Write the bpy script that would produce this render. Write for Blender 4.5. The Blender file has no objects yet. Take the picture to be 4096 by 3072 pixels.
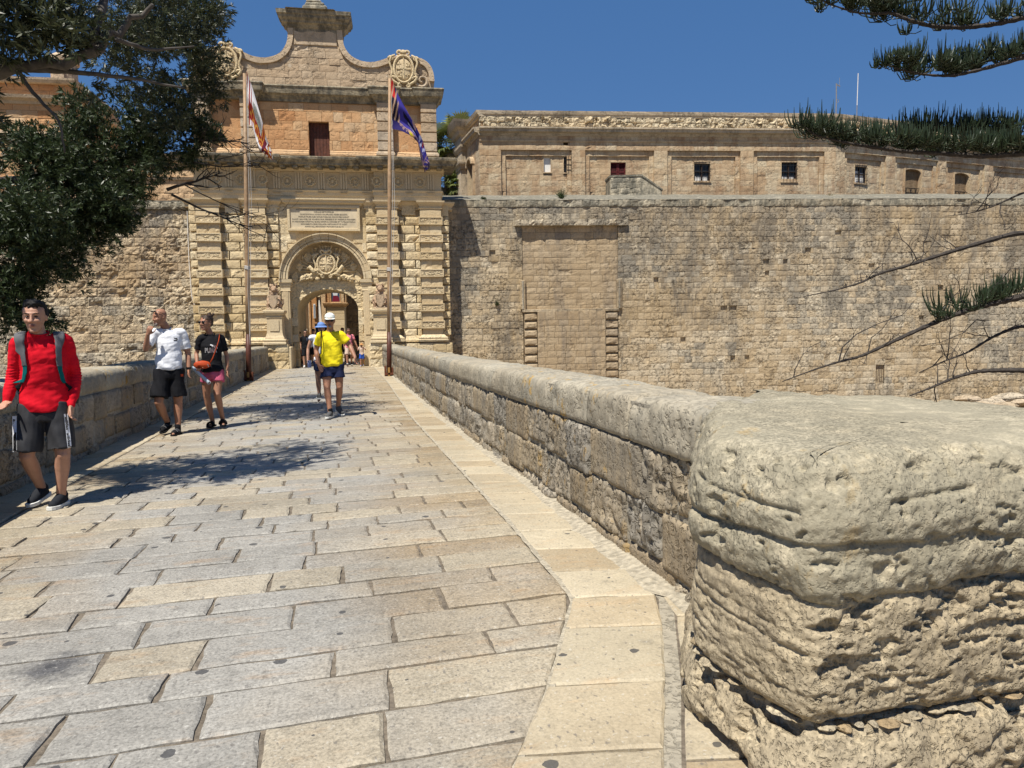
import bpy, numpy as np, random
from math import *
from mathutils import Vector, Matrix
from mathutils.bvhtree import BVHTree
random.seed(7); np.random.seed(7)
S=bpy.context.scene; COL=S.collection
# ---------------------------------------------------------------- camera
F=2818.;PITCH=atan(201/F);ROLL=-0.0165;HD=radians(14.1)
CAM=np.array([.585,0.,1.42])
fw=np.array([sin(HD)*cos(PITCH),cos(HD)*cos(PITCH),-sin(PITCH)])
rt0=np.array([cos(HD),-sin(HD),0.]);up0=np.cross(rt0,fw)
rt=rt0*cos(ROLL)+up0*sin(ROLL);up=-rt0*sin(ROLL)+up0*cos(ROLL)
cd=bpy.data.cameras.new('camera');co=bpy.data.objects.new('camera',cd);COL.objects.link(co)
co.matrix_world=Matrix(((rt[0],up[0],-fw[0],CAM[0]),(rt[1],up[1],-fw[1],CAM[1]),(rt[2],up[2],-fw[2],CAM[2]),(0,0,0,1)))
cd.sensor_width=36;cd.lens=F/4096*36;cd.clip_start=.05;cd.clip_end=3000
S.camera=co
# ---------------------------------------------------------------- sky, sun, exposure
SUN_EL=radians(63.5);SH=radians(41)      # shadows run SH clockwise from +Y
w=bpy.data.worlds.new('World');S.world=w;w.use_nodes=True
nt=w.node_tree;sk=nt.nodes.new('ShaderNodeTexSky');sk.sky_type='NISHITA';sk.sun_disc=False
sk.sun_elevation=SUN_EL;sk.sun_rotation=radians(221);sk.altitude=0;sk.air_density=1.0;sk.dust_density=.05;sk.ozone_density=4.0
mx=nt.nodes.new('ShaderNodeMix');mx.data_type='RGBA';mx.blend_type='MIX';mx.inputs[0].default_value=.72;mx.inputs[7].default_value=(.33,1.18,3.1,1)
nt.links.new(sk.outputs[0],mx.inputs[6]);nt.links.new(mx.outputs[2],nt.nodes['Background'].inputs[0]);nt.nodes['Background'].inputs[1].default_value=.088
sd=bpy.data.lights.new('sun','SUN');sd.energy=5.0;sd.angle=radians(.53);sd.color=(1,.95,.86)
so=bpy.data.objects.new('sun',sd);COL.objects.link(so)
so.rotation_euler=Vector((sin(SH)*cos(SUN_EL),cos(SH)*cos(SUN_EL),-sin(SUN_EL))).to_track_quat('-Z','Y').to_euler()
S.view_settings.view_transform='Standard';S.view_settings.look='None';S.view_settings.exposure=.50;S.view_settings.gamma=1;S.view_settings.use_curve_mapping=False
S.render.engine='CYCLES'
# ---------------------------------------------------------------- helpers
def cf(l,d,z=0): return np.array([l*cos(HD)+d*sin(HD)+CAM[0],-l*sin(HD)+d*cos(HD),z])
def at(xd,yd,dep):                       # a point seen at (xd,yd) of a 2212 px wide view, dep metres away
    k=4096/2212; return CAM+fw*dep+rt*((xd*k-2048)/F*dep)-up*((yd*k-1536)/F*dep)
def _h(i,j,k,s):
    n=(i*374761393+j*668265263+k*2147483647+s*974634777)&0xffffffff
    n=((n^(n>>13))*1274126177)&0xffffffff; n=((n^(n>>15))*2246822519)&0xffffffff
    return ((n^(n>>16))&0xffff)/65535.
def vn(P,s=0):
    P=np.asarray(P,float);I=np.floor(P).astype(np.int64);f=P-I;f=f*f*(3-2*f)
    i,j,k=I[:,0],I[:,1],I[:,2];x,y,z=f[:,0],f[:,1],f[:,2];r=0
    for a in (0,1):
        for b in (0,1):
            for c in (0,1):
                r=r+_h(i+a,j+b,k+c,s)*(x if a else 1-x)*(y if b else 1-y)*(z if c else 1-z)
    return r*2-1
def fbm(P,o=4,s=0,g=.5):
    P=np.asarray(P,float);r=0;a=1;t=0
    for i in range(o): r=r+a*vn(P*2**i+i*17.3,s+i);t+=a;a*=g
    return r/t
def ss(a,b,x): t=np.clip((x-a)/(b-a),0,1);return t*t*(3-2*t)
def tag(o,label=None,cat=None,group=None,kind=None):
    if label:o['label']=label
    if cat:o['category']=cat
    if group:o['group']=group
    if kind:o['kind']=kind
    return o
def empty(name,loc=(0,0,0),rz=0,**k):
    o=bpy.data.objects.new(name,None);COL.objects.link(o);o.location=loc;o.rotation_euler=(0,0,rz);o.empty_display_size=.1
    return tag(o,**k)
def link(name,me,mat,parent=None,**k):
    o=bpy.data.objects.new(name,me);COL.objects.link(o)
    if mat is not None and not me.materials: me.materials.append(mat)
    if parent is not None:o.parent=parent
    return tag(o,**k)
def mk(name,V,Q,mat,parent=None,smooth=False,tint=None,**k):
    V=np.asarray(V,np.float32);Q=np.asarray(Q,np.int32);m=Q.shape[1]
    me=bpy.data.meshes.new(name);me.vertices.add(len(V));me.vertices.foreach_set('co',V.ravel())
    me.loops.add(Q.size);me.loops.foreach_set('vertex_index',Q.ravel())
    me.polygons.add(len(Q));me.polygons.foreach_set('loop_start',np.arange(len(Q),dtype=np.int32)*m)
    me.polygons.foreach_set('use_smooth',np.full(len(Q),smooth))
    me.update(calc_edges=True)
    if tint is not None:
        a=me.attributes.new('tint','FLOAT','POINT');a.data.foreach_set('value',np.broadcast_to(np.asarray(tint,np.float32),(len(V),)).copy())
    return link(name,me,mat,parent,**k)
class MB:
    def __init__(s): s.V=[];s.F=[];s.T=[];s.n=0
    def add(s,V,F,t=.5):
        V=np.asarray(V,float).reshape(-1,3);s.V.append(V);s.F+=[tuple(int(i)+s.n for i in f) for f in F];s.T.append(np.full(len(V),t));s.n+=len(V);return s
    def box(s,x0,x1,y0,y1,z0,z1,t=.5,c=0.,R=None,o=None):
        X=[(x0,x1),(y0,y1),(z0,z1)];V=[];cx=min(c,(x1-x0)*.49,(y1-y0)*.49,(z1-z0)*.49)
        if cx<=0:
            V=[(X[0][i],X[1][j],X[2][k]) for i in (0,1) for j in (0,1) for k in (0,1)]
            Fs=[(0,1,3,2),(4,6,7,5),(0,4,5,1),(2,3,7,6),(0,2,6,4),(1,5,7,3)]
        else:
            id={}
            for i in (0,1):
                for j in (0,1):
                    for k in (0,1):
                        for a in range(3):
                            e=[i,j,k];p=[X[b][e[b]]+(0 if b==a else (cx if e[b]==0 else -cx)) for b in range(3)]
                            id[(i,j,k,a)]=len(V);V.append(p)
            Fs=[]
            for a in range(3):
                b,d=(a+1)%3,(a+2)%3
                for v in (0,1):
                    q=[]
                    for (m,n) in ((0,0),(1,0),(1,1),(0,1)):
                        e=[0,0,0];e[a]=v;e[b]=m;e[d]=n;q.append(id[(*e,a)])
                    Fs.append(tuple(q if v else q[::-1]))
                for m in (0,1):
                    for n in (0,1):
                        e0=[0,0,0];e0[b]=m;e0[d]=n;e1=list(e0);e1[a]=1
                        q=[id[(*e0,b)],id[(*e1,b)],id[(*e1,d)],id[(*e0,d)]]
                        Fs.append(tuple(q if (m==n) else q[::-1]))
            for i in (0,1):
                for j in (0,1):
                    for k in (0,1):
                        q=[id[(i,j,k,0)],id[(i,j,k,1)],id[(i,j,k,2)]];Fs.append(tuple(q if (i+j+k)%2 else q[::-1]))
        V=np.array(V,float)
        if R is not None:V=V@np.array(R).T
        if o is not None:V=V+np.array(o)
        return s.add(V,Fs,t)
    def prism(s,poly,y0,y1,t=.5):            # poly in (x,z), extruded in y
        n=len(poly);V=[(a,y0,b) for a,b in poly]+[(a,y1,b) for a,b in poly]
        Fs=[tuple(range(n)),tuple(range(2*n-1,n-1,-1))]+[(i,i+n,(i+1)%n+n,(i+1)%n) for i in range(n)]
        return s.add(V,Fs,t)
    def band(s,A,B,y0,y1,t=.5):              # solid strip between two (x,z) polylines
        n=len(A);V=[(a,y0,b) for a,b in A]+[(a,y0,b) for a,b in B]+[(a,y1,b) for a,b in A]+[(a,y1,b) for a,b in B];Fs=[]
        for i in range(n-1):
            Fs+=[(i,i+1,n+i+1,n+i),(2*n+i,3*n+i,3*n+i+1,2*n+i+1),(i,2*n+i,2*n+i+1,i+1),(n+i,n+i+1,3*n+i+1,3*n+i)]
        Fs+=[(0,n,3*n,2*n),(n-1,3*n-1,4*n-1,2*n-1)]
        return s.add(V,Fs,t)
    def tube(s,P,R,n=8,t=.5,cap=True,flat=None):
        P=np.asarray(P,float);m=len(P);R=np.broadcast_to(np.asarray(R,float),(m,)) if np.ndim(R)<=1 else R
        T=np.gradient(P,axis=0);T/=np.maximum(np.linalg.norm(T,axis=1,keepdims=True),1e-9)
        u=np.cross(T[0],[0,0,1.]) 
        if np.linalg.norm(u)<.1:u=np.cross(T[0],[0,1.,0])
        u/=np.linalg.norm(u);V=[]
        for i in range(m):
            u=u-T[i]*(u@T[i]);u/=max(np.linalg.norm(u),1e-9);v=np.cross(T[i],u)
            for k in range(n):
                a=2*pi*k/n;V.append(P[i]+R[i]*(cos(a)*u+sin(a)*v*(flat or 1)))
        Fs=[(i*n+k,i*n+(k+1)%n,(i+1)*n+(k+1)%n,(i+1)*n+k) for i in range(m-1) for k in range(n)]
        if cap:
            Fs+=[tuple(range(n-1,-1,-1)),tuple(range((m-1)*n,m*n))]
        return s.add(V,Fs,t)
    def rings(s,L,n=20,t=.5):                # horizontal ellipses (cx,cy,cz,rx,ry)
        V=[(c[0]+c[3]*cos(2*pi*k/n),c[1]+c[4]*sin(2*pi*k/n),c[2]) for c in L for k in range(n)]
        Fs=[(i*n+k,i*n+(k+1)%n,(i+1)*n+(k+1)%n,(i+1)*n+k) for i in range(len(L)-1) for k in range(n)]
        Fs+=[tuple(range(n-1,-1,-1)),tuple(range((len(L)-1)*n,len(L)*n))]
        return s.add(V,Fs,t)
    def ball(s,c,r,n=12,m=8,t=.5,R=None):
        r=np.broadcast_to(np.asarray(r,float),(3,));V=[(0,0,-1)]
        for i in range(1,m):
            a=pi*i/m-pi/2
            V+=[(cos(a)*cos(2*pi*k/n),cos(a)*sin(2*pi*k/n),sin(a)) for k in range(n)]
        V.append((0,0,1));V=np.array(V)*r
        if R is not None:V=V@np.array(R).T
        Fs=[(0,1+(k+1)%n,1+k) for k in range(n)]
        for i in range(m-2):Fs+=[(1+i*n+k,1+i*n+(k+1)%n,1+(i+1)*n+(k+1)%n,1+(i+1)*n+k) for k in range(n)]
        e=len(V)-1;Fs+=[(e,1+(m-2)*n+k,1+(m-2)*n+(k+1)%n) for k in range(n)]
        return s.add(V+np.array(c),Fs,t)
    def sweep(s,path,prof,seg=.4,amp=0,t=.5,back=None,seed=0):   # moulding: prof [(out,z)..] swept along plan path, out = to the right of travel
        path=[np.array(p,float) for p in path];nrm=[]
        for a,b in zip(path[:-1],path[1:]):
            d=(b-a)/np.linalg.norm(b-a);nrm.append(np.array([d[1],-d[0]]))
        st=[]
        for i,p in enumerate(path):
            if i==0:m=nrm[0]
            elif i==len(path)-1:m=nrm[-1]
            else:
                m=nrm[i-1]+nrm[i];m=m/max(m@nrm[i],.2) if True else m
            st.append((p,m))
            if i<len(path)-1:
                L=np.linalg.norm(path[i+1]-p);k=int(L/seg)
                for j in range(1,k):
                    f=j/k;st.append((p*(1-f)+path[i+1]*f,nrm[i]))
        n=len(prof);V=np.array([(p[0]+m[0]*o,p[1]+m[1]*o,z) for p,m in st for o,z in prof])
        if amp:
            nz=fbm(V*3.1+seed,3,seed);n2=fbm(V*9+5,2,seed+3)
            V=V+np.stack([nz*amp*.5,n2*amp,-np.abs(nz)*amp],1)
        Fs=[(i*n+k,i*n+k+1,(i+1)*n+k+1,(i+1)*n+k) for i in range(len(st)-1) for k in range(n-1)]
        Fs=[f[::-1] for f in Fs]
        Fs+=[tuple(range(n)),tuple(range((len(st)-1)*n+n-1,(len(st)-1)*n-1,-1))]
        return s.add(V,Fs,t)
    def arrays(s): return np.concatenate(s.V),s.F,np.concatenate(s.T)
    def build(s,name,mat,parent=None,smooth=False,amp=0,freq=4,seed=0,**k):
        V,Fs,T=s.arrays()
        if amp:V=V+np.stack([fbm(V*freq+11*i,3,seed+i) for i in range(3)],1)*amp
        me=bpy.data.meshes.new(name);me.from_pydata(V.tolist(),[],Fs);me.update()
        a=me.attributes.new('tint','FLOAT','POINT');a.data.foreach_set('value',T.astype(np.float32))
        if smooth:me.polygons.foreach_set('use_smooth',np.full(len(me.polygons),True))
        return link(name,me,mat,parent,**k)
# ---------------------------------------------------------------- materials
def newmat(name):
    m=bpy.data.materials.new(name);m.use_nodes=True;return m,m.node_tree,m.node_tree.nodes['Principled BSDF']
class NG:
    def __init__(s,nt):s.t=nt
    def n(s,ty,**k):
        o=s.t.nodes.new(ty)
        for a,b in k.items():setattr(o,a,b)
        return o
    def lk(s,a,b):s.t.links.new(a,b)
    def inp(s,node,i,v):
        if isinstance(v,(int,float,tuple)):
            node.inputs[i].default_value=v if not(isinstance(v,tuple) and len(v)==3 and len(getattr(node.inputs[i],'default_value',(0,0,0)))==4) else (*v,1)
        else:s.lk(v,node.inputs[i])
    def m(s,op,a,b=0,c=None,clamp=False):
        o=s.n('ShaderNodeMath',operation=op,use_clamp=clamp);s.inp(o,0,a);s.inp(o,1,b)
        if c is not None:s.inp(o,2,c)
        return o.outputs[0]
    def noise(s,v,sc,det=4,ro=.55,dist=0):
        o=s.n('ShaderNodeTexNoise');s.lk(v,o.inputs['Vector']);o.inputs['Scale'].default_value=sc;o.inputs['Detail'].default_value=det;o.inputs['Roughness'].default_value=ro;o.inputs['Distortion'].default_value=dist;return o.outputs[0]
    def vor(s,v,sc,feat='F1',rnd=1):
        o=s.n('ShaderNodeTexVoronoi',feature=feat);s.lk(v,o.inputs['Vector']);o.inputs['Scale'].default_value=sc;o.inputs['Randomness'].default_value=rnd;return o
    def ramp(s,f,st,inter='LINEAR'):
        o=s.n('ShaderNodeValToRGB');o.color_ramp.interpolation=inter;e=o.color_ramp.elements
        while len(e)<len(st):e.new(.5)
        for x,(p,c) in zip(e,st):x.position=p;x.color=(c,c,c,1) if isinstance(c,(int,float)) else (*c,1)
        s.lk(f,o.inputs[0]);return o.outputs[0]
    def mix(s,f,a,b,bt='MIX'):
        o=s.n('ShaderNodeMix',data_type='RGBA',blend_type=bt)
        for i,v in ((0,f),(6,a),(7,b)):
            if isinstance(v,tuple):o.inputs[i].default_value=(*v,1)
            elif isinstance(v,(int,float)):o.inputs[i].default_value=v
            else:s.lk(v,o.inputs[i])
        return o.outputs[2]
    def scl(s,v,x,y,z):
        o=s.n('ShaderNodeMapping');s.lk(v,o.inputs[0]);o.inputs['Scale'].default_value=(x,y,z);return o.outputs[0]
    def pos(s):return s.n('ShaderNodeNewGeometry').outputs['Position']
    def attr(s,n):
        o=s.n('ShaderNodeAttribute',attribute_name=n);return o
    def bump(s,h,st,dist,nrm=None):
        o=s.n('ShaderNodeBump');s.lk(h,o.inputs['Height']);o.inputs['Strength'].default_value=st;o.inputs['Distance'].default_value=dist
        if nrm is not None:s.lk(nrm,o.inputs['Normal'])
        return o.outputs[0]
def stone(name,cols,stain=(.07,.068,.06),amt=.5,vs=.35,ss_=.6,pit=14,pitd=.5,bump=.6,bd=.02,zr=None,fl=None,rough=.95,dark=.82,blk=.6,dist=.6,fs=21,fc=.55,och=0):
    m,t,b=newmat(name);g=NG(t);P=g.pos();ti=g.attr('tint').outputs['Fac']
    f=g.m('ADD',g.m('MULTIPLY',ti,.65),g.m('MULTIPLY',g.noise(P,1.1,5),.45))
    c=g.ramp(f,[(i/(len(cols)-1)*.62+.2,x) for i,x in enumerate(cols)])
    fine=g.noise(P,fs,6,.68);c=g.mix(fc,c,g.ramp(fine,[(.3,.45),(.7,1.0)]),'MULTIPLY')
    # stains
    n1=g.noise(g.scl(P,1,1,vs),ss_*1.6,9,.72);n2=g.noise(g.scl(P,1,1,.25),7,4,.6)
    s=g.m('ADD',g.m('MULTIPLY',n1,.75),g.m('MULTIPLY',n2,.25))
    if zr:
        sep=g.n('ShaderNodeSeparateXYZ');g.lk(P,sep.inputs[0])
        mr=g.n('ShaderNodeMapRange');g.lk(sep.outputs[2],mr.inputs[0]);mr.inputs[1].default_value=zr[0];mr.inputs[2].default_value=zr[1];mr.inputs[3].default_value=0;mr.inputs[4].default_value=zr[2]
        s=g.m('ADD',s,mr.outputs[0])
    s=g.m('ADD',s,g.m('MULTIPLY',g.m('GREATER_THAN',ti,dark),.09))
    lo=.62-amt*.22
    sm=g.ramp(s,[(lo,0),(lo+.16,1)])
    c=g.mix(g.m('MULTIPLY',sm,blk),c,stain)
    if och:
        om=g.m('MULTIPLY',g.ramp(g.noise(g.scl(P,1,1,.55),7,6,.7),[(.57,0),(.64,1)]),g.ramp(g.noise(P,.55,3),[(.5,0),(.62,1)]));c=g.mix(g.m('MULTIPLY',om,och),c,(.42,.25,.05))
    if fl:   # lichen flecks
        for (sc,th,col,fa) in fl:
            v=g.vor(P,sc);d=g.m('ADD',v.outputs['Distance'],g.m('MULTIPLY',g.noise(P,sc*3,2),.25))
            area=g.ramp(g.noise(P,.7,3),[(.45,0),(.58,1)])
            c=g.mix(g.m('MULTIPLY',g.m('MULTIPLY',g.ramp(d,[(th,1),(th+.05,0)]),area),fa),c,col)
    ps=g.noise(P,pit,3,.55,dist);pm=g.ramp(ps,[(.36,0),(.5,1)])
    area=g.ramp(g.m('ADD',g.noise(P,.9,2),g.m('MULTIPLY',ti,.12)),[(.45,.25),(.6,1)])
    k=g.mix(g.m('MULTIPLY',area,pitd),(1,1,1),g.mix(1,(1,1,1),g.ramp(ps,[(.34,.38),(.5,1)]),'MULTIPLY'),'MIX')
    c=g.mix(1,c,k,'MULTIPLY')
    h=g.m('ADD',g.m('MULTIPLY',g.m('MULTIPLY',pm,area),1.0),g.m('MULTIPLY',fine,.5))
    g.lk(c,b.inputs['Base Color']);b.inputs['Roughness'].default_value=rough;b.inputs['Specular IOR Level'].default_value=.2
    g.lk(g.bump(h,bump,bd),b.inputs['Normal']);return m
def plain(name,col,rough=.6,metal=0,nv=.15,ns=20,bump=0,bd=.005,spec=.3,tr=0):
    m,t,b=newmat(name);g=NG(t);P=g.pos();n=g.noise(P,ns,4)
    c=g.mix(1,(*col,),g.ramp(n,[(.3,1-nv),(.7,1+nv*.4)]),'MULTIPLY');g.lk(c,b.inputs['Base Color'])
    b.inputs['Roughness'].default_value=rough;b.inputs['Metallic'].default_value=metal;b.inputs['Specular IOR Level'].default_value=spec
    if bump:g.lk(g.bump(n,bump,bd),b.inputs['Normal'])
    return m
M={}
M['wall']=stone('rampart_stone',[(.44,.33,.195),(.54,.42,.265),(.59,.48,.325),(.65,.56,.41)],stain=(.12,.11,.095),amt=.5,zr=(-1,8,.13),pit=8,pitd=.8,bump=.9,bd=.03,blk=.7)
M['wall_l']=stone('rampart_stone_left',[(.46,.33,.19),(.56,.42,.26),(.62,.49,.32),(.66,.56,.4)],stain=(.12,.11,.1),amt=.3,zr=(-2,8,.12),pit=9,pitd=.75,bump=1,bd=.04,blk=.7)
M['infill']=stone('infill_stone',[(.42,.31,.185),(.49,.375,.235),(.55,.435,.29)],amt=.75,pit=7,pitd=.4,bump=.6,blk=.6,vs=.12,stain=(.16,.14,.12))
M['gate']=stone('gate_limestone',[(.52,.385,.20),(.66,.51,.29),(.72,.58,.36),(.77,.65,.44)],amt=.02,pit=12,pitd=.45,bump=.7,bd=.02,blk=.4)
M['gate_smooth']=stone('gate_ashlar',[(.58,.45,.265),(.67,.53,.33),(.71,.59,.385)],amt=.05,pit=12,pitd=.15,bump=.3,bd=.01,blk=.4)
M['verm']=stone('vermiculated_stone',[(.6,.46,.26),(.7,.55,.33),(.74,.6,.38)],amt=.0,pit=15,pitd=.8,bump=1,bd=.035,blk=.4)
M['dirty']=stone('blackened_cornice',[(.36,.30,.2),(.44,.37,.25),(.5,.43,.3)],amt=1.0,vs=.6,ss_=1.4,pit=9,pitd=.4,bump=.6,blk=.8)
M['attic']=stone('attic_stone',[(.52,.26,.115),(.60,.34,.165),(.64,.41,.22),(.68,.48,.29)],amt=.15,pit=6,pitd=.35,bump=.5,bd=.03,blk=.35)
M['gable']=stone('gable_stone',[(.50,.37,.24),(.56,.43,.29),(.6,.49,.36)],amt=.5,pit=7,pitd=.4,bump=.6,bd=.03,blk=.45,fl=[(1.6,.22,(.62,.55,.43),.8)])
M['palace']=stone('palace_stone',[(.48,.33,.19),(.57,.42,.26),(.62,.49,.32),(.69,.58,.40)],amt=.75,ss_=.9,pit=8,pitd=.45,bump=.5,bd=.02,blk=.6,stain=(.24,.13,.07),fl=[(3.2,.16,(.66,.6,.44),.9)])
M['palace_dark']=stone('palace_cornice',[(.46,.37,.25),(.55,.45,.32),(.62,.52,.38)],amt=.6,vs=.5,pit=8,pitd=.4,bump=.5,blk=.7)
M['eroded']=stone('eroded_parapet_stone',[(.6,.47,.29),(.68,.55,.36),(.72,.61,.42)],amt=.2,pit=6,pitd=.8,bump=1,bd=.06,blk=.6)
M['coping']=stone('coping_stone',[(.46,.38,.26),(.54,.47,.34),(.6,.53,.40)],amt=1.0,vs=.5,ss_=1.6,pit=9,pitd=.6,bump=.6,blk=.75,stain=(.09,.09,.075))
M['ppt']=stone('parapet_stone',[(.35,.265,.165),(.41,.33,.22),(.44,.37,.27),(.48,.42,.33)],amt=.85,vs=.35,ss_=1.6,pit=28,pitd=.7,bump=.9,bd=.02,blk=.6,stain=(.15,.145,.13),och=.6)
M['pptcap']=stone('parapet_cap_stone',[(.36,.30,.21),(.42,.365,.27),(.48,.43,.33)],amt=.8,vs=.4,ss_=1.5,pit=24,pitd=.35,bump=.6,bd=.015,blk=.5,stain=(.17,.165,.14),och=.85)
M['pier']=stone('pier_stone',[(.40,.29,.16),(.52,.42,.27),(.62,.54,.39)],amt=.85,vs=1,ss_=4,pit=65,pitd=.4,bump=.8,bd=.007,blk=.55,dist=0,fs=70,fc=.9,stain=(.17,.14,.10),fl=[(7,.13,(.42,.28,.1),.6)])
M['piercap']=stone('pier_cap_stone',[(.46,.36,.20),(.57,.49,.34),(.68,.62,.47)],amt=1.15,vs=1,ss_=7,pit=75,pitd=.45,bump=.8,bd=.006,blk=.68,dist=0,och=.4,fs=80,fc=.9,stain=(.22,.20,.145),fl=[(6,.12,(.45,.33,.12),.5),(11,.1,(.45,.2,.13),.4)])
M['mortar']=stone('mortar',[(.34,.3,.23),(.42,.38,.3)],amt=.3,pit=30,pitd=.6)
M['joint']=plain('joint_dirt',(.17,.14,.105),.95,nv=.5,ns=30,bump=.8,bd=.02)
M['jointlight']=plain('white_mortar',(.42,.37,.28),.95,nv=.4,ns=25,bump=1,bd=.03)
STAIN=(-.65,3.39,0)
def paving(name,cols,grey,ga,gr=1):
    m,t,b=newmat(name);g=NG(t);P=g.pos();ti=g.attr('tint').outputs['Fac']
    n=g.noise(P,1.6,6,.6);c=g.ramp(g.m('ADD',g.m('MULTIPLY',ti,.6),g.m('MULTIPLY',n,.5)),[(.25,cols[0]),(.5,cols[1]),(.75,cols[2])])
    sp=g.n('ShaderNodeSeparateXYZ');g.lk(P,sp.inputs[0])
    wx=g.m('ABSOLUTE',g.m('SUBTRACT',g.m('ADD',sp.outputs[0],.25),0))
    wear=g.m('SUBTRACT',1.25,g.m('MULTIPLY',wx,.62));wear=g.m('MULTIPLY',g.m('ADD',wear,g.m('MULTIPLY',g.m('SUBTRACT',g.noise(P,.8,3),.5),1.8)),ga,clamp=True)
    wear=g.m('MULTIPLY',wear,g.m('SUBTRACT',1,g.m('MULTIPLY',g.m('GREATER_THAN',ti,.76),.7)))
    c=g.mix(wear,c,grey);c=g.mix(.8,c,g.ramp(g.m('FRACT',g.m('MULTIPLY',ti,7.3)),[(0,.88),(1,1.07)]),'MULTIPLY')
    st=g.ramp(g.noise(g.scl(P,1,3,1),2.2,5,.65),[(.56,0),(.7,1)]);c=g.mix(g.m('MULTIPLY',st,.35),c,(.42,.25,.11))
    big=g.noise(P,.9,4,.6);c=g.mix(.6,c,g.ramp(big,[(.35,.72),(.55,1),(.7,1.1)]),'MULTIPLY');dk=g.ramp(g.noise(P,3.3,6,.75),[(.60,0),(.74,1)]);c=g.mix(g.m('MULTIPLY',dk,.55),c,(.12,.115,.105))
    vm=g.n('ShaderNodeVectorMath',operation='DISTANCE');g.lk(P,vm.inputs[0]);vm.inputs[1].default_value=STAIN
    sd_=g.m('ADD',vm.outputs['Value'],g.m('MULTIPLY',g.m('SUBTRACT',g.noise(P,9,5,.7),.5),.28));c=g.mix(g.m('MULTIPLY',g.ramp(sd_,[(.05,1),(.17,0)]),.85),c,(.07,.07,.075))
    fine=g.noise(P,70,5,.75);c=g.mix(.95*gr,c,g.ramp(fine,[(.3,.42),(.52,.95),(.72,1.25)]),'MULTIPLY')
    mid=g.noise(P,14,5,.7);c=g.mix(.7*gr,c,g.ramp(mid,[(.32,.62),(.5,1)]),'MULTIPLY')
    pk=g.ramp(g.noise(g.scl(P,1,.6,1),45,2,.5),[(.30,1),(.36,0)]);c=g.mix(g.m('MULTIPLY',pk,.6),c,(.12,.11,.1))
    wf=g.ramp(g.noise(P,48,3,.6),[(.62,0),(.68,1)]);c=g.mix(g.m('MULTIPLY',wf,.35),c,(.6,.58,.52))
    v=g.vor(P,3.2);v.voronoi_dimensions='2D';d=g.m('ADD',v.outputs['Distance'],g.m('MULTIPLY',g.m('SUBTRACT',g.noise(P,24,2),.5),.09))
    sepc=g.n('ShaderNodeSeparateColor');g.lk(v.outputs['Color'],sepc.inputs[0])
    rr=g.m('MULTIPLY',g.m('POWER',sepc.outputs[0],3),.10)
    gum=g.m('LESS_THAN',d,g.m('ADD',rr,-.004));c=g.mix(g.m('MULTIPLY',gum,.85),c,(.05,.05,.052))
    g.lk(c,b.inputs['Base Color']);b.inputs['Roughness'].default_value=.62;b.inputs['Specular IOR Level'].default_value=.35
    g.lk(g.bump(g.m('ADD',mid,g.m('MULTIPLY',fine,.6)),.5,.008),b.inputs['Normal']);return m
M['pave']=paving('paving_stone',[(.31,.23,.135),(.375,.30,.195),(.41,.35,.25)],(.335,.318,.282),1.1)
M['border']=paving('border_stone',[(.39,.31,.20),(.43,.355,.24),(.46,.395,.28)],(.4,.37,.3),.05,.5)
M['rock']=stone('bedrock',[(.42,.33,.22),(.52,.42,.3),(.58,.5,.38)],amt=.2,pit=5,pitd=.5,bump=1,bd=.06)
M['earth']=stone('dry_earth',[(.26,.2,.12),(.33,.26,.16),(.2,.19,.09)],amt=.3,pit=3,pitd=.5,bump=1,bd=.1)
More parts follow.
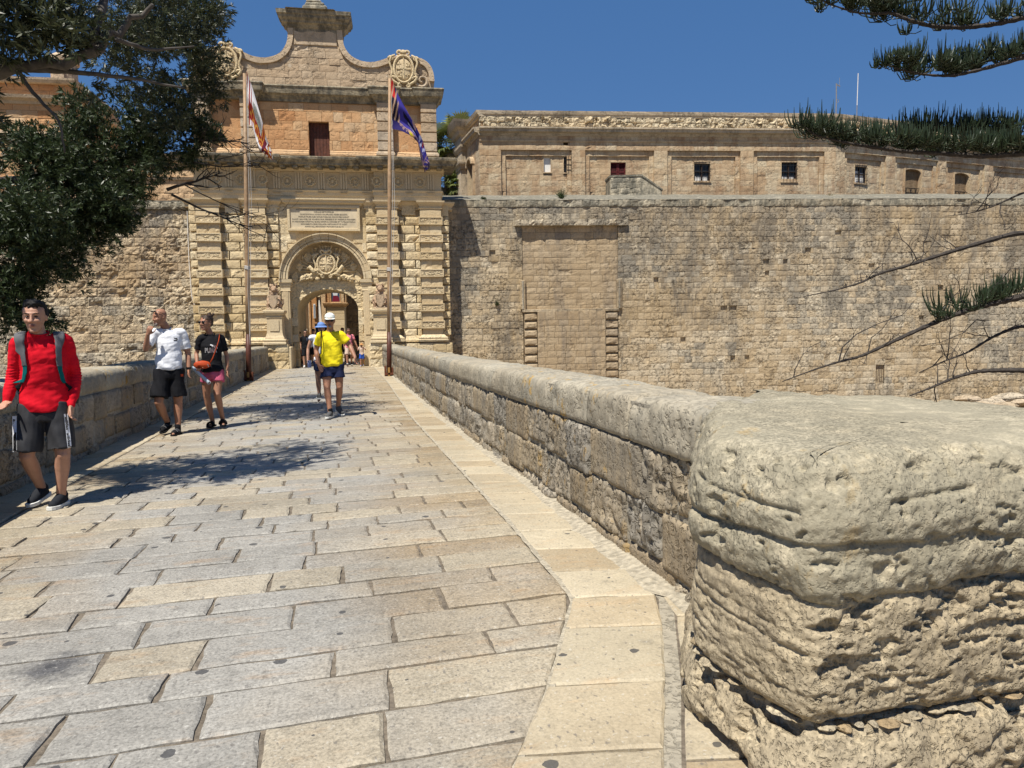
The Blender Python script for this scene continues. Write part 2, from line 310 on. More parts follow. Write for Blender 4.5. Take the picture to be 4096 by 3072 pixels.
# ---------------------------------------------------------------- masonry
_top={}
def topo(nu,nz,ext=0):
    if (nu,nz) in _top:return _top[(nu,nz)]
    Q=[];W=nu+1
    for j in range(nz):
        for i in range(nu):a=j*W+i;Q.append((a,a+1,a+W+1,a+W))
    N=W*(nz+1)
    per=[i for i in range(W)]+[j*W+nu for j in range(1,nz+1)]+[nz*W+i for i in range(nu-1,-1,-1)]+[j*W for j in range(nz-1,0,-1)]
    m=len(per)
    for k in range(m):Q.append((per[k],N+k,N+(k+1)%m,per[(k+1)%m]))
    r=(np.array(Q,np.int32),per);_top[(nu,nz)]=r;return r
class Stones:                      # stones facing local -y; big ones become parts, the rest one joined part
    def __init__(s,parent,mat,name='stone',freq=2.6,seed=0):s.p=parent;s.mat=mat;s.name=name;s.L=[];s.freq=freq;s.seed=seed
    def add(s,u0,u1,z0,z1,vf=0,dep=.15,nu=3,nz=3,gap=.006,ch=.018,amp=.02,tint=None,rough=0,warp=0):
        if u1-u0<.03 or z1-z0<.03:return
        Q,per=topo(nu,nz)
        U,Z=np.meshgrid(np.linspace(u0+gap,u1-gap,nu+1),np.linspace(z0+gap,z1-gap,nz+1))
        U=U.ravel();Z=Z.ravel();Y=np.full(len(U),float(vf));pe=np.array(per)
        edge=np.zeros(len(U));edge[pe]=1;Y=Y+edge*ch*random.uniform(.5,1.5)
        V=np.stack([U,Y,Z],1);B=V[pe].copy();B[:,1]=vf+dep
        V=np.concatenate([V,B]);A=np.concatenate([np.full(len(U),amp*(1+rough*random.random()**2*4)),np.zeros(len(B))])
        A[:len(U)][pe]*=.6
        s.L.append((V,Q,A,(float(np.clip(.62*random.random()+.19+.55*vn(np.array([[u0*.33,z0*.45,s.seed*3.3]]),s.seed)[0],0,1)) if tint is None else tint),(u1-u0)*(z1-z0)))
    def fill(s,u0,u1,z0,z1,h=(.3,.4),l=(.35,.6),holes=(),jit=.012,off=None,**k):
        z=z0;row=0
        while z<z1-.05:
            hh=random.uniform(*h); 
            if z+hh>z1-.12:hh=z1-z
            u=u0-random.uniform(0,l[0]*.8)
            while u<u1:
                ll=random.uniform(*l);a,b=max(u,u0),min(u+ll,u1)
                if u1-b<l[0]*.4:b=u1
                segs=[(a,b)]
                for (x0,x1,y0,y1) in holes:
                    if z+hh*.5>y0 and z+hh*.5<y1:
                        n=[]
                        for (p,q) in segs:
                            if q<=x0 or p>=x1:n.append((p,q))
                            else:
                                if p<x0:n.append((p,x0))
                                if q>x1:n.append((x1,q))
                        segs=n
                for p,q in segs:
                    s.add(p,q,z,z+hh,vf=(off((p+q)/2,z+hh/2) if off else 0)+random.uniform(-jit,jit),**k)
                u=b if b==u1 else u+ll
            z+=hh;row+=1
    def finish(s,limit=300,smooth=False,stuff='far_stones',key=None):
        V=np.concatenate([x[0] for x in s.L]);A=np.concatenate([x[2] for x in s.L])
        off=s.seed*13.7
        n1=fbm(V*s.freq+off,4,s.seed,.6);n2=vn(V*s.freq*4.3+off,s.seed+9)
        d=np.where(n1<-.12,(n1+.12)*3.0,n1*.5)+n2*.22
        V=V.copy();V[:,1]-=A*d*1.4
        V[:,0]+=A*.25*vn(V*5+3,4);V[:,2]+=A*.3*vn(V*5+8,5)
        i=0;P=[]
        for x in s.L:
            n=len(x[0]);P.append(V[i:i+n]);i+=n
        o=sorted(range(len(P)),key=lambda q:-(key(P[q]) if key else s.L[q][4]))
        for q in o[:limit]:mk(s.name,P[q],s.L[q][1],s.mat,s.p,smooth,s.L[q][3])
        o=o[limit:]
        if o:
            Vs=[];Qs=[];T=[];n=0
            for q in o:
                Vs.append(P[q]);Qs.append(s.L[q][1]+n);T.append(np.full(len(P[q]),s.L[q][3]));n+=len(P[q])
            mk(stuff,np.concatenate(Vs),np.concatenate(Qs),s.mat,s.p,smooth,np.concatenate(T),kind='stuff')
# ================================================================ terrain
def grid(x0,x1,y0,y1,nx,ny,fz):
    X,Y=np.meshgrid(np.linspace(x0,x1,nx+1),np.linspace(y0,y1,ny+1));X=X.ravel();Y=Y.ravel();Z=fz(X,Y)
    a=(np.arange(ny)[:,None]*(nx+1)+np.arange(nx)).ravel();Q=np.stack([a,a+1,a+nx+2,a+nx+1],1);return np.stack([X,Y,Z],1),Q
def tz(X,Y):
    P=np.stack([X*.15,Y*.15,X*0],1);b=-2.9+fbm(P,3)*.3
    far=ss(60,160,np.hypot(X,Y-20));return b+far*(-6)
V,Q=grid(-900,900,-900,900,60,60,lambda X,Y:tz(X,Y)-.5*(np.hypot(X,Y-20)<120)-.0)
mk('ground',V,Q,M['earth'],None,True,kind='structure')
V,Q=grid(2.9,50,-12,40,150,150,lambda X,Y:tz(X,Y)+.12*fbm(np.stack([X,Y,X*0],1),3))
mk('ditch_floor',V,Q,M['rock'],None,True,kind='structure')
V,Q=grid(-45,-3.0,-12,40,90,90,lambda X,Y:tz(X,Y)+.12*fbm(np.stack([X,Y,X*0],1),3))
mk('ditch_floor',V,Q,M['earth'],None,True,kind='structure')
# ================================================================ bridge deck and paving
def xr(y):return 2.34+max(0,y-11)*.017
def xl(y):return -2.47+.006*y
deck=empty('bridge_deck',(0,0,0),kind='structure')
b=MB();b.add([(-3.2,-6,-.014),(3.9,-6,-.014),(3.9,3,-.014),(3.3,34.6,-.014),(-3.2,34.6,-.014),(-3.2,-6,-3.6),(3.9,-6,-3.6),(3.9,3,-3.6),(3.3,34.6,-3.6),(-3.2,34.6,-3.6)],[(0,1,2,3,4),(9,8,7,6,5),(0,5,6,1),(1,6,7,2),(2,7,8,3),(3,8,9,4),(4,9,5,0)])
b.build('bridge_core',M['joint'],deck)
BIN=[(-.9,-1.5),(.55,1.1),(1.12,2.15),(1.40,2.66),(1.79,3.51),(1.83,5),(1.86,12),(2.15,22),(2.35,34)]
BOUT=[(-.3,-1.5),(1.05,1.0),(1.57,2.02),(1.84,2.54),(2.24,3.40),(2.30,5),(2.32,12),(2.50,22),(2.7,34)]
def pl(P,y):return float(np.interp(y,[p[1] for p in P],[p[0] for p in P]))
class Slabs:
    def __init__(s,mat,amp=.004):s.L=[];s.mat=mat;s.amp=amp
    def quad(s,c,gap=.006,ch=.008,top=0.,tint=None,n=5):   # c: 4 corners ccw (x,y)
        c=np.array(c,float);m=c.mean(0);e=[]
        for i in range(4):
            a,b_=c[i],c[(i+1)%4]
            d=(b_-a)/max(np.linalg.norm(b_-a),1e-6);nn=np.array([d[1],-d[0]])
            for k in range(n):
                f=k/n;p=a*(1-f)+b_*f
                if k:p=p+nn*(random.gauss(0,.003)-.001)
                e.append(p)
        e=np.array(e);e=m+(e-m)*(1-2*gap/np.maximum(np.abs(e-m).max(0),.1)*.8)
        i1=m+(e-m)*(1-2*ch/np.maximum(np.abs(e-m).max(0),.1));i2=m+(e-m)*.5
        k=len(e);V=np.concatenate([np.c_[e,np.full(k,-.07)],np.c_[e,np.full(k,top-ch*.9)],np.c_[i1,np.full(k,top)],np.c_[i2,np.full(k,top+.001)],[[m[0],m[1],top]]])
        V[k:2*k,2]+=np.random.randn(k)*.002;V[2*k:,2]+=np.random.randn(2*k+1)*.0012
        Fs=[]
        for r in range(3):Fs+=[(r*k+i,r*k+(i+1)%k,(r+1)*k+(i+1)%k,(r+1)*k+i) for i in range(k)]
        Fs+=[(3*k+i,3*k+(i+1)%k,4*k) for i in range(k)]
        s.L.append((V,Fs,random.random() if tint is None else tint,m))
    def finish(s,name,limit=300,stuff='far_slabs'):
        def app(q):
            m=s.L[q][3];d=np.array([m[0],m[1],0])-CAM;z=d@fw
            if z<.5:return 9e9 if z>-1 else -1
            X=d@rt/z
            return -1 if abs(X)>.8 else 1/z**2
        o=sorted(range(len(s.L)),key=lambda q:-app(q))
        for q in o[:limit]:
            V,Fs,t,_=s.L[q];mb=MB();mb.add(V,Fs,t);mb.build(name,s.mat,deck,smooth=False)
        if o[limit:]:
            mb=MB()
            for q in o[limit:]:V,Fs,t,_=s.L[q];mb.add(V,Fs,t)
            mb.build(stuff,s.mat,deck,kind='stuff')
sl=Slabs(M['pave']);y=-1.4;r=0
hist=[]
while y<34.2:
    h=random.uniform(.24,.34) if y<5 else random.uniform(.23,.33) if y<14 else random.uniform(.26,.34)
    tilt=.035 if y>3 else -.005+.012*y
    x=-1.98+random.uniform(-.5,0);xe=lambda yy:pl(BIN,yy)-.012
    y1=y+h
    while True:
        L=random.choice([.38,.45,.52,.6,.68,.75])*random.uniform(.95,1.05)*(1.12 if y<5 else 1.0)
        a=max(x,-2.0);b2=x+L
        e0,e1=xe(y+tilt*1.5),xe(y1+tilt*1.5);last=b2>min(e0,e1)-.22
        sk_=random.uniform(-.012,.012);wj=random.choice([.001,.002,.004,.010])
        if b2-a>.1:
            q0=(a,y+tilt*a);q1=((e0 if last else b2-wj+sk_),y+tilt*(e0 if last else b2));q2=((e1 if last else b2-wj-sk_),y1+tilt*(e1 if last else b2));q3=(a,y1+tilt*a)
            sl.quad([q0,q1,q2,q3],gap=.0045,top=random.uniform(-.004,.004))
        x=b2
        if last:break
    y=y1
sl.finish('paving_slab',300)
sb=Slabs(M['border'])
yy=-1.4
while yy<33.8:
    L=random.uniform(.33,.5) if yy>3.3 else random.uniform(.42,.62)
    y2=yy+L
    if abs(y2-3.47)<.25:y2=3.47
    sb.quad([(pl(BIN,yy)+.008,yy+.05),(pl(BOUT,yy)-.01,yy-.04),(pl(BOUT,y2)-.01,y2-.04),(pl(BIN,y2)+.008,y2+.05)],gap=.003,top=random.uniform(-.002,.003));yy=y2
yy=-1.4
while yy<33.8:
    y2=yy+random.uniform(.4,.6);sb.quad([(-2.5,yy),(-2.02,yy),(-2.02,y2),(-2.5,y2)],gap=.003,top=random.uniform(-.003,.003));yy=y2
yy=-1.2
while yy<3.75:      # slabs running under the pier beyond the gravel joint
    y2=yy+.55;sb.quad([(pl(BOUT,yy)+.06,yy-.05),(pl(BOUT,yy)+1.2,yy-.3),(pl(BOUT,y2)+1.2,y2-.3),(pl(BOUT,y2)+.06,y2-.05)],gap=.004,top=-.004);yy=y2
sb.finish('border_slab',300)
# white mortar bed along the right parapet: ragged fillet
mb=MB();k=260;ys=np.linspace(3.15,33.6,k);wd=.035+.05*np.abs(fbm(np.c_[ys*2.2,ys*0,ys*0],4))*2+np.array([min(.11,max(0,xr(a)-pl(BOUT,a))) for a in ys])*(ys>3.42)
L1=[(xr(a)-w_-.01,a,-.004) for a,w_ in zip(ys,wd)];L2=[(xr(a)+.03,a,.020+.012*random.random()) for a in ys]
mb.add(L1+L2,[(i,k+i,k+i+1,i+1) for i in range(k-1)]);mb.build('mortar_fillet',M['jointlight'],deck)
mb=MB();L1=[(pl(BIN,a)-.014-.008*random.random(),a,.002) for a in ys];L2=[(pl(BIN,a)+.012+.006*random.random(),a,.002) for a in ys]
ys2=np.linspace(-1,33.6,420)
L1=[(pl(BIN,a)-.012-.014*random.random(),a,-.003) for a in ys2];L2=[(pl(BIN,a)+.010+.012*random.random(),a,-.003) for a in ys2];k=420
mb.add(L1+L2,[(i,k+i,k+i+1,i+1) for i in range(k-1)]);mb.build('mortar_joint',M['jointlight'],deck)
mb=MB();L1=[(pl(BOUT,a)-.006,a,-.012) for a in ys2[:70]];L2=[(pl(BOUT,a)+.075,a,-.012) for a in ys2[:70]];k=70
mb.add(L1+L2,[(i,k+i,k+i+1,i+1) for i in range(k-1)]);mb.build('gravel_joint',M['mortar'],deck)
# ================================================================ parapets
def parapet(name,side,y0,y1,label,near):
    root=empty(name,(0,0,0));tag(root,label,'wall')
    X=xr if side>0 else xl
    # core
    mb=MB();ys=np.linspace(y0,y1,24)
    prof=lambda y:[(X(y)+side*.03,-.3),(X(y)+side*.03,.99),(X(y)+side*.58,.99),(X(y)+side*.62,-3.3)]
    V=[(x,y,z) for y in ys for x,z in prof(y)];n=4
    mb.add(V,[(i*n+k,i*n+(k+1)%n,(i+1)*n+(k+1)%n,(i+1)*n+k) for i in range(len(ys)-1) for k in range(n)]+[(0,1,2,3),((len(ys)-1)*n+3,(len(ys)-1)*n+2,(len(ys)-1)*n+1,(len(ys)-1)*n)])
    mb.build('core',M['mortar'],root)
    # cap stones: rounded profile lofted along y
    y=y0
    P=[(.03,.745),(.004,.75),(-.004,.80),(-.004,.88),(-.002,.945),(.006,.985),(.02,1.01),(.045,1.025),(.10,1.034),(.2,1.04),(.32,1.045),(.45,1.04),(.55,1.03),(.61,1.0),(.64,.95),(.65,.85),(.64,.745)]
    # refine
    pr=np.array(P);tt=np.r_[0,np.cumsum(np.hypot(*np.diff(pr,axis=0).T))];
    def lod(y):return max(y,4)*.0042
    first=True
    while y<y1-.02:
        L=random.uniform(.5,.95) if y>y0 else 1.0
        if y+L>y1-.3:L=y1-y
        st=lod(y);m=int(min(70,max(14,tt[-1]/st/1.4)));q=np.interp(np.linspace(0,tt[-1],m),tt,pr[:,0]),np.interp(np.linspace(0,tt[-1],m),tt,pr[:,1])
        k=int(min(60,max(4,L/st)));yy=np.linspace(y+.003,y+L-.003,k+1)
        O=np.tile(q[0],k+1);Z=np.tile(q[1],k+1);Y=np.repeat(yy,m);XX=np.array([X(a) for a in yy]).repeat(m)
        edge=np.minimum(Y-y,y+L-Y);ed=-.014*np.exp(-edge/.012)
        N=np.gradient(q[0]),np.gradient(q[1]);ln=np.hypot(*N)+1e-9;no=-np.tile(N[1]/ln,k+1);nz=np.tile(N[0]/ln,k+1)
        PW=np.stack([XX+side*O,Y,Z],1)
        so=random.uniform(-.004,.004);d=so+fbm(PW*2.2,3,3)*.016+fbm(PW*9,3,5)*.010+np.minimum(0,fbm(PW*np.array([16,16,6]),2,8)+.1)*.024+ed+.6*ed*np.abs(fbm(PW*7,2,55))*4
        d=d-.035*np.maximum(0,fbm(np.c_[Y*3.1,Y*0,Z*0+.5],2,31))*np.exp(-((Z-.99)/.06)**2)*2
        O2=O+no*d;Z2=Z+nz*d
        V=np.stack([XX+side*O2,Y,Z2],1)
        a=(np.arange(k)[:,None]*m+np.arange(m-1)).ravel();Q=np.stack([a,a+1,a+m+1,a+m],1)
        if side>0:Q=Q[:,::-1]
        mk('cap_stone',V,Q,M['pptcap'],root,True,random.random());y+=L
    # face stones, three courses
    sts=[]
    for (z0,z1) in ((.40,.745),(.08,.40),(-.08,.08)):
        y=y0-random.uniform(0,.3)
        while y<y1-.02:
            L=random.uniform(.32,.78);a=max(y,y0);b_=min(y+L,y1)
            if b_-a<.1:y+=L;continue
            st=lod(a)*1.15;nu=int(min(44,max(4,(b_-a)/st)));nz=int(min(30,max(3,(z1-z0)/st)))
            style=random.random();sts.append((a,b_,z0+random.uniform(-.035,.035)*(z0>0),z1+random.uniform(-.03,.03)*(z1<.5),nu,nz,style));y+=L
    for (a,b_,z0,z1,nu,nz,style) in sts:
        Q,per=topo(nu,nz);g_=.007
        U,Z=np.meshgrid(np.linspace(a+g_,b_-g_,nu+1),np.linspace(z0+g_,z1-g_,nz+1));U=U.ravel();Z=Z.ravel()
        pe=np.array(per);e=np.minimum(np.minimum(U-a,b_-U),np.minimum(Z-z0,z1-Z));ch=-.020*np.exp(-(e/.018)**2)
        PW=np.stack([U*0+X(a)+side*.0,U,Z],1)
        ro=.35 if style<.3 else 1.0+style
        d=random.uniform(-.012,.012)+ch+ro*(fbm(PW*4+style*9,3,int(style*50))*.014)
        fl=fbm(PW*np.array([1,20,7])+style*30,3,11);d=d-ro*.022*ss(0,.5,fl)*(style>.3)
        pt=fbm(PW*26+style*10,2,12);d=d-ro*.012*ss(.05,.4,pt)
        d=d+.004*np.sin((U+Z)*150)*(style<.12)
        Yv=np.array([X(q) for q in np.atleast_1d(U)])
        V=np.stack([Yv-side*d,U,Z],1);B=V[pe].copy();B[:,0]=[X(q)+side*.12 for q in B[:,1]]
        V=np.concatenate([V,B]);
        if side<0:pass
        Qx=Q[:,::-1] if side>0 else Q
        mk('stone',V,Qx,M['ppt'],root,nu>8,style)
    return root
pr_=parapet('bridge_parapet',1,3.05,33.2,'long waist-high stone parapet on the right side of the bridge, sunlit worn grey blocks','')
pl_=parapet('bridge_parapet',-1,-2,33.3,'shaded stone parapet on the left side of the bridge, beside the walkers','')
# ledge under the red-shirted man's hand
# ================================================================ foreground pier
pier=empty('parapet_pier',cf(1.6,2.9));tag(pier,'huge weathered foreground pier of pitted grey-yellow limestone at the near end of the right parapet','pier')
PO=np.array(cf(1.6,2.9))
def chaikin(P,n):
    for _ in range(n):
        Q=[]
        for i in range(len(P)):
            a,b_=P[i],P[(i+1)%len(P)];Q+=[a*.8+b_*.2,a*.2+b_*.8]
        P=Q
    return P
poly=[cf(1.0,3.72)[:2],cf(.655,2.56)[:2],cf(.86,2.0)[:2],cf(1.66,2.22)[:2],cf(3.1,2.62)[:2],cf(3.7,3.05)[:2],cf(2.5,3.42)[:2],cf(1.62,4.75)[:2]]
poly=[q for i,p in enumerate(poly) for q in (np.array(p)+(np.array(poly[i-1])-p)*min(.35,.07/np.linalg.norm(np.array(poly[i-1])-p)),np.array(p)+(np.array(poly[(i+1)%8])-p)*min(.35,.07/np.linalg.norm(np.array(poly[(i+1)%8])-p)))]
poly=chaikin([np.array(p) for p in poly],3);poly=np.array(poly+[poly[0]])
al=np.r_[0,np.cumsum(np.linalg.norm(np.diff(poly,axis=0),axis=1))]
def dens(step):
    s_=[0];
    while s_[-1]<al[-1]:
        p=np.array([np.interp(s_[-1],al,poly[:,0]),np.interp(s_[-1],al,poly[:,1])])
        dd=np.linalg.norm(p-CAM[:2]);vis=(dd<3.0)
        s_.append(s_[-1]+(step if vis else step*5))
    return np.array(s_[:-1])
def ringpts(step):
    s_=dens(step);P=np.c_[np.interp(s_,al,poly[:,0]),np.interp(s_,al,poly[:,1])]
    T=np.roll(P,-1,0)-np.roll(P,1,0);T/=np.linalg.norm(T,axis=1,keepdims=True);N=np.c_[-T[:,1],T[:,0]]
    c=P.mean(0)
    if ((P-c)*N).sum()<0:N=-N
    return s_,P,N
def pier_stone(name,prof,step,mat,disp,top=False,zw=None):
    """prof: list (out,z); side surface plus flat top/bottom inset"""
    s_,P,N=ringpts(step);pr=np.array(prof,float);tt=np.r_[0,np.cumsum(np.hypot(*np.diff(pr,axis=0).T))]
    m=int(tt[-1]/step)+1;q=np.linspace(0,tt[-1],m);o=np.interp(q,tt,pr[:,0]);z=np.interp(q,tt,pr[:,1])
    do=np.gradient(o);dz=np.gradient(z);l=np.hypot(do,dz)+1e-9;no=dz/l;nz=-do/l
    n=len(P);V=np.zeros((m,n,3));Nv=np.zeros((m,n,3))
    V[:,:,:2]=P[None]+N[None]*o[:,None,None];V[:,:,2]=z[:,None]
    Nv[:,:,:2]=N[None]*no[:,None,None];Nv[:,:,2]=nz[:,None]
    V=V.reshape(-1,3);Nv=Nv.reshape(-1,3)
    if zw is not None:
        V[:,2]+=zw(V)
    d=disp(V,np.tile(s_,m));V=V+Nv*d[:,None]
    Q=[];a=(np.arange(m-1)[:,None]*n+np.arange(n)).ravel();bq=(np.arange(m-1)[:,None]*n+(np.arange(n)+1)%n).ravel()
    Q=np.stack([a,bq,bq+n,a+n],1)
    # top fan rings toward the centre
    if top:
        c=P.mean(0);R=34;last=V[-n:];rows=[last]
        for r in range(1,R+1):
            f=(r/R)**1.0;f=f*.985;X=last*(1-f);X[:,:2]+=c*f;X[:,2]=last[:,2]*(1-f)**3+(1-(1-f)**3)*(1.046)
            X[:,2]+=fbm(X*np.array([3,3,0])+4,3,6)*.012*min(1,r/4)+fbm(X*np.array([14,5,0])+4,3,7)*.004
            rows.append(X)
        VT=np.concatenate(rows[1:]);b0=len(V)-n;V=np.concatenate([V,VT])
        a=(np.arange(R)[:,None]*n+np.arange(n)).ravel()+b0;bq=(np.arange(R)[:,None]*n+(np.arange(n)+1)%n).ravel()+b0
        Q=np.concatenate([Q,np.stack([a,bq,bq+n,a+n],1)])
    else:
        for base,off in ((V[:n],0),(V[-n:],len(V)-n)):
            c=P.mean(0);X=base.copy();X[:,:2]=X[:,:2]*.7+c*.3;X[:,2]=base[:,2].mean();k0=len(V);V=np.concatenate([V,X])
            i=np.arange(n);Q=np.concatenate([Q,np.stack([i+off,(i+1)%n+off,(i+1)%n+k0,i+k0],1)])
    V=V-PO
    return mk(name,V,Q,mat,pier,True,.4+.2*random.random())
ST=.0062
def pits(V,f=(9,9,24),th=.18,w=.22,seed=50):
    v=fbm(V*np.array(f),3,seed,.45);return ss(th,th+w,v)
def dcap(V,s_):
    z=V[:,2];d=fbm(V*1.8,3,20)*.030+fbm(V*6,3,21)*.016+fbm(V*20,3,22)*.009+fbm(V*60,2,29)*.004
    d-=pits(V,(18,18,26),.26,.2,23)*.016+pits(V,(6,6,10),.36,.2,24)*.02
    # undercut groove that steps back to the ledge stone
    zz=.765+.02*np.sin(s_*4)+fbm(V*np.array([4,4,0]),2,25)*.03
    d-=.024*np.exp(-((z-zz)/.008)**2)*(.4+.6*ss(-.3,.2,fbm(V*2.5,2,78)))+.012*np.exp(-((z-.90-.03*np.sin(s_*3))/.008)**2)*(fbm(V*3,2,77)>.0)
    return d
pier_stone('cap_stone',[(-.06,.655),(-.015,.645),(.0,.67),(.008,.72),(.0,.76),(.012,.79),(.016,.84),(.002,.90),(-.022,.955),(-.052,1.005),(-.085,1.032),(-.12,1.042)],ST,M['piercap'],dcap,True,
  zw=lambda V:np.minimum(0,(V[:,2]-.80)/.15)*(-.03)*fbm(V*np.array([3.5,3.5,0]),3,26)*2)
def dc2(V,s_):
    z=V[:,2];d=fbm(V*1.4,2,30)*.022+fbm(V*5,3,31)*.011+fbm(V*np.array([14,14,24]),3,32)*.008+fbm(V*50,3,39)*.005
    right=ss(1.75,2.0,s_ if False else (V-CAM)@rt/np.maximum((V-CAM)@fw,.1)*4.4)
    d-=(.15+.85*right)*(pits(V,(7,7,17),.26,.10,33)*.032+pits(V,(12,12,26),.24,.10,36)*.030)*(.25+.75*ss(-.25,.1,fbm(V*2.0,2,79)))+pits(V,(20,20,40),.2,.2,34)*.012*(.3+right)
    left=1-right
    for zz,a in ((.50,.007),(.455,.010),(.33,.006)):
        zc=zz+.03*np.sin(s_*2.2)+fbm(V*np.array([5,5,0]),2,35)*.02
        d-=left*a*np.exp(-((z-zc)/.007)**2)
    return d
pier_stone('pier_stone',[(-.07,.22),(-.02,.222),(.006,.25),(.012,.32),(.0,.45),(-.012,.56),(-.03,.60),(-.055,.618),(-.10,.62)],ST,M['pier'],dc2,zw=lambda V:-.012*np.sin(V[:,0]*5))
def dc3(V,s_):
    d=fbm(V*2.2+5,3,40)*.045+fbm(V*8,3,41)*.018+fbm(V*26,3,42)*.010;d-=pits(V,(7,7,12),.15,.2,43)*.045+pits(V,(18,18,26),.15,.2,44)*.016;return d
pier_stone('pier_stone',[(-.06,-.12),(.03,-.1),(.05,-.02),(.06,.06),(.03,.15),(.005,.19),(-.04,.205),(-.1,.21)],ST*1.15,M['pier'],dc3,zw=lambda V:-.012*np.sin(V[:,0]*5))
pier_stone('pier_stone',[(-.06,-3.2),(.06,-3.1),(.06,-.2),(.04,-.14),(-.1,-.13)],.03,M['pier'],lambda V,s_:fbm(V*4,3,45)*.03)
s_,P_,N_=ringpts(.05)   # mortar core filling the joints
mb=MB();n=len(P_);c=P_-N_*.045;mb.add([(*p,-.5) for p in c]+[(*p,.88) for p in c],[(i,(i+1)%n,n+(i+1)%n,n+i) for i in range(n)]+[tuple(range(n-1,-1,-1)),tuple(range(n,2*n))])
mb.V=[v-PO for v in mb.V];mb.build('mortar_core',M['mortar'],pier)
mb=MB()
for k in range(34):   # small packing stones in the lower joint
    i=int(np.argmin(np.abs(s_-random.uniform(1.0,3.2))));p=P_[i]-N_[i]*random.uniform(.015,.04)
    mb.ball((p[0]-PO[0],p[1]-PO[1],.213+random.uniform(-.004,.004)),(random.uniform(.015,.05),random.uniform(.015,.05),random.uniform(.006,.013)),9,6,random.random())
mb.build('packing_stones',M['pier'],pier,amp=.006,freq=30,kind='stuff')
# ================================================================ city gate
GA=radians(-5.1);GU=np.array([cos(GA),sin(GA),0]);GN=np.array([-sin(GA),cos(GA),0])
G0=np.array([.12821654,34.13984401,0])+GU*.1
def gp(u,v,z=0):return G0+GU*u+GN*v+np.array([0,0,z])
gate=empty('city_gate',gp(0,0),GA,label='tall yellow limestone baroque city gate with twin banded pilasters and a curved gable',cat='gate')
def vermic(mb,x0,x1,y,z0,z1,t):      # framed block: frame and recessed panel
    f=.055
    mb.box(x0,x1,y+.03,y+.3,z0,z1,t,.006)
    for a,b_,c,d in ((x0,x1,z1-f,z1),(x0,x1,z0,z0+f),(x0,x0+f,z0+f,z1-f),(x1-f,x1,z0+f,z1-f)):mb.box(a,b_,y,y+.035,c,d,t,.004)
st=Stones(gate,M['gate'],'stone',3.2,1);sb_=Stones(gate,M['gate_smooth'],'ashlar_block',2.5,2)
cols=[(-5.5,-4.5,-1),(-3.45,-2.5,-1),(2.5,3.45,1),(4.5,5.5,1)]
zc=[6.8-.813*k for k in range(12)]
for (x0,x1,sd_) in cols:
    core=MB();core.box(x0+.02,x1-.02,.02,.6,-3.2,7.05,.4)
    core.build('pilaster_shaft',M['gate_smooth'],gate)
    for k,z in enumerate(zc):
        if k>7:break
        if k<7 or True:
            if z>1.5:
                mb=MB();t=random.random();vermic(mb,x0-.06,x1+.06,-.12,z-.185,z+.185,t);mb.build('rusticated_block',M['gate_smooth'],gate,amp=.006,freq=6)
                # worm-carved panel as its own displaced grid
                nu,nz=26,8;Q,per=topo(nu,nz);U,Z=np.meshgrid(np.linspace(x0+.0,x1-.0,nu+1),np.linspace(z-.127,z+.127,nz+1));U=U.ravel();Z=Z.ravel()
                v=fbm(np.c_[U*9+k,U*0+x0,Z*22],2,60);Y=-.075-.03*ss(-.08,.08,v);V=np.stack([U,Y,Z],1);pe=np.array(per);B=V[pe].copy();B[:,1]=-.05
                mk('carved_panel',np.concatenate([V,B]),Q,M['verm'],gate,False,random.random())
        # plain stones between
        za=z-.813+.185;zb=z-.185
        if z>1.95:
            if k%2==0 or random.random()<.6:
                m_=(x0+x1)/2+random.uniform(-.05,.05);sb_.add(x0,m_,za,zb,-.02,.1,5,4,.003,.008,.010,rough=1);sb_.add(m_,x1,za,zb,-.02,.1,5,4,.003,.008,.010,rough=1)
            else:sb_.add(x0,x1,za,zb,-.02,.1,8,4,.003,.008,.012,rough=2)
    sb_.add(x0,x1,6.985,7.36,-.02,.1,6,3,.003,.006,.006)
sb_.finish(300)
# recessed wall behind everything
mb=MB()
mb.box(-5.82,-1.96,.42,3.4,-3.2,7.75,.45);mb.box(1.96,5.82,.42,3.4,-3.2,7.75,.45)
mb.build('rear_wall',M['gate_smooth'],gate)
# toothed blocks between the pilasters and at the flanks
zr=6.985;row=0
z=zr
H=.4065
tb=Stones(gate,M['gate'],'rusticated_stone',3.0,3)
for (a,b_) in ((-4.5,-3.45),(3.45,4.5)):
    for r in range(14):
        z1=7.02-H*r;z0=z1-H+.03
        if z0<1.35:break
        sh=.02 if a<0 else .0
        if r%2==0:
            tb.add(a+.02,a+.30,z0,z1,.17,.3,4,4,.004,.02,.012,rough=1);tb.add(a+.34,b_-.02,z0,z1,.17,.3,6,4,.004,.02,.014,rough=1)
        else:
            tb.add(a+.17,a+.78,z0,z1,.17,.3,6,4,.004,.02,.014,rough=1);tb.add(a+.82,b_-.02,z0,z1,.17,.3,3,4,.004,.02,.012,rough=1)
for (a,b_) in ((-5.86,-5.5),(-2.5,-1.98),(1.98,2.5),(5.5,5.86)):
    for r in range(14):
        z1=7.02-H*r;z0=z1-H+.04+.05*(r%2)
        if z0<1.3:break
        tb.add(a,b_,z0,z1,.16+.02*(r%2),.3,5,4,.004,.02,.016,rough=1)
    tb.add(a,b_,7.05,7.6,.2,.3,4,4,.004,.02,.006)
for (a,b_) in ((-4.5,-3.45),(3.45,4.5)):tb.add(a+.2,b_-.2,7.1,7.6,.22,.2,4,3,.004,.01,.006)
tb.finish(300)
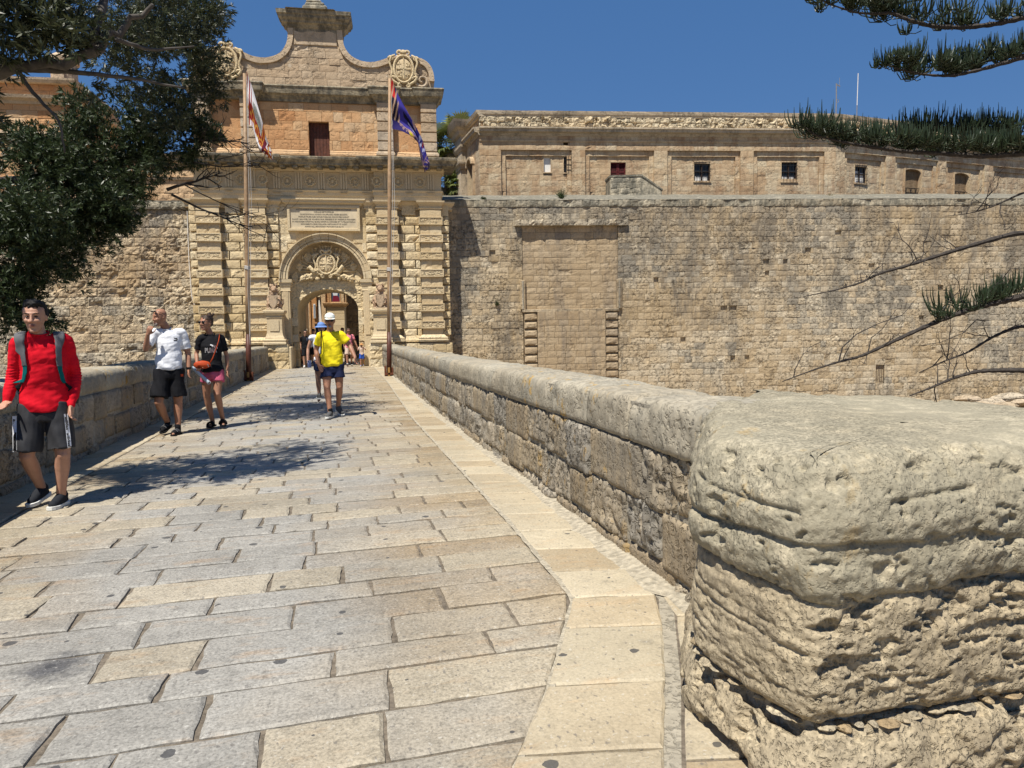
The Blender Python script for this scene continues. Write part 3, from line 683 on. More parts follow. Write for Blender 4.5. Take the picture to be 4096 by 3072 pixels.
# plinths
bs=Stones(gate,M['gate'],'plinth_stone',2.6,4)
for s in (-1,1):
    x0,x1=(-5.9,-2.42) if s<0 else (2.42,5.9)
    z=-3
    while z<1.05:
        bs.fill(x0,x1,z,min(z+.45,1.12),(.4,.46),(.5,.9),off=lambda u,zz:-.14,dep=.4,nu=4,nz=4,amp=.014,ch=.02);z+=.45
bs.finish(300)
for (x0,x1) in ((-5.5,-4.5),(-3.45,-2.5),(2.5,3.45),(4.5,5.5)):
    mb=MB();mb.sweep([(x0-.0,.5),(x0-.0,0),(x1+.0,0),(x1+.0,.5)],[(-.02,1.10),(.20,1.12),(.22,1.2),(.17,1.23),(.19,1.28),(.18,1.33),(.12,1.35),(.10,1.38),(.06,1.42),(-.02,1.46)],.2,.008,.6);mb.build('base_moulding',M['gate'],gate)
mb=MB();mb.sweep([(-4.6,.2),(-3.3,.2)],[(-.02,1.1),(.1,1.12),(.1,1.2),(.05,1.3),(.02,1.4),(-.02,1.42)],.2,.006,.5);mb.build('base_moulding',M['gate'],gate);mb=MB();mb.sweep([(3.3,.2),(4.6,.2)],[(-.02,1.1),(.1,1.12),(.1,1.2),(.05,1.3),(.02,1.4),(-.02,1.42)],.2,.006,.5)
mb.build('base_moulding',M['gate'],gate)
# capitals
CP=[(-.05,7.36),(.05,7.37),(.06,7.40),(.02,7.42),(.02,7.5),(.05,7.52),(.06,7.56),(.11,7.6),(.13,7.63),(.16,7.66),(.17,7.73),(-.05,7.735)]
for s in (-1,1):
    path=[(-6.0,.75),(-6.0,.3),(-5.5,.3),(-5.5,0),(-4.5,0),(-4.5,.3),(-3.45,.3),(-3.45,0),(-2.5,0),(-2.5,.25),(-1.95,.25),(-1.95,.6)]
    path=path if s<0 else [(-x,y) for x,y in path][::-1]
    mb=MB();mb.sweep(path,CP,.25,.006,.5);mb.build('capital',M['gate_smooth'],gate)
# central bay: wall with two arches
AX=.08;R1=1.72;R2=2.1;SP=4.12
def arc(r,n,cx=AX,cz=SP,rz=None,a0=pi,a1=0):return [(cx+r*cos(a0+(a1-a0)*i/n),cz+(rz or r)*sin(a0+(a1-a0)*i/n)) for i in range(n+1)]
cw=Stones(gate,M['gate'],'wall_stone',2.2,5)
def hole_arch(u,z):return False
zz=3.0
N=22
# spandrel masonry ring-cut: courses trimmed by the archivolt
z=4.12
while z<7.7:
    hgt=.42;z1=min(z+hgt,7.72);zm=(z+z1)/2
    for s in (-1,1):
        rr=R2+.02;dz=z-SP
        xin=(sqrt(max(rr*rr-dz*dz,0)) if dz<rr else 0)
        xa,xb=(AX+xin,1.97) if s>0 else (-1.97,AX-xin)
        if xb-xa>.12:
            n_=max(1,int((xb-xa)/.62));
            for i in range(n_):cw.add(xa+(xb-xa)*i/n_,xa+(xb-xa)*(i+1)/n_,z,z1,.3,.3,5,4,.003,.006,.012,rough=1)
    z=z1
cw.finish(300)
mb=MB()       # solid masonry behind: spandrels over the big arch
A=arc(R2-.02,28);B=[(-2.05,SP)]+[(-2.05,7.8)]*0
outer=[]
for x,zq in A:
    outer.append((x,7.8))
mb.band(A,outer,.33,.85,.5)
mb.box(-2.05,AX-R2+.03,.33,.85,4.0,7.8,.5);mb.box(AX+R2-.03,2.2,.33,.85,4.0,7.8,.5)
mb.build('spandrel',M['gate'],gate,amp=.0)
# archivolt voussoirs
nV=17
for i in range(nV):
    a0=pi-(pi*i/nV)-.004;a1=pi-(pi*(i+1)/nV)+.004;t=random.random()
    mb=MB()
    for (r0,r1,y0,y1) in ((R1,R1+.09,.16,.8),(R1+.09,R1+.12,.2,.8),(R1+.12,R1+.25,.13,.8),(R1+.25,R1+.33,.09,.8),(R1+.33,R2,.03,.8)):
        mb.band(arc(r0,4,a0=a0,a1=a1),arc(r1,4,a0=a0,a1=a1),y0,y1,t)
    mb.build('voussoir',M['gate_smooth'],gate,amp=.008,freq=6)
# tympanum wall and lower wall with basket arch
tv=.72
mb=MB();mb.band(arc(R1+.02,28),[(x,SP) for x,_ in arc(R1+.02,28)],tv,tv+.3,.2);tym=mb.build('tympanum',M['gate_smooth'],gate)
lw=Stones(gate,M['gate'],'voussoir',3.4,6)
EA,EB,ES=1.40,.97,2.70
k=15
mb=MB();mb.band([(AX-EA,-.2)]+arc(EA,28,cz=ES,rz=EB)+[(AX+EA,-.2)],[(AX-1.75,-.2)]+[(AX+max(-1.75,min(1.75,1.35*(x-AX))),4.14 if 0<i_<28 else 3.6) for i_,(x,_) in enumerate(arc(EA,28,cz=ES,rz=EB))]+[(AX+1.75,-.2)],.7,3.6,.5)
mb.band([(AX-1.76,3.5)]*1+[(AX-1.76+3.52*i/20,3.9) for i in range(21)]+[(AX+1.76,3.5)],[(AX-1.76,4.12)]+[(AX-1.76+3.52*i/20,4.13) for i in range(21)]+[(AX+1.76,4.12)],.74,1.2,.5)
mb.build('inner_arch_wall',M['gate'],gate)
# rough skin of the lower wall, displaced grid masked around the basket arch
nu,nz=150,170;U,Z=np.meshgrid(np.linspace(AX-1.74,AX+1.74,nu+1),np.linspace(0,4.12,nz+1));U=U.ravel();Z=Z.ravel()
xx=U-AX
def inside(x,z):return (np.abs(x)<EA)&((z<ES)|(((x/EA)**2+((z-ES)/EB)**2)<1))
# snap inner points to the arch
r_=np.sqrt((xx/EA)**2+(np.maximum(Z-ES,0)/EB)**2);ins=inside(xx,Z)
Us=U.copy();Zs=Z.copy()
Y=.66+.045*fbm(np.c_[U*5,U*0,Z*9],4,71,.6)+.02*fbm(np.c_[U*14,U*0,Z*30],2,72)
jam=ss(1.36,1.44,np.abs(xx));V=np.stack([Us,Y,Zs],1)
a=(np.arange(nz)[:,None]*(nu+1)+np.arange(nu)).ravel();Q=np.stack([a,a+1,a+nu+2,a+nu+1],1)
keep=~(ins[Q].any(1));near=ins[Q].any(1)&~ins[Q].all(1)
Q1=Q[keep|near];pi_=np.unique(Q1[ins[Q1]])
th=np.arctan2(np.maximum(Z[pi_]-ES,0)/EB,xx[pi_]/EA);up_=Z[pi_]>ES
V[pi_,0]=np.where(up_,AX+EA*np.cos(th),AX+np.sign(xx[pi_])*EA);V[pi_,2]=np.where(up_,ES+EB*np.sin(th),Z[pi_])
mk('rough_face',V,Q1,M['gate'],gate,True,.55)
# joints of the lower arch: proud jamb stones
for s in (-1,1):
    for i in range(7):
        z0=.02+i*.385;mb=MB();xa=AX+s*1.405;xb=AX+s*(1.70 if i%2 else 1.62);x0,x1=min(xa,xb),max(xa,xb)
        mb.box(x0,x1,.6+random.uniform(-.01,.01),.9,z0+.006,z0+.379,random.random(),.02);mb.build('jamb_stone',M['gate'],gate,amp=.02,freq=7,seed=i)
# imposts and pilaster strips carrying the archivolt
for s in (-1,1):
    mb=MB();x0,x1=(AX-2.06,AX-1.64) if s<0 else (AX+1.64,AX+2.06)
    mb.box(x0+.03,x1-.03,.2,.8,-.2,3.7,.6)
    mb.box(x0+.10,x1-.10,.17,.21,1.5,3.55,.4)
    mb.sweep([(x0,.8),(x0,.2),(x1,.2),(x1,.8)],[(-.02,3.55),(.02,3.57),(.02,3.6),(.0,3.62),(.0,3.74),(.03,3.8),(.05,3.88),(.05,3.93),(.09,3.96),(.1,4.11),(-.1,4.12)],.3,.005,.6);mb.build('impost',M['gate_smooth'],gate)
# plaque
mb=MB();mb.sweep([(-1.62,.35),(-1.62,.2),(1.78,.2),(1.78,.35)],[(-.05,7.5),(.0,7.5),(.02,7.55),(.1,7.6),(.14,7.62),(.15,7.7),(.2,7.74),(.2,7.8),(-.05,7.82)],.3,.004,.6)
mb.build('plaque_hood',M['gate_smooth'],gate)
mb=MB()
for a,b_,c,d in ((-1.56,1.72,7.38,7.5),(-1.56,1.72,6.33,6.45),(-1.56,-1.44,6.45,7.38),(1.6,1.72,6.45,7.38)):mb.box(a,b_,.14,.34,c,d,.6,.01)
mb.build('plaque_frame',M['gate_smooth'],gate)
M['marble']=plain('plaque_marble',(.60,.50,.34),.6,nv=.2,ns=3);M['letters']=plain('letter_fill',(.22,.19,.14),.9)
mb=MB();mb.box(-1.44,1.6,.2,.3,6.45,7.38,.5);mb.build('tablet',M['marble'],gate)
TX=['ANTIQUISSIMÆ HUIUS URBIS QUAM PATRES DIXERE NOTABILEM','INSULÆ METROPOLIM','QUÆ DIVI PAULI DIVINO NAUFRAGIO FIDEM EDOCTA','PRIMUM PRÆSULEM DIVUM PUBLIUM CONCIVEM HABUIT','D.ANT. MANOEL DE VILHENA M.M. EGREGIUS ET PIISSIMUS PRINCEPS','IN HONOREM APOSTOLI EJUSQ DISCIPULI AMOREM ET TUTELAM POPULI','MONUMENTA PENE COLLAPSA RESTAURAVIT ET AUXIT','ANNO SAL. MDCCXXIV PRINCIPATUS SUI III']
def textmesh(s,size,bold=0,width=None,ext=.002):
    c=bpy.data.curves.new('txt','FONT');c.body=s;c.size=size;c.extrude=ext;c.offset=bold;c.align_x='CENTER';c.align_y='CENTER';c.resolution_u=2
    o=bpy.data.objects.new('txt',c);COL.objects.link(o);dg=bpy.context.evaluated_depsgraph_get();me=bpy.data.meshes.new_from_object(o.evaluated_get(dg));bpy.data.objects.remove(o);bpy.data.curves.remove(c)
    V=np.zeros(len(me.vertices)*3);me.vertices.foreach_get('co',V);V=V.reshape(-1,3);Fs=[tuple(p.vertices) for p in me.polygons];bpy.data.meshes.remove(me)
    if width and len(V):
        w_=np.ptp(V[:,0]);V[:,0]*=width/w_
    return V,Fs
mb=MB()
for i,s in enumerate(TX):
    V,Fs=textmesh(s,.088,.0025,width={0:2.5,1:.9,2:2.15,3:2.3,4:2.85,5:2.85,6:2.1,7:1.75}[i])
    mb.add(np.stack([V[:,0]+.08,.196-V[:,2],V[:,1]+7.31-i*.111],1),Fs)
mb.build('inscription',M['letters'],gate)
# entablature
def gpath(e,xo,cen,yf=0,yc=.25):     # plan path stepping back over the centre bay
    return [(-xo-.04,1.2),(-xo-.04,yf+.3),(-xo,yf+.3),(-xo,yf),(-cen,yf),(-cen,yc),(cen,yc),(cen,yf),(xo,yf),(xo,yf+.3),(xo+.04,yf+.3),(xo+.04,1.2)]
mb=MB();pp=gpath(0,5.53,2.4)
mb.sweep(pp,[(-.6,7.735),(.0,7.735),(.0,7.93),(.03,7.94),(.03,8.12),(.06,8.14),(.08,8.2),(.02,8.21),(-.6,8.22)],.35,.005,.6)
mb.build('architrave',M['gate_smooth'],gate)
mb=MB();mb.sweep(pp,[(-.6,8.2),(-.01,8.2),(-.01,9.04),(-.6,9.05)],.35,.004,.35);mb.build('frieze',M['gate_smooth'],gate)
def yfr(u):return -.0 if 2.4<abs(u)<5.55 else .25
wr=[-4.55+1.01*k for k in range(-0,10)]
for u in [-4.55,-3.5,-2.55,-1.5,-.49,.52,1.53,2.55,3.53,4.54]:
    y=yfr(u);mb=MB()
    mb.tube([(u+.2*cos(a),y-.035,8.6+.2*sin(a)) for a in np.linspace(0,2*pi,19)],.034,6,.5,False)
    for i in range(16):
        a=2*pi*i/16;r=.2+.055*(1 if i%2 else -1);mb.ball((u+r*cos(a),y-.05,8.6+r*sin(a)),(.035,.03,.02),5,4,.6)
    mb.ball((u,y-.02,8.62),(.07,.04,.1),7,5)
    mb.build('wreath',M['gate'],gate)
for u in [-5.05,-4.03,-3.02,-1.98,-1.0,.02,1.03,2.02,3.04,4.03,5.05]:
    y=yfr(u);mb=MB()
    for k in (-1,0,1):mb.box(u+k*.115-.045,u+k*.115+.045,y-.05,y+.02,8.24,8.98,.5,.012)
    mb.box(u-.18,u+.18,y-.06,y+.02,8.98,9.04,.5)
    for k in range(6):mb.box(u-.16+k*.06,u-.125+k*.06,y-.09,y-.0,8.06,8.12,.5)
    mb.build('triglyph',M['gate_smooth'],gate)
mb=MB();mb.sweep(pp,[(-.6,9.05),(.06,9.05),(.09,9.12),(.14,9.14),(.14,9.20),(-.6,9.21)],.35,.006,.5);mb.build('bed_moulding',M['gate_smooth'],gate)
for i,u in enumerate(np.arange(-5.45,5.5,.545)):
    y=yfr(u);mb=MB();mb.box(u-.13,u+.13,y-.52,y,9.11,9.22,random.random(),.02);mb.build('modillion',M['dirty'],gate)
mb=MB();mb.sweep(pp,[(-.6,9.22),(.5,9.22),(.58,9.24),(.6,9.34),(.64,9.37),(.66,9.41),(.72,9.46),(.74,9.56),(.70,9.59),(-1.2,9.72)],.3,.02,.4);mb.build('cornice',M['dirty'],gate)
# attic storey
_before=set(gate.children)
AV=.95
at_=Stones(gate,M['attic'],'attic_stone',2.0,8)
dx0,dx1=-.44,.46
for a,b_ in ((-2.7,2.7),):at_.fill(a,b_,9.98,12.05,(.38,.46),(.35,.75),holes=((dx0,dx1,9.5,11.42),),off=lambda u,z:AV,dep=.25,nu=4,nz=3,amp=.009,ch=.006,jit=.006,rough=1)
for s in (-1,1):
    a,b_=(3.35,4.65) if s>0 else (-4.65,-3.35);at_.fill(a,b_,9.98,12.05,(.38,.46),(.35,.75),off=lambda u,z:AV+.05,dep=.25,nu=4,nz=3,amp=.009,ch=.006)
at_.finish(300)
mb=MB();mb.box(-5.3,dx0-.02,AV+.05,2.2,9.6,12.6,.3);mb.box(dx1+.02,5.3,AV+.05,2.2,9.6,12.6,.3);mb.box(dx0-.02,dx1+.02,AV+.05,2.2,11.44,12.6,.3);mb.box(dx0-.05,dx1+.05,AV+.75,2.2,9.6,11.5,.3)
mb.build('attic_core',M['attic'],gate)
mb=MB()
for a,b_ in ((-5.35,-.46),(.48,5.35)):mb.sweep([(a,AV),(b_,AV)],[(-.05,9.7),(.09,9.72),(.09,9.8),(.06,9.84),(.06,9.9),(.02,9.95),(-.05,9.98)],.3,.008,.7)
mb.build('attic_base',M['attic'],gate)
for s in (-1,1):
    for x0,x1 in ((2.65,3.35),(4.65,5.37)):
        a,b_=(x0,x1) if s>0 else (-x1,-x0)
        mb=MB();mb.box(a+.03,b_-.03,AV-.28,AV+.3,9.72,12.4,.5);mb.build('attic_pilaster',M['gable'],gate)
        for k in range(5):
            z0=9.93+k*.44;mb=MB();mb.box(a,b_,AV-.34,AV,z0+.03,z0+.40,random.random(),.012);mb.build('band_block',M['gable'],gate,amp=.005,freq=5)
        mb=MB();mb.sweep([(a,AV),(a,AV-.32),(b_,AV-.32),(b_,AV)],[(-.04,9.7),(.08,9.72),(.08,9.8),(.03,9.9),(-.04,9.92)],.4,.004);mb.build('pilaster_base',M['gable'],gate)
M['door']=plain('door_wood',(.115,.04,.022),.6,nv=.5,ns=9,bump=.3)
dr=empty('door',(0,AV+.3,9.72));dr.parent=gate
for i in range(6):
    mb=MB();x0=dx0+.01+i*.148;mb.box(x0,x0+.142,0,.04,0,1.7,random.random(),.006);mb.build('plank',M['door'],dr)
cpp=[(-5.6,1.6),(-5.6,AV-.3),(-5.45,AV-.3),(-2.55,AV-.3),(-2.55,AV),(2.55,AV),(2.55,AV-.3),(5.45,AV-.3),(5.45,1.6)]
cpp=[(-5.4,1.6),(-5.4,AV-.3),(-2.6,AV-.3),(-2.6,AV),(2.6,AV),(2.6,AV-.3),(3.4,AV-.3),(3.4,AV-.15),(4.6,AV-.15),(4.6,AV-.3),(5.4,AV-.3),(5.4,1.6)]
cpp=[(-5.4,1.6),(-5.4,AV-.3),(-4.6,AV-.3),(-4.6,AV-.15),(-3.4,AV-.15),(-3.4,AV-.3),(-2.6,AV-.3),(-2.6,AV),(2.6,AV),(2.6,AV-.3),(3.4,AV-.3),(3.4,AV-.15),(4.6,AV-.15),(4.6,AV-.3),(5.4,AV-.3),(5.4,1.6)]
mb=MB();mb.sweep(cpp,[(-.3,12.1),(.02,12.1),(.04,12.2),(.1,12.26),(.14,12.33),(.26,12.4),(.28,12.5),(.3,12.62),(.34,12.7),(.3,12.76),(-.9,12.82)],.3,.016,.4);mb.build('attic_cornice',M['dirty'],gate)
# gable
GV=.95
def bez(p0,p1,p2,p3,n=14):
    return [tuple((1-t)**3*np.array(p0)+3*t*(1-t)**2*np.array(p1)+3*t*t*(1-t)*np.array(p2)+t**3*np.array(p3)) for t in np.linspace(0,1,n)]
half=[(5.28,12.8),(5.33,13.2)]+bez((5.33,13.25),(5.33,13.95),(4.95,14.3),(4.3,14.26),12)+[(3.55,14.25)]+bez((3.5,14.25),(3.1,14.2),(2.9,13.98),(2.45,13.95),8)+bez((2.4,13.95),(1.7,13.95),(1.22,14.3),(1.2,15.05),14)+[(1.2,15.3)]
outl=[(-x,z) for x,z in half]+half[::-1]
mb=MB();mb.prism(outl,GV,GV+.55,.4);mb.build('gable_core',M['gable'],gate)
gs=Stones(gate,M['gable'],'gable_stone',2.2,9)
hx=np.array(half);order=np.argsort(hx[:,1])
def wid(z):   # half width of the field at height z
    m=0
    for (x0,z0),(x1,z1) in zip(half[:-1],half[1:]):
        if min(z0,z1)<=z<=max(z0,z1) and abs(z1-z0)>1e-6:
            x=x0+(x1-x0)*(z-z0)/(z1-z0)
            if z>13.97 and x>2.6:continue
            m=max(m,x)
    return m
z=12.82
while z<15.2:
    hgt=random.uniform(.26,.34);z1=min(z+hgt,15.25);w_=min(wid(z+.001),wid((z+z1)/2),wid(z1-.001)) if z>13.2 else 5.1
    if z1>13.97:w_=min(wid(z1),wid(max(z,13.98)))
    w_-=.22
    if w_>.3:gs.fill(-w_,w_,z,z1,(hgt,hgt+.001),(.4,.8),off=lambda u,zz:GV-.035,dep=.1,nu=4,nz=3,amp=.012,ch=.006,rough=1)
    z=z1
gs.finish(300)
inn=[]
hp=np.array(half);T_=np.gradient(hp,axis=0);T_/=np.linalg.norm(T_,axis=1,keepdims=True)
for s in (-1,1):
    A=[(s*x,z) for x,z in half[1:]];B=[(s*(x-t[1]*.0- (t[1])*.24),z+(t[0])*.24) for (x,z),t in zip(half[1:],T_[1:])]
    mb=MB();mb.band(A,B,GV-.13,GV+.6,.5);mb.build('gable_coping',M['gable'],gate,amp=.012,freq=4)
for s in (-1,1):   # scroll volutes
    P=[(s*(4.76-(.34-.018*k)*cos(k*.5)),GV-.08,13.22-(.34-.018*k)*sin(k*.5)) for k in range(17)];mb=MB();mb.tube(P,np.linspace(.09,.045,17),8)
    mb.build('volute',M['gable'],gate)
def cartouche(parent,cx,cz,w,h,y,crown=False):
    o=MB();o.ball((cx,y,cz),(w*.36,.10,h*.36),20,10,.5);o.build('shield',M['gate_smooth'],parent,smooth=True)
    o=MB();o.tube([(cx+w*.40*cos(a),y-.05,cz+h*.40*sin(a)) for a in np.linspace(0,2*pi,29)],.055*w,8,.5,False)
    # cross and quarterings
    o.box(cx-w*.3,cx+w*.3,y-.115,y-.05,cz-.02*h,cz+.03*h,.5,.01);o.box(cx-.025*w,cx+.03*w,y-.115,y-.05,cz-h*.3,cz+h*.33,.5,.01)
    for (a,b_) in ((-.18,.15),(.15,-.17)):
        o.box(cx+a*w-.09*w,cx+a*w+.09*w,y-.10,y-.05,cz+b_*h-.015,cz+b_*h+.015,.5);o.box(cx+a*w-.015,cx+a*w+.015,y-.10,y-.05,cz+b_*h-.09*h,cz+b_*h+.09*h,.5)
    for (a,b_) in ((.16,.17),(-.16,-.17)):
        for k in range(7):o.ball((cx+(a+random.uniform(-.08,.08))*w,y-.09,cz+(b_+random.uniform(-.09,.09))*h),(.05*w,.03,.03*h),6,4)
    o.build('shield_frame',M['gate'],parent)
    o=MB()
    for s in (-1,1):
        def sc(px,pz,r,turn,a0,flip=1):
            return [(cx+s*(px+ (r*(1-.075*k))*cos(a0+flip*k*turn)),y-.04,cz+pz+(r*(1-.075*k))*sin(a0+flip*k*turn)) for k in range(11)]
        o.tube(sc(w*.50,h*.30,.12*w,.5,0),np.linspace(.05,.02,11)*w*1.2,7);o.tube(sc(w*.47,-h*.30,.13*w,.5,pi,-1),np.linspace(.05,.02,11)*w*1.2,7)
        o.tube(sc(w*.16,-h*.50,.10*w,.55,pi/2,-1),np.linspace(.05,.02,11)*w*1.2,7);o.tube(sc(w*.18,h*.47,.12*w,.5,pi,-1),np.linspace(.06,.03,11)*w*1.2,7)
        P=bez((cx+s*w*.3,y,cz+h*.46),(cx+s*w*.62,y-.03,cz+h*.42),(cx+s*w*.42,y-.03,cz),(cx+s*w*.56,y-.03,cz-h*.16),9) if False else [(cx+s*w*f,y-.04,cz+h*g_) for f,g_ in ((.34,.42),(.5,.36),(.58,.2),(.5,.02),(.47,-.12),(.55,-.24),(.44,-.36),(.26,-.44),(.1,-.5))]
        o.tube(P,[.04*w,.06*w,.05*w,.04*w,.045*w,.05*w,.06*w,.05*w,.04*w],7)
    o.ball((cx,y-.05,cz+h*.50),(.13*w,.08,.08*h),8,6)
    o.build('scrollwork',M['gate'],parent,smooth=True)
for s,x in ((-1,-3.85),(1,3.92)):
    c=empty('coat_of_arms',(0,0,0));c.parent=gate;cartouche(c,x,13.66,1.1,1.5,GV-.17)
    mb=MB();mb.ball((x,GV+.05,13.65),(.62,.2,.85),16,8);mb.build('backing',M['gable'],c)
# neck cornice and finial
mb=MB();mb.box(-.95,.95,GV-.08,GV+.5,14.6,15.32,.5,.02);mb.build('gable_neck',M['gable'],gate,amp=.01)
mb=MB();mb.sweep([(-1.2,GV+.6),(-1.2,GV-.06),(1.2,GV-.06),(1.2,GV+.6),(-1.2,GV+.6)],[(-.3,15.12),(.02,15.14),(.03,15.3),(.09,15.36),(.14,15.45),(.22,15.5),(.23,15.58),(.34,15.68),(.36,15.78),(.41,15.82),(.43,15.98),(-1.2,16.0)],.3,.014,.4)
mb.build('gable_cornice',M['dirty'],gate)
mb=MB();mb.box(-.52,.58,GV-.3,GV+.5,15.98,16.30,.5,.08);mb.box(-.4,.45,GV-.25,GV+.4,16.26,16.44,.6,.06);mb.box(-.35,.33,GV-.2,GV+.3,16.43,16.56,.7,.05);mb.build('broken_finial',M['coping'],gate,amp=.05,freq=5)
for o in set(gate.children)-_before:
    o.location=(o.location.x*1.028-.095,o.location.y,o.location.z*1.028-.04);o.scale=(1.028,1,1.028)
# tympanum relief
rel=empty('tympanum_relief',(AX,tv,0));rel.parent=gate
cartouche(rel,0,4.84,1.0,1.16,-.22)
mb=MB()
for i,z in enumerate((5.45,5.49,5.65)):mb.tube([(.24*cos(a)*(1+.15*(i==2)),-.1-.1*abs(sin(a)),z) for a in np.linspace(0,-pi,14)],.03,6)
for a in np.linspace(-.22,.22,5):mb.tube([(a*.9,-.2,5.49),(a*1.2,-.22,5.63)],[.05,.02],6);mb.ball((a*1.25,-.22,5.68),.035,6,5)
mb.box(-.24,.24,-.15,0,5.4,5.62,.5);mb.build('crown',M['gate'],rel)
mb=MB();rnd=random.Random(5)
for s in (-1,1):
    for k in range(9):
        a=pi/2-s*(.30+k*.125);r=1.55-.012*k;p0=(s*.3,-.05,4.5);p1=(r*cos(a),-.07,4.15+r*sin(a)*.98)
        mb.tube([p0,p1],[.03,.022],6)
        ty=k%3
        if ty==0:
            mb.tube([np.array(p1)*.9+np.array(p0)*.1,p1],[.03,.10],8)
        elif ty==1:
            mb.ball(p1,(.05,.04,.12),6,5)
        else:
            q=np.array(p1);mb.add([q,q+[s*.25,-.03,-.25],q+[s*.05,-.05,-.55],q+[-s*.12,0,-.3]],[(0,1,2,3),(3,2,1,0)])
mb.build('trophies',M['gate'],rel,amp=.02,freq=8)
mb=MB()
for s in (-1,1):
    for k in range(34):
        x=s*rnd.uniform(.42,1.12);z=4.12+rnd.uniform(.0,.55)*(1.25-abs(x));mb.ball((x,-.22+rnd.uniform(-.05,.05),z),(rnd.uniform(.04,.11),rnd.uniform(.05,.12),rnd.uniform(.04,.12)),8,6)
    mb.tube([(s*.5,-.2,4.2),(s*.8,-.28,4.28),(s*1.05,-.2,4.2),(s*1.22,-.15,4.35)],[.05,.09,.08,.03],8);mb.tube([(s*.45,-.25,4.35),(s*.62,-.3,4.5),(s*.75,-.3,4.72),(s*.85,-.25,4.6)],[.06,.1,.1,.05],8)
    mb.tube([(s*.9,-.2,4.2),(s*1.15,-.25,4.12),(s*1.2,-.2,4.0)],[.1,.08,.05],8)
    mb.tube([(s*.4,-.2,4.75),(s*.7,-.2,4.95),(s*.9,-.2,4.93)],[.025,.02,.01],6)
mb.build('figures',M['gate'],rel,smooth=True,amp=.04,freq=11,kind='stuff')
# ---------------------------------------------------------------- pedestals and lions
def pedestal(u0,u1,label):
    r=empty('pedestal',gp(0,-.9),GA);tag(r,label,'pedestal')
    m=(u0+u1)/2;w_=(u1-u0)/2;D=.82
    mb=MB();P=[(m-w_+.1,D),(m-w_+.1,.1),(m+w_-.1,.1),(m+w_-.1,D)]
    mb.sweep(P,[(-.3,1.1),(.16,1.12),(.16,1.2),(.12,1.24),(.15,1.27),(.15,1.33),(.08,1.36),(.07,1.42),(.03,1.5),(.0,1.62),(-.01,1.75),(-.01,2.3),(.02,2.32),(.02,2.36),(-.01,2.37),(-.01,2.42),(.05,2.46),(.07,2.52),(.11,2.55),(.12,2.64),(.08,2.67),(-.36,2.68)],.2,.012,.5)
    mb.build('moulded_body',M['gate_smooth'],r)
    mb=MB();mb.box(m-w_+.24,m+w_-.24,.075,.1,1.72,2.22,.6);mb.build('panel',M['gate_smooth'],r)
    ss2=Stones(r,M['gate'],'base_stone',3,20+int(u0))
    a,b_=m-w_-.1,m+w_+.14
    for z0,z1 in ((-.15,.36),(.36,.74),(.74,1.11)):
        c_=m+random.uniform(-.15,.15);ss2.add(a,c_,z0,z1,0,.85,6,5,.004,.02,.03,rough=.6);ss2.add(c_,b_,z0,z1,0,.85,6,5,.004,.02,.03,rough=.6)
    ss2.finish();return r
pedestal(-2.60,-1.72,'moulded stone pedestal left of the archway carrying a lion')
pedestal(2.12,3.02,'moulded stone pedestal right of the archway, beside the taller flagpole')
for q in ((-1.62,-1.46,-.85,.6),(1.95,2.06,-.5,.6)):
    mb=MB();mb.box(*q,-.1,1.0,.5,.03);mb.build('guard_stone',M['gate'],gate,amp=.03,freq=4)
def vox(mb,name,mat,parent,v,sm=3,amp=0,freq=6,seed=0,fn=None,smooth=True,**k):
    V,Fs,T=mb.arrays();me=bpy.data.meshes.new('tmp');me.from_pydata(V.tolist(),[],Fs);me.update();o=bpy.data.objects.new('tmp',me);COL.objects.link(o)
    m=o.modifiers.new('r','REMESH');m.mode='VOXEL';m.voxel_size=v
    if sm:m=o.modifiers.new('s','SMOOTH');m.factor=.5;m.iterations=sm
    dg=bpy.context.evaluated_depsgraph_get();m2=bpy.data.meshes.new_from_object(o.evaluated_get(dg));bpy.data.objects.remove(o);bpy.data.meshes.remove(me)
    n=len(m2.vertices);V=np.zeros(n*3);m2.vertices.foreach_get('co',V);V=V.reshape(-1,3);N=np.zeros(n*3);m2.vertices.foreach_get('normal',N);N=N.reshape(-1,3)
    if amp:V=V+N*(fbm(V*freq,3,seed)*amp)[:,None]
    if fn is not None:V=fn(V,N)
    m2.vertices.foreach_set('co',V.ravel());m2.polygons.foreach_set('use_smooth',np.full(len(m2.polygons),smooth));m2.update();m2.name=name
    return link(name,m2,mat,parent,**k)
M['lion']=stone('lion_stone',[(.46,.31,.20),(.56,.43,.29),(.64,.53,.38)],amt=.4,ss_=2.5,vs=1,pit=22,pitd=.5,bump=.8,bd=.01,blk=.6)
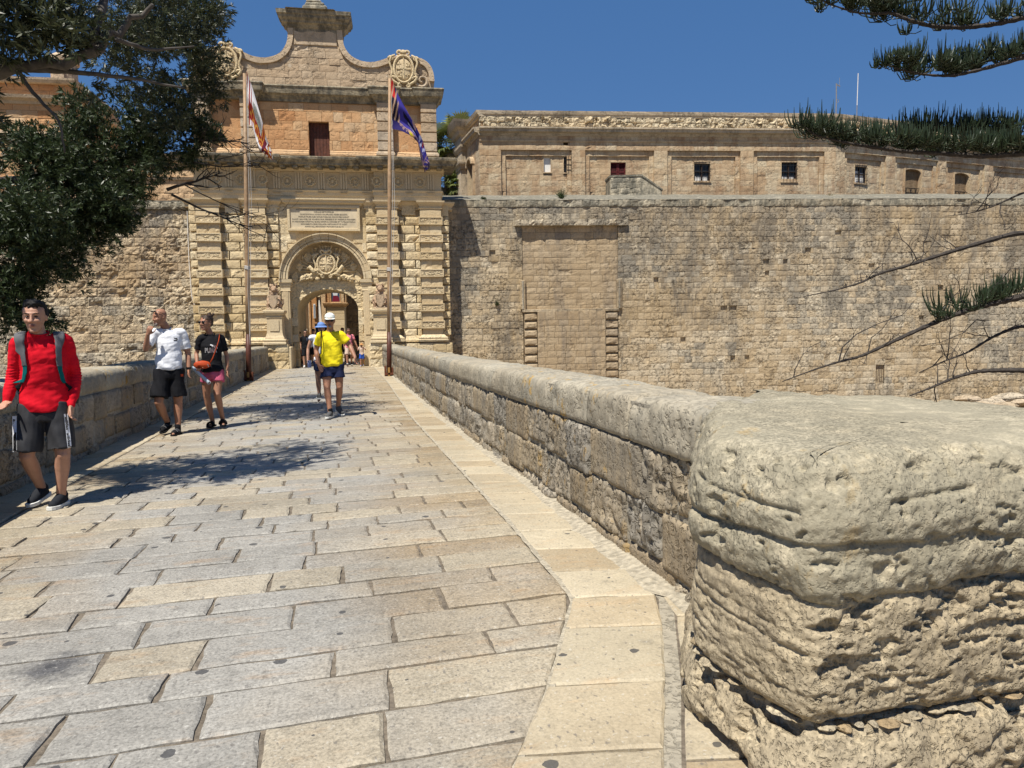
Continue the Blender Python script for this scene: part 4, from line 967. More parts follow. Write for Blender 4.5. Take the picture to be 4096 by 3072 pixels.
def lion(u,label,fx):
    r=empty('lion_statue',gp(u,-.5,2.68),GA);tag(r,label,'statue','stone lions on the archway pedestals')
    mb=MB();mb.rings([(0,.12,0,.26,.24),(0,.14,.25,.22,.22),(0,.1,.5,.19,.18),(0,.05,.72,.17,.15),(0,.02,.85,.12,.1)],16)
    mb.ball((0,-.02,.93),(.14,.15,.15));mb.ball((0,-.15,.87),(.075,.09,.07));mb.ball((0,-.2,.9),(.035,.05,.03))
    rr=random.Random(3)
    for k in range(46):
        a=rr.uniform(0,2*pi);h=rr.uniform(-.3,.2);q=.15 if h>-.05 else .17;mb.ball((q*cos(a)*1.05,.04+.12*sin(a)*(.8),.93+h),(.05,.05,.06),6,5)
    for s in (-1,1):
        mb.ball((s*.1,0,1.06),(.035,.03,.04));mb.tube([(s*.2,.0,.62),(s*.25,-.12,.42),(s*.2,-.2,.3)],[.09,.075,.06],8);mb.ball((s*.2,-.23,.27),(.06,.06,.045))
        mb.tube([(s*.2,.1,.3),(s*.27,-.06,.22),(s*.24,-.05,.05)],[.13,.10,.07],8);mb.ball((s*.24,-.14,.03),(.07,.12,.045))
    mb.tube([(fx*.25,.25,.1),(fx*.36,.2,.3),(fx*.33,.18,.5)],[.04,.035,.05],7)
    vox(mb,'body',M['lion'],r,.016,1,.02,9)
    mb=MB();mb.tube([(0,-.2,0),(0,-.2,.02)],[.01,.01],6)
    P=[(-.2,.62),(-.12,.66),(0,.62),(.12,.66),(.2,.62),(.17,.5),(.19,.38),(.15,.2),(.08,.08),(0,.02),(-.08,.08),(-.15,.2),(-.19,.38),(-.17,.5)]
    mb=MB();mb.prism(P,-.27,-.22,.5);mb.prism([(x*.82,.02+(z-.0)*.86+.03) for x,z in P],-.29,-.26,.3)
    for s in (-1,1):mb.tube([(s*.2,-.27,.62),(s*.24,-.29,.57),(s*.19,-.3,.55)],[.03,.025,.02],6);mb.tube([(s*.2,-.26,.1),(s*.1,-.28,.02),(s*.22,-.27,.0)],[.03,.03,.025],6)
    mb.build('shield',M['lion'],r,amp=.01,freq=12)
    mb=MB();mb.box(-.33,.33,-.3,.33,-.005,.045,.5,.01);mb.build('base',M['lion'],r)
lion(-2.17,'stone lion gripping a reddish shield on the pedestal left of the archway',1)
lion(2.57,'stone lion gripping a grey weathered shield on the pedestal right of the archway',-1)
# ================================================================ right rampart
WA=radians(-10.12);W0=CAM+(np.array([5.88,33.21,0])-CAM)*1.045;WU=np.array([cos(WA),sin(WA),0]);WN=np.array([-sin(WA),cos(WA),0])
WS=1.045
ramp=empty('rampart_wall',W0,WA,label='tall weathered rampart wall stretching right from the gate, black lichen streaks under its coping',cat='wall');ramp.scale=(WS,)*3
mb=MB();mb.box(-.6,40,.1,3.2,-3.5,7.72,.4);mb.build('core',M['wall'],ramp)
holes=[(3.55,8.15,-4,6.50),(21.1,21.56,-1.3,-.5)]
put=[(24.22,3.15),(20.63,4.2),(13.69,-.1),(14.43,-.1),(13.2,2.4),(13.65,2.4),(15.3,4.5),(16.3,4.5),(17.4,5.1),(11.2,.9),(23.3,1.6),(26.2,-.9),(9.9,3.6),(15.4,4.1),(2.0,5.0),(18.9,5.9),(25.1,5.2)]
for u,z in put:holes.append((u,u+random.uniform(.2,.34),z,z+.3))
ws=Stones(ramp,M['wall'],'stone',2.0,11)
ws.fill(-.6,34,-3.4,7.38,(.26,.33),(.26,.62),holes=holes,dep=.2,nu=5,nz=4,amp=.014,ch=.008,jit=.012,gap=.005,rough=.5)
ws.finish(300,key=lambda V:-abs(V[:,0].mean()-9)-abs(V[:,2].mean()-3)*.5)
inf=Stones(ramp,M['infill'],'infill_stone',2.0,12)
inf.fill(3.55,8.15,2.45,6.50,(.27,.31),(.4,.95),off=lambda u,z:.05,dep=.2,nu=4,nz=3,amp=.014,ch=.008,jit=.005,rough=.6)
inf.fill(4.22,7.5,-3.2,2.45,(.28,.34),(.35,.6),off=lambda u,z:-.14,dep=.3,nu=4,nz=3,amp=.01,ch=.008,jit=.006,rough=.4)
for (a,b_) in ((3.6,4.2),(7.52,8.1)):
    for k in range(14):inf.add(a,b_,2.35-k*.40,2.35-k*.40+.30 if False else 2.42-k*.40+.0,-.0,.3,4,3,.004,.02,.02,rough=1) if False else inf.add(a,b_,2.06-k*.40,2.36-k*.40,-.10,.3,4,4,.004,.03,.025,rough=1)
inf.finish(300)
mb=MB();mb.box(3.5,8.2,-.12,.1,2.42,2.56,.4,.02);mb.build('ledge',M['wall'],ramp,amp=.02,freq=5)
for a in (3.42,8.06):
    mb=MB();mb.box(a,a+.24,-.10,.1,2.56,3.95,.2,.02);mb.box(a+.08,a+.16,-.14,.1,2.56,3.9,.9,.01);mb.build('pilaster_strip',M['wall'],ramp,amp=.02,freq=5)
lg=Stones(ramp,M['wall'],'corbel_stone',3,13)
u=3.2
while u<8.6:
    l_=random.uniform(.25,.45);lg.add(u,u+l_,6.48,6.76,-.24-(.0 if u<7.9 else -.08),.4,4,3,.003,.015,.03,rough=1,tint=.75);u+=l_
lg.finish()
cp=Stones(ramp,M['coping'],'coping_stone',2.4,14);u=-.6
while u<34:
    l_=random.uniform(.32,.6);cp.add(u,u+l_,7.38,7.72,-.035+random.uniform(-.01,.01),.3,5,4,.004,.015,.016,rough=1);u+=l_
cp.finish(300)
# sloping top of the parapet, rising inward
X,Y=np.meshgrid(np.linspace(-.6,34,170),np.linspace(-.04,3.6,26));X=X.ravel();Y=Y.ravel()
Z=7.70+Y*.255+fbm(np.c_[X*1.5,Y*3,X*0],4,80)*.05;a=(np.arange(25)[:,None]*170+np.arange(169)).ravel();Q=np.stack([a,a+1,a+171,a+170],1)
mk('sloping_top',np.c_[X,Y,Z],Q,M['coping'],ramp,True,.9)
mb=MB();mb.box(21.05,21.6,.12,.5,-1.35,-.45,.1);mb.build('window_dark_block',plain('painted_hole_dark',(.02,.017,.014),.9),ramp)  # solid near-black block, its colour stands in for shade behind the bars
for k in range(5):
    mb=MB();mb.tube([(21.14+k*.09,.02,-1.3),(21.15+k*.09,.02,-.5)],.014,6);mb.build('bar',plain('rust_iron',(.06,.035,.025),.8) if k==0 else bpy.data.materials['rust_iron'],ramp)
# bedrock ledges at the foot of the wall
mb=MB()
for k in range(46):
    u=random.uniform(8,36);v=-random.uniform(.1,2.6);mb.ball((u,v,-2.35+random.uniform(-.1,.25)+.05*v),(random.uniform(.4,1.4),random.uniform(.3,.7),random.uniform(.12,.3)),16,8,random.random())
V,Fs,T=mb.arrays()
mb.build('bedrock_ledge',M['rock'],ramp,amp=.16,freq=2.2,kind='stuff')
# small plants
M['leafg']=plain('shrub_green',(.055,.085,.025),.7,nv=.4,ns=8);M['leafd']=plain('dry_grass',(.22,.18,.08),.8)
def tuft(name,loc,n,h,sp,mat,label,cat='plant',group=None,lf=True):
    mb=MB();rr=random.Random(int(loc[0]*100))
    for k in range(n):
        a=rr.uniform(0,2*pi);s_=rr.uniform(.1,1)*sp;hh=h*rr.uniform(.5,1);p=np.array([cos(a)*s_,sin(a)*s_,hh*(1-.35*(s_/sp))])
        mb.tube([(0,0,0),p*np.array([.5,.5,.6]),p],[.008,.007,.003],4)
        if lf:
            for j in range(7):
                q=p*(.35+.65*j/6);d=np.array([rr.gauss(0,1),rr.gauss(0,1),rr.gauss(.4,.6)]);d/=np.linalg.norm(d);e=np.cross(d,[0,.3,1]);e/=np.linalg.norm(e)+1e-6;L=.055
                mb.add([q,q+d*L*.5+e*.012,q+d*L,q+d*L*.5-e*.012],[(0,1,2,3)])
    return mb.build(name,mat,None,label=label,cat=None) if False else tag(place(mb.build(name,mat,None),loc),label,cat,group)
def place(o,loc,rz=0):o.location=loc;o.rotation_euler=(0,0,rz);return o
def wp(u,v,z):return W0+(WU*u+WN*v+np.array([0,0,z]))*WS
tuft('shrub',wp(5.55,.6,7.82),60,.62,.42,M['leafg'],'bushy green shrub rooted on the rampart top below the red shutters')
tuft('shrub',wp(1.75,.3,7.74),34,.22,.2,M['leafg'],'tiny green weed tuft on the rampart top near the gate')
tuft('shrub',wp(20.0,2.6,8.3),26,.25,.3,M['leafd'],'dry brown tuft on the rampart top below the barred windows',lf=False)
tuft('shrub',wp(2.3,-.06,2.75),24,.3,.16,M['leafg'],'small weed growing out of the rampart face beside the gate')
# ================================================================ palace
A1=radians(-9.382);A2=radians(5.81);P10=np.array([8.778,39.185,0]);P20=np.array([29.171,35.815,0])
pal=empty('palace',P10,A1,label='long low sandy palace with a broken cornice and small barred windows standing behind the rampart',cat='building')
M['glass']=plain('window_glass',(.02,.025,.032),.3,spec=.3,nv=.1);M['white']=plain('white_paint',(.72,.70,.66),.6,nv=.08);M['iron']=plain('window_iron',(.012,.012,.012),.7)
M['shutter']=plain('red_shutter',(.12,.018,.018),.55,nv=.3);M['brownframe']=plain('brown_frame',(.035,.02,.014),.6)
q2=empty('rear_wing',(0,0,0));q2.parent=pal
# second wing frame in palace coordinates
d_=P20-P10;lx=d_@np.array([cos(A1),sin(A1),0]);ly=d_@np.array([-sin(A1),cos(A1),0]);q2.location=(lx,ly,0);q2.rotation_euler=(0,0,A2-A1)
def wingstones(par,u0,u1,panels,holes,seed):
    s_=Stones(par,M['palace'],'stone',2.0,seed);es=Stones(par,M['eroded'],'parapet_stone',2.2,seed+40)
    kw=dict(dep=.3,nu=3,nz=3,amp=.008,ch=.006,jit=.005,gap=.003,rough=.8)
    s_.fill(u0,u1,11.66,12.5,(.25,.3),(.5,.9),holes=holes,**kw)
    xs=[u0]
    for (a,b_) in panels:
        s_.fill(xs[-1],a,8.4,11.66,(.3,.34),(.45,.8),**kw)
        s_.fill(a,b_,11.36,11.66,(.3,.31),(.6,.9),off=lambda u,z:.11,holes=holes,**kw)
        s_.fill(a,a+.26,8.4,11.36,(.3,.36),(.3,.5),off=lambda u,z:.11,**kw);s_.fill(b_-.26,b_,8.4,11.36,(.3,.36),(.3,.5),off=lambda u,z:.11,**kw)
        s_.fill(a+.26,b_-.26,8.4,11.36,(.3,.36),(.4,.75),off=lambda u,z:.2,holes=holes,**kw)
        xs.append(b_)
    s_.fill(xs[-1],u1,8.4,11.66,(.3,.34),(.45,.8),**kw)
    s_.finish(300)
    es.fill(u0,u1,12.9,13.5,(.2,.3),(.3,.6),off=lambda u,z:-.02,dep=.4,nu=6,nz=5,amp=.07,ch=.03,jit=.04,rough=1);es.finish(300)
    mb=MB();mb.box(u0,u1,.4,.5 if False else .9,8.4,13.5,.2);mb.build('core',M['palace'],par)
    xa=u0-.0;xb=u1
    for nm,prof,mat,amp in (('cornice',[(-.3,12.42),(.02,12.42),(.08,12.5),(.10,12.56),(.28,12.6),(.3,12.72),(.36,12.76),(.36,12.84),(-.3,12.93)],M['palace_dark'],.012),('string_course',[(-.1,12.08),(.03,12.1),(.05,12.16),(.05,12.2),(-.1,12.22)],M['palace'],.005),('coping',[(-.4,13.45),(.02,13.47),(.03,13.54),(.07,13.6),(.09,13.7),(.10,13.78),(-.6,13.82)],M['palace_dark'],.016)):
        mb=MB();mb.sweep([(xa,.0),(xb,.0)],prof,.4,amp,.5);mb.build(nm,mat,par)
wins=[(3.62,4.02,10.48,11.32),(4.76,5.26,10.46,11.33),(7.44,8.33,10.02,11.04),(12.31,13.27,9.98,11.08),(17.51,18.46,9.98,11.08),(4.72,4.98,12.0,12.2)]
wingstones(pal,0,20.67,[(1.2,5.19),(5.96,9.92),(10.7,14.98),(15.76,20.0)],wins,15)
w2=[(1.65,2.57,10.0,11.06),(5.54,6.92,9.3,11.1),(9.69,11.04,9.3,11.1)]
wingstones(q2,0,24,[(.7,3.87),(4.6,8.1),(8.81,12.17),(12.93,16.6),(17.5,22)],w2,16)
def window(par,x0,x1,z0,z1,kind):
    w=empty('window',(x0,.0,z0));w.parent=par;W_=x1-x0;H_=z1-z0
    mb=MB();mb.box(-.05,0,.18,.62,-.05,H_+.05);mb.box(W_,W_+.05,.18,.62,-.05,H_+.05);mb.box(-.05,W_+.05,.18,.62,H_,H_+.06);mb.box(-.05,W_+.05,.15,.62,-.06,0);mb.build('reveal',M['palace'],w)
    if kind=='blind':
        mb=MB();mb.box(0,W_,.3,.35,0,H_);mb.build('blind_panel',M['white'],w);return
    if kind=='shutter':
        for a,b_ in ((.01,W_/2-.01),(W_/2+.01,W_-.01)):
            mb=MB();mb.box(a,a+.06,.3,.34,.02,H_);mb.box(b_-.06,b_,.3,.34,.02,H_);mb.box(a,b_,.3,.34,H_*.46,H_*.46+.06);mb.box(a,b_,.3,.34,0,.06);mb.box(a,b_,.3,.34,H_-.06,H_)
            n=16
            for k in range(n):
                z=.07+(H_-.12)*k/n;mb.add([(a+.06,.33,z+.05),(b_-.06,.33,z+.05),(b_-.06,.31,z),(a+.06,.31,z)],[(0,1,2,3),(3,2,1,0)])
            mb.build('shutter',M['shutter'],w)
        mb=MB();mb.box(0,W_,.36,.4,0,H_);mb.build('back_panel',M['iron'],w);return
    mb=MB();mb.box(0,W_,.365,.385,0,H_);mb.build('pane',M['glass'],w)
    mb=MB()
    for a,b_ in ((0,.06),(W_-.06,W_),(W_/2-.03,W_/2+.03)):mb.box(a,b_,.29,.36,0,H_)
    mb.box(0,W_,.295,.36,0,.06);mb.box(0,W_,.295,.36,H_-.06,H_);mb.box(0,W_,.295,.36,H_*.5,H_*.5+.04);mb.build('frame',M['brownframe'],w)
    if kind!='dark':
        mb=MB();mb.box(W_*.12,W_*.46,.355,.362,.06,H_*(.28 if kind=='low' else .7));mb.box(W_*.56,W_*.88,.355,.362,.06,H_*(.28 if kind=='low' else .6));mb.build('curtain',M['white'],w)
    mb=MB();n=max(3,int(W_/.16))
    for k in range(n):
        x=(k+.5)*W_/n;mb.tube([(x,.1,-.02),(x,.1,H_+.02)],.011,5)
    for k in range(3):mb.box(0,W_,.09,.11,H_*(.15+.33*k),H_*(.15+.33*k)+.02)
    mb.build('grille',M['iron'],w)
for wq,k in zip(wins[:5],('blind','dark','shutter','low','low')):window(pal,*wq,k)
window(q2,*w2[0],'white')
for (x0,x1,z0,z1) in w2[1:]:
    w=empty('arched_opening',(x0,0,0));w.parent=q2;W_=x1-x0
    A=[(0,8.4),(0,z1-.25)]+[(W_/2-W_/2*cos(pi*i/10),z1-.25+.25*sin(pi*i/10)) for i in range(11)]+[(W_,z1-.25),(W_,8.4)]
    mb=MB();B=[(-.0,8.4),(-.0,z1+.0)]+[(W_/2-W_/2*cos(pi*i/10)*1.0,z1+.02) for i in range(11)]+[(W_,z1+.0),(W_,8.4)]
    mb.band(A[1:-1],B[1:-1],.19,.5);mb.build('arch_head',M['palace'],w)
    mb=MB();mb.box(-.02,0.0,.1,1.6,8.4,z1);mb.box(W_,W_+.02,.1,1.6,8.4,z1);mb.box(0,W_,1.2,1.25,8.4,z1);mb.build('niche',M['palace'],w)
    mb=MB()
    for k in range(8):mb.tube([(W_*k/7,.3,9.3),(W_*k/7+(.17 if k%2 else -.17),.3,9.95)],.02,5)
    mb.tube([(0,.3,9.95),(W_,.3,9.95)],.025,5);mb.build('railing',M['iron'],w)
# open wing roofs / side face toward the gate
mb=MB();mb.box(0,20.6,.4,9,8.4,13.5,.3);mb.build('body',M['palace'],pal)
mb=MB();mb.box(0,24,.4,9,8.4,13.48,.3);mb.build('body',M['palace'],q2)
sa=empty('side_pavilion',(0,0,0));sa.parent=pal;sd=cf(-2.75,43.6)-cf(-1.6,40);sl_=sd@np.array([cos(A1),sin(A1),0]),sd@np.array([-sin(A1),cos(A1),0])
ang=atan2(sl_[1],sl_[0]);SL=hypot(*sl_);sa.rotation_euler=(0,0,ang+pi);sa.location=(sl_[0],sl_[1],0)   # local x runs from far end to the corner
s_=Stones(sa,M['palace'],'stone',2,18);s_.fill(0,SL,8.4,12.5,(.3,.34),(.4,.8),holes=((1.55,2.55,9.2,11.35),),dep=.3,nu=3,nz=3,amp=.008,ch=.006,jit=.004);s_.fill(0,SL,12.9,13.5,(.28,.3),(.4,.7),off=lambda u,z:.1,dep=.3,nu=3,nz=3,amp=.01);s_.finish()
mb=MB();mb.box(0,SL,.5,3,8.4,13.5,.3);mb.build('core',M['palace'],sa)
for nm,prof,mat in (('cornice',[(-.3,12.42),(.02,12.42),(.08,12.5),(.10,12.56),(.28,12.6),(.3,12.72),(.36,12.76),(.36,12.84),(-.3,12.93)],M['palace_dark']),('coping',[(-.4,13.45),(.02,13.47),(.04,13.56),(.14,13.6),(.18,13.78),(-.6,13.82)],M['palace_dark'])):
    mb=MB();mb.sweep([(.7,0),(SL+.1,0)],prof,.4,.01);mb.build(nm,mat,sa)
mb=MB();mb.sweep([(-.6,1.2),(-.6,-.35),(1.0,-.35),(1.0,.2)],[(-.4,12.3),(.0,12.3),(.08,12.5),(.1,12.8),(.0,12.85),(.0,13.1),(.15,13.2),(.2,13.4),(.4,13.55),(.5,13.8),(.55,13.95),(-.6,14.0)],.3,.012);mb.build('pavilion_cornice',M['palace_dark'],sa)
mb=MB();mb.box(-.5,.9,-.3,1.2,8.4,12.4,.5);mb.sweep([(-.5,1.),(-.5,-.32),(.9,-.32),(.9,.1)],[(-.1,11.2),(.06,11.22),(.1,11.4),(.2,11.5),(.22,11.6),(-.1,11.65)],.4)
for k in range(9):mb.box(-.42+k*.145,-.34+k*.145,-.36,-.3,8.4,11.2,.5,.01)
mb.build('fluted_pilaster',M['palace_dark'],sa)
w=empty('arched_window',(2.05,0,0));w.parent=sa
mb=MB();mb.band([(.66*cos(a),11.15+.5*sin(a)) for a in np.linspace(pi,0,13)],[(.5*cos(a),11.15+.36*sin(a)) for a in np.linspace(pi,0,13)],-.22,.2);mb.box(-.62,-.5,-.12,.2,9.4,11.15);mb.box(.5,.62,-.12,.2,9.4,11.15);mb.box(-.7,.7,-.25,.2,9.2,9.35);mb.build('surround',M['palace'],w)
mb=MB();mb.box(-.5,.5,.25,.3,9.2,11.4);mb.build('pane',M['glass'],w)
# stair block under the shutters and rain pipe
stb=empty('stair_block',P10+np.array([cos(A1),sin(A1),0])*7.1+np.array([sin(A1),-cos(A1),0])*1.0,A1,label='low grey stone stair block in front of the red shutters on the rampart',cat='stairs')
mb=MB();mb.prism([(0,8.2),(0,9.93),(1.75,9.98),(2.9,9.2),(2.9,8.2)],-.2,.95,.6);mb.build('masonry',M['coping'],stb,amp=.01);q_=Stones(stb,M['coping'],'stone',2.5,31);q_.fill(.02,1.73,8.2,9.88,(.27,.29),(.35,.6),off=lambda u,z:-.24,dep=.1,nu=3,nz=3,amp=.008);q_.finish()
mb=MB();mb.prism([(-.04,9.9),(-.04,10.0),(1.77,10.05),(2.95,9.26),(2.95,9.18),(1.75,9.96)],-.25,1.0,.9);mb.build('capping',M['coping'],stb)
# aerials on the palace roof
M['steel']=plain('grey_steel',(.35,.34,.33),.5,.6)
def prp(u,v,z):return P10+np.array([cos(A1),sin(A1),0])*u+np.array([-sin(A1),cos(A1),0])*v+np.array([0,0,z])
ar=empty('roof_aerial',prp(21.2,1,13.7));tag(ar,'thin rusty aerial mast with a small side ring on the palace roof','aerial')
mb=MB();mb.tube([(0,0,-.2),(0.02,0,1.2),(.0,0,2.15)],.035,6);mb.build('mast',M['steel'],ar);mb=MB();mb.tube([(0,0,2.1),(.25,0,2.0)],.03,6);mb.tube([(.22,0,2.0),(.22,0,2.5)],.012,5);mb.build('side_arm',M['steel'],ar);mb=MB();mb.tube([(.09+.09*cos(a),0,1.15+.09*sin(a)) for a in np.linspace(0,2*pi,12)],.014,5);mb.build('ring',M['steel'],ar)
ar=empty('roof_aerial',prp(22.5,1,13.6));tag(ar,'tall slender white whip aerial on a short pole above the palace roof','aerial')
mb=MB();mb.tube([(0,0,-.2),(0,0,1.0)],.03,6);mb.build('pole',M['steel'],ar);mb=MB();mb.tube([(0,0,.9),(.04,0,2.85)],.022,6);mb.build('whip',M['white'],ar)
# ================================================================ left rampart and buildings behind
lr=empty('rampart_wall',gp(-5.85,.85),GA,label='honeycombed rampart wall of large blocks left of the gate, partly behind the trees',cat='wall')
mb=MB();mb.box(-22,0,.1,3,-3.4,7.6,.4);mb.build('core',M['wall_l'],lr)
ls=Stones(lr,M['wall_l'],'stone',2.4,21);ls.fill(-22,0,-3.2,7.35,(.36,.46),(.4,.85),dep=.25,nu=8,nz=6,amp=.04,ch=.016,jit=.012,rough=.9)
ls.finish(300,key=lambda V:V[:,0].mean()-abs(V[:,2].mean()-3)*.2)
c2=Stones(lr,M['coping'],'coping_stone',2.4,22);u=-22
while u<0:l_=random.uniform(.4,.7);c2.add(u,u+l_,7.35,7.72,-.12,.5,5,4,.004,.04,.03,rough=1);u+=l_
c2.finish();mb=MB();mb.box(-22,0,-.1,3,7.66,7.74,.9);mb.build('wall_top',M['coping'],lr,amp=.02)
cbl=MB();cbl.tube([(-.22,-.06,7.3),(-.24,-.07,5),(-.2,-.07,3.4),(-.1,-.07,3.0)],.02,5);tag(place(cbl.build('cable',M['white'],None),gp(-5.85,.85),GA),'thin pale cable running down the left rampart beside the gate','cable')
gh=empty('guard_house',gp(-16.5,5),GA,label='pinkish moulded stone building behind the left rampart, half hidden by leaves',cat='building')
g1=Stones(gh,M['attic'],'stone',2,23);g1.fill(-4,11.4,7.0,10.6,(.35,.42),(.5,.9),dep=.3,nu=3,nz=3,amp=.01,off=lambda u,z:0);g1.fill(-4,4.2,10.6,13.2,(.35,.42),(.5,.9),dep=.3,nu=3,nz=3,amp=.01);g1.fill(-3.8,4.0,13.5,14.2,(.33,.36),(.5,.9),off=lambda u,z:.15,dep=.3,nu=3,nz=3,amp=.01);g1.finish(200)
mb=MB();mb.box(-4,11.4,.2,6,6.5,10.6,.4);mb.box(-4,4.2,.2,6,10.5,14.2,.4);mb.build('body',M['attic'],gh)
for nm,pth,prof in (('cornice',[(-4,0),(4.3,0),(4.3,5)],[(-.2,13.1),(.05,13.12),(.1,13.25),(.3,13.35),(.34,13.5),(-.2,13.56)]),('coping',[(-4,0),(4.2,0),(4.2,5)],[(-.2,14.15),(.05,14.16),(.12,14.3),(.14,14.4),(-.3,14.44)]),('string_course',[(-4,0),(4.2,0),(4.2,5)],[(-.1,11.5),(.1,11.52),(.16,11.65),(.1,11.8),(-.1,11.82)]),('low_cornice',[(4.2,0),(11.5,0)],[(-.2,10.5),(.1,10.52),(.2,10.7),(.3,10.8),(-.2,10.9)]),('low_string',[(4.2,0),(11.5,0)],[(-.1,9.55),(.08,9.56),(.12,9.68),(-.1,9.72)])):
    mb=MB();mb.sweep(pth,prof,.4,.01);mb.build(nm,M['gable'],gh)
tt=empty('round_turret',gp(-13.4,6.8,14.0),GA,label='short round stone turret above the building behind the left rampart',cat='turret')
mb=MB();mb.rings([(0,0,0,.72,.72),(0,0,.25,.72,.72),(0,0,.3,.62,.62),(0,0,1.7,.6,.6),(0,0,1.75,.72,.72),(0,0,1.95,.74,.74),(0,0,2.2,.4,.4)],20);mb.build('drum',M['gable'],tt,amp=.01);mb=MB();mb.box(-.25,.25,-.68,-.5,.5,1.3);mb.build('niche',M['gable'],tt)
# ================================================================ street seen through the arch
M['orange']=stone('orange_stone',[(.50,.25,.10),(.58,.36,.18),(.62,.46,.28)],amt=.1,pit=6,pitd=.3,blk=.3,vs=.2)
M['cream']=plain('cream_render',(.60,.54,.42),.8,nv=.12,ns=3);M['shadewall']=stone('shade_toned_stone',[(.26,.19,.12),(.34,.26,.17),(.4,.32,.22)],amt=.5)  # courtyard wall stone gets a darker colour that carries its shade
yd=empty('courtyard_ground',gp(0,0),GA);yd['kind']='structure'
mb=MB();mb.box(-1.4,1.5,-.1,3.6,-.5,-.008,.5);mb.build('passage_floor',M['pave'],yd);mb=MB();mb.box(-14,14,3.6,33,-.5,-.01,.5);mb.build('paving',M['pave'],yd)
tw=empty('chapel_front',gp(-.62,12.2),GA,label='orange stone corner building with a saint picture seen through the archway',cat='building')
mb=MB();mb.box(-.5,.62,0,3,-.1,3.3,.7);mb.build('lower_wall',M['cream'],tw)
for k in range(8):
    mb=MB();mb.box(-.48,.60,-.03,.05,.1+k*.4,.48+k*.4,random.random(),.01);mb.build('wall_stone',M['gate_smooth'],tw)
mb=MB();mb.sweep([(-.5,1),(-.5,0),(.62,0),(.62,1)],[(-.1,3.3),(.05,3.3),(.08,3.4),(.2,3.48),(.22,3.56),(-.1,3.6)],.3,.004);mb.build('ledge',M['orange'],tw)
mb=MB();mb.box(-.6,.72,.1,3,3.58,8,.7);mb.build('upper_wall',M['orange'],tw)
for a in (-.42,-.3,.42,.5):
    mb=MB();mb.box(a,a+.1,-.02,.1,3.6,7.5,.3 if a<0 else .9,.01);mb.build('pilaster',M['orange'],tw)
mb=MB()
for a,b_,c,d in ((-.24,.40,3.56,3.62),(-.24,-.18,3.62,4.54),(.34,.40,3.62,4.54),(-.24,.4,4.54,4.62)):mb.box(a,b_,.0,.12,c,d,.5,.01)
mb.build('picture_frame',M['orange'],tw)
pc=empty('saint_picture',gp(-.62,12.2),GA,label='framed painted panel of a robed bearded figure with halo above the arch street',cat='picture')
for nm,pts,col,y in (('backdrop',[(-.18,3.74),(.34,3.74),(.34,5.2),(-.18,5.2)],(.03,.07,.13),.06),('lower_robe',[(-.14,3.76),(.32,3.76),(.28,4.2),(.16,4.4),(-.06,4.4)],(.16,.012,.03),.052),('white_robe',[(-.06,4.38),(.2,4.38),(.22,4.7),(.12,4.78),(0,4.8),(-.09,5.1),(-.14,5.08),(-.1,4.7)],(.6,.62,.65),.048),('halo',[(.08+.11*cos(a),4.88+.12*sin(a)) for a in np.linspace(0,2*pi,14)[:-1]],(.55,.30,.06),.044),('face',[(.08+.065*cos(a),4.87+.085*sin(a)) for a in np.linspace(0,2*pi,12)[:-1]],(.35,.16,.08),.04),('beard',[(.03,4.85),(.13,4.85),(.08,4.74)],(.04,.02,.01),.036)):
    mb=MB();mb.prism([(a,3.62+(b-3.74)*.63) for a,b in pts],y,y+.01);mb.build(nm,plain('paint_'+nm,col,.5),pc)
lf=empty('courtyard_building',gp(-3.2,12.0),GA,label='lit courtyard front with orange pillars and white scroll panels left through the arch',cat='building')
mb=MB();mb.box(-5,2.05,.5,2,-.1,9,.5);mb.build('wall',M['cream'],lf)
for i,(a,b_,m_) in enumerate(((.15,.42,'orange'),(.50,.66,'cream'),(1.0,1.12,'orange'),(1.18,1.5,'orange'),(1.78,2.05,'orange'),(-.6,-.3,'orange'),(-1.6,-1.3,'cream'))):
    mb=MB();mb.box(a,b_,.1,.6,-.1,6.5,random.random(),.02);mb.build('pillar',M[m_],lf)
for x in (.56,1.64):
    mb=MB();mb.prism([(x-.13,1.95),(x+.13,1.95),(x+.10,2.6),(x+.07,3.2),(x+.0,4.0),(x-.06,3.4),(x-.1,2.6)],.25,.45,.7);mb.build('scroll_panel',M['white'],lf)
    mb=MB();mb.sweep([(x-.22,.6),(x-.22,.1),(x+.24,.1),(x+.24,.6)],[(-.05,1.6),(.0,1.62),(.05,1.8),(.08,1.92),(-.05,1.95)],.3);mb.build('bracket',M['cream'],lf)
    mb=MB();mb.tube([(x+.1*cos(a),.2,4.05+.1*sin(a)) for a in np.linspace(0,2*pi,10)],.04,6);mb.ball((x,.2,4.3),(.1,.08,.12));mb.build('scroll_head',M['gate'],lf)
mb=MB();mb.box(1.3,1.42,0,.1,2.6,3.5,.5);mb.build('hanging_sign',M['white'],lf);mb=MB();mb.box(1.33,1.39,-.02,0,2.66,3.44);mb.build('sign_face',plain('sign_grey',(.2,.24,.3),.5),lf)
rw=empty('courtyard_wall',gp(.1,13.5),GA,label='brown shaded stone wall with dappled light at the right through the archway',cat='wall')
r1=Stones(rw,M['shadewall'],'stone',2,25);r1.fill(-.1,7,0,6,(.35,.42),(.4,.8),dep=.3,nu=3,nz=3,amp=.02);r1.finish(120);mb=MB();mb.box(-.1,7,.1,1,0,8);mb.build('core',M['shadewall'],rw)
cyp=MB();rr=random.Random(4)
for k in range(1500):
    z=rr.uniform(.3,3.2);r_=.42*(1-(z/3.4)**1.6)*rr.uniform(.5,1.1);a=rr.uniform(0,2*pi);p=np.array([r_*cos(a),r_*sin(a),z]);d=np.array([cos(a)*.4,sin(a)*.4,1])*.13;e=np.array([-sin(a),cos(a),0])*.03;cyp.add([p-e,p+e,p+d],[(0,1,2)])
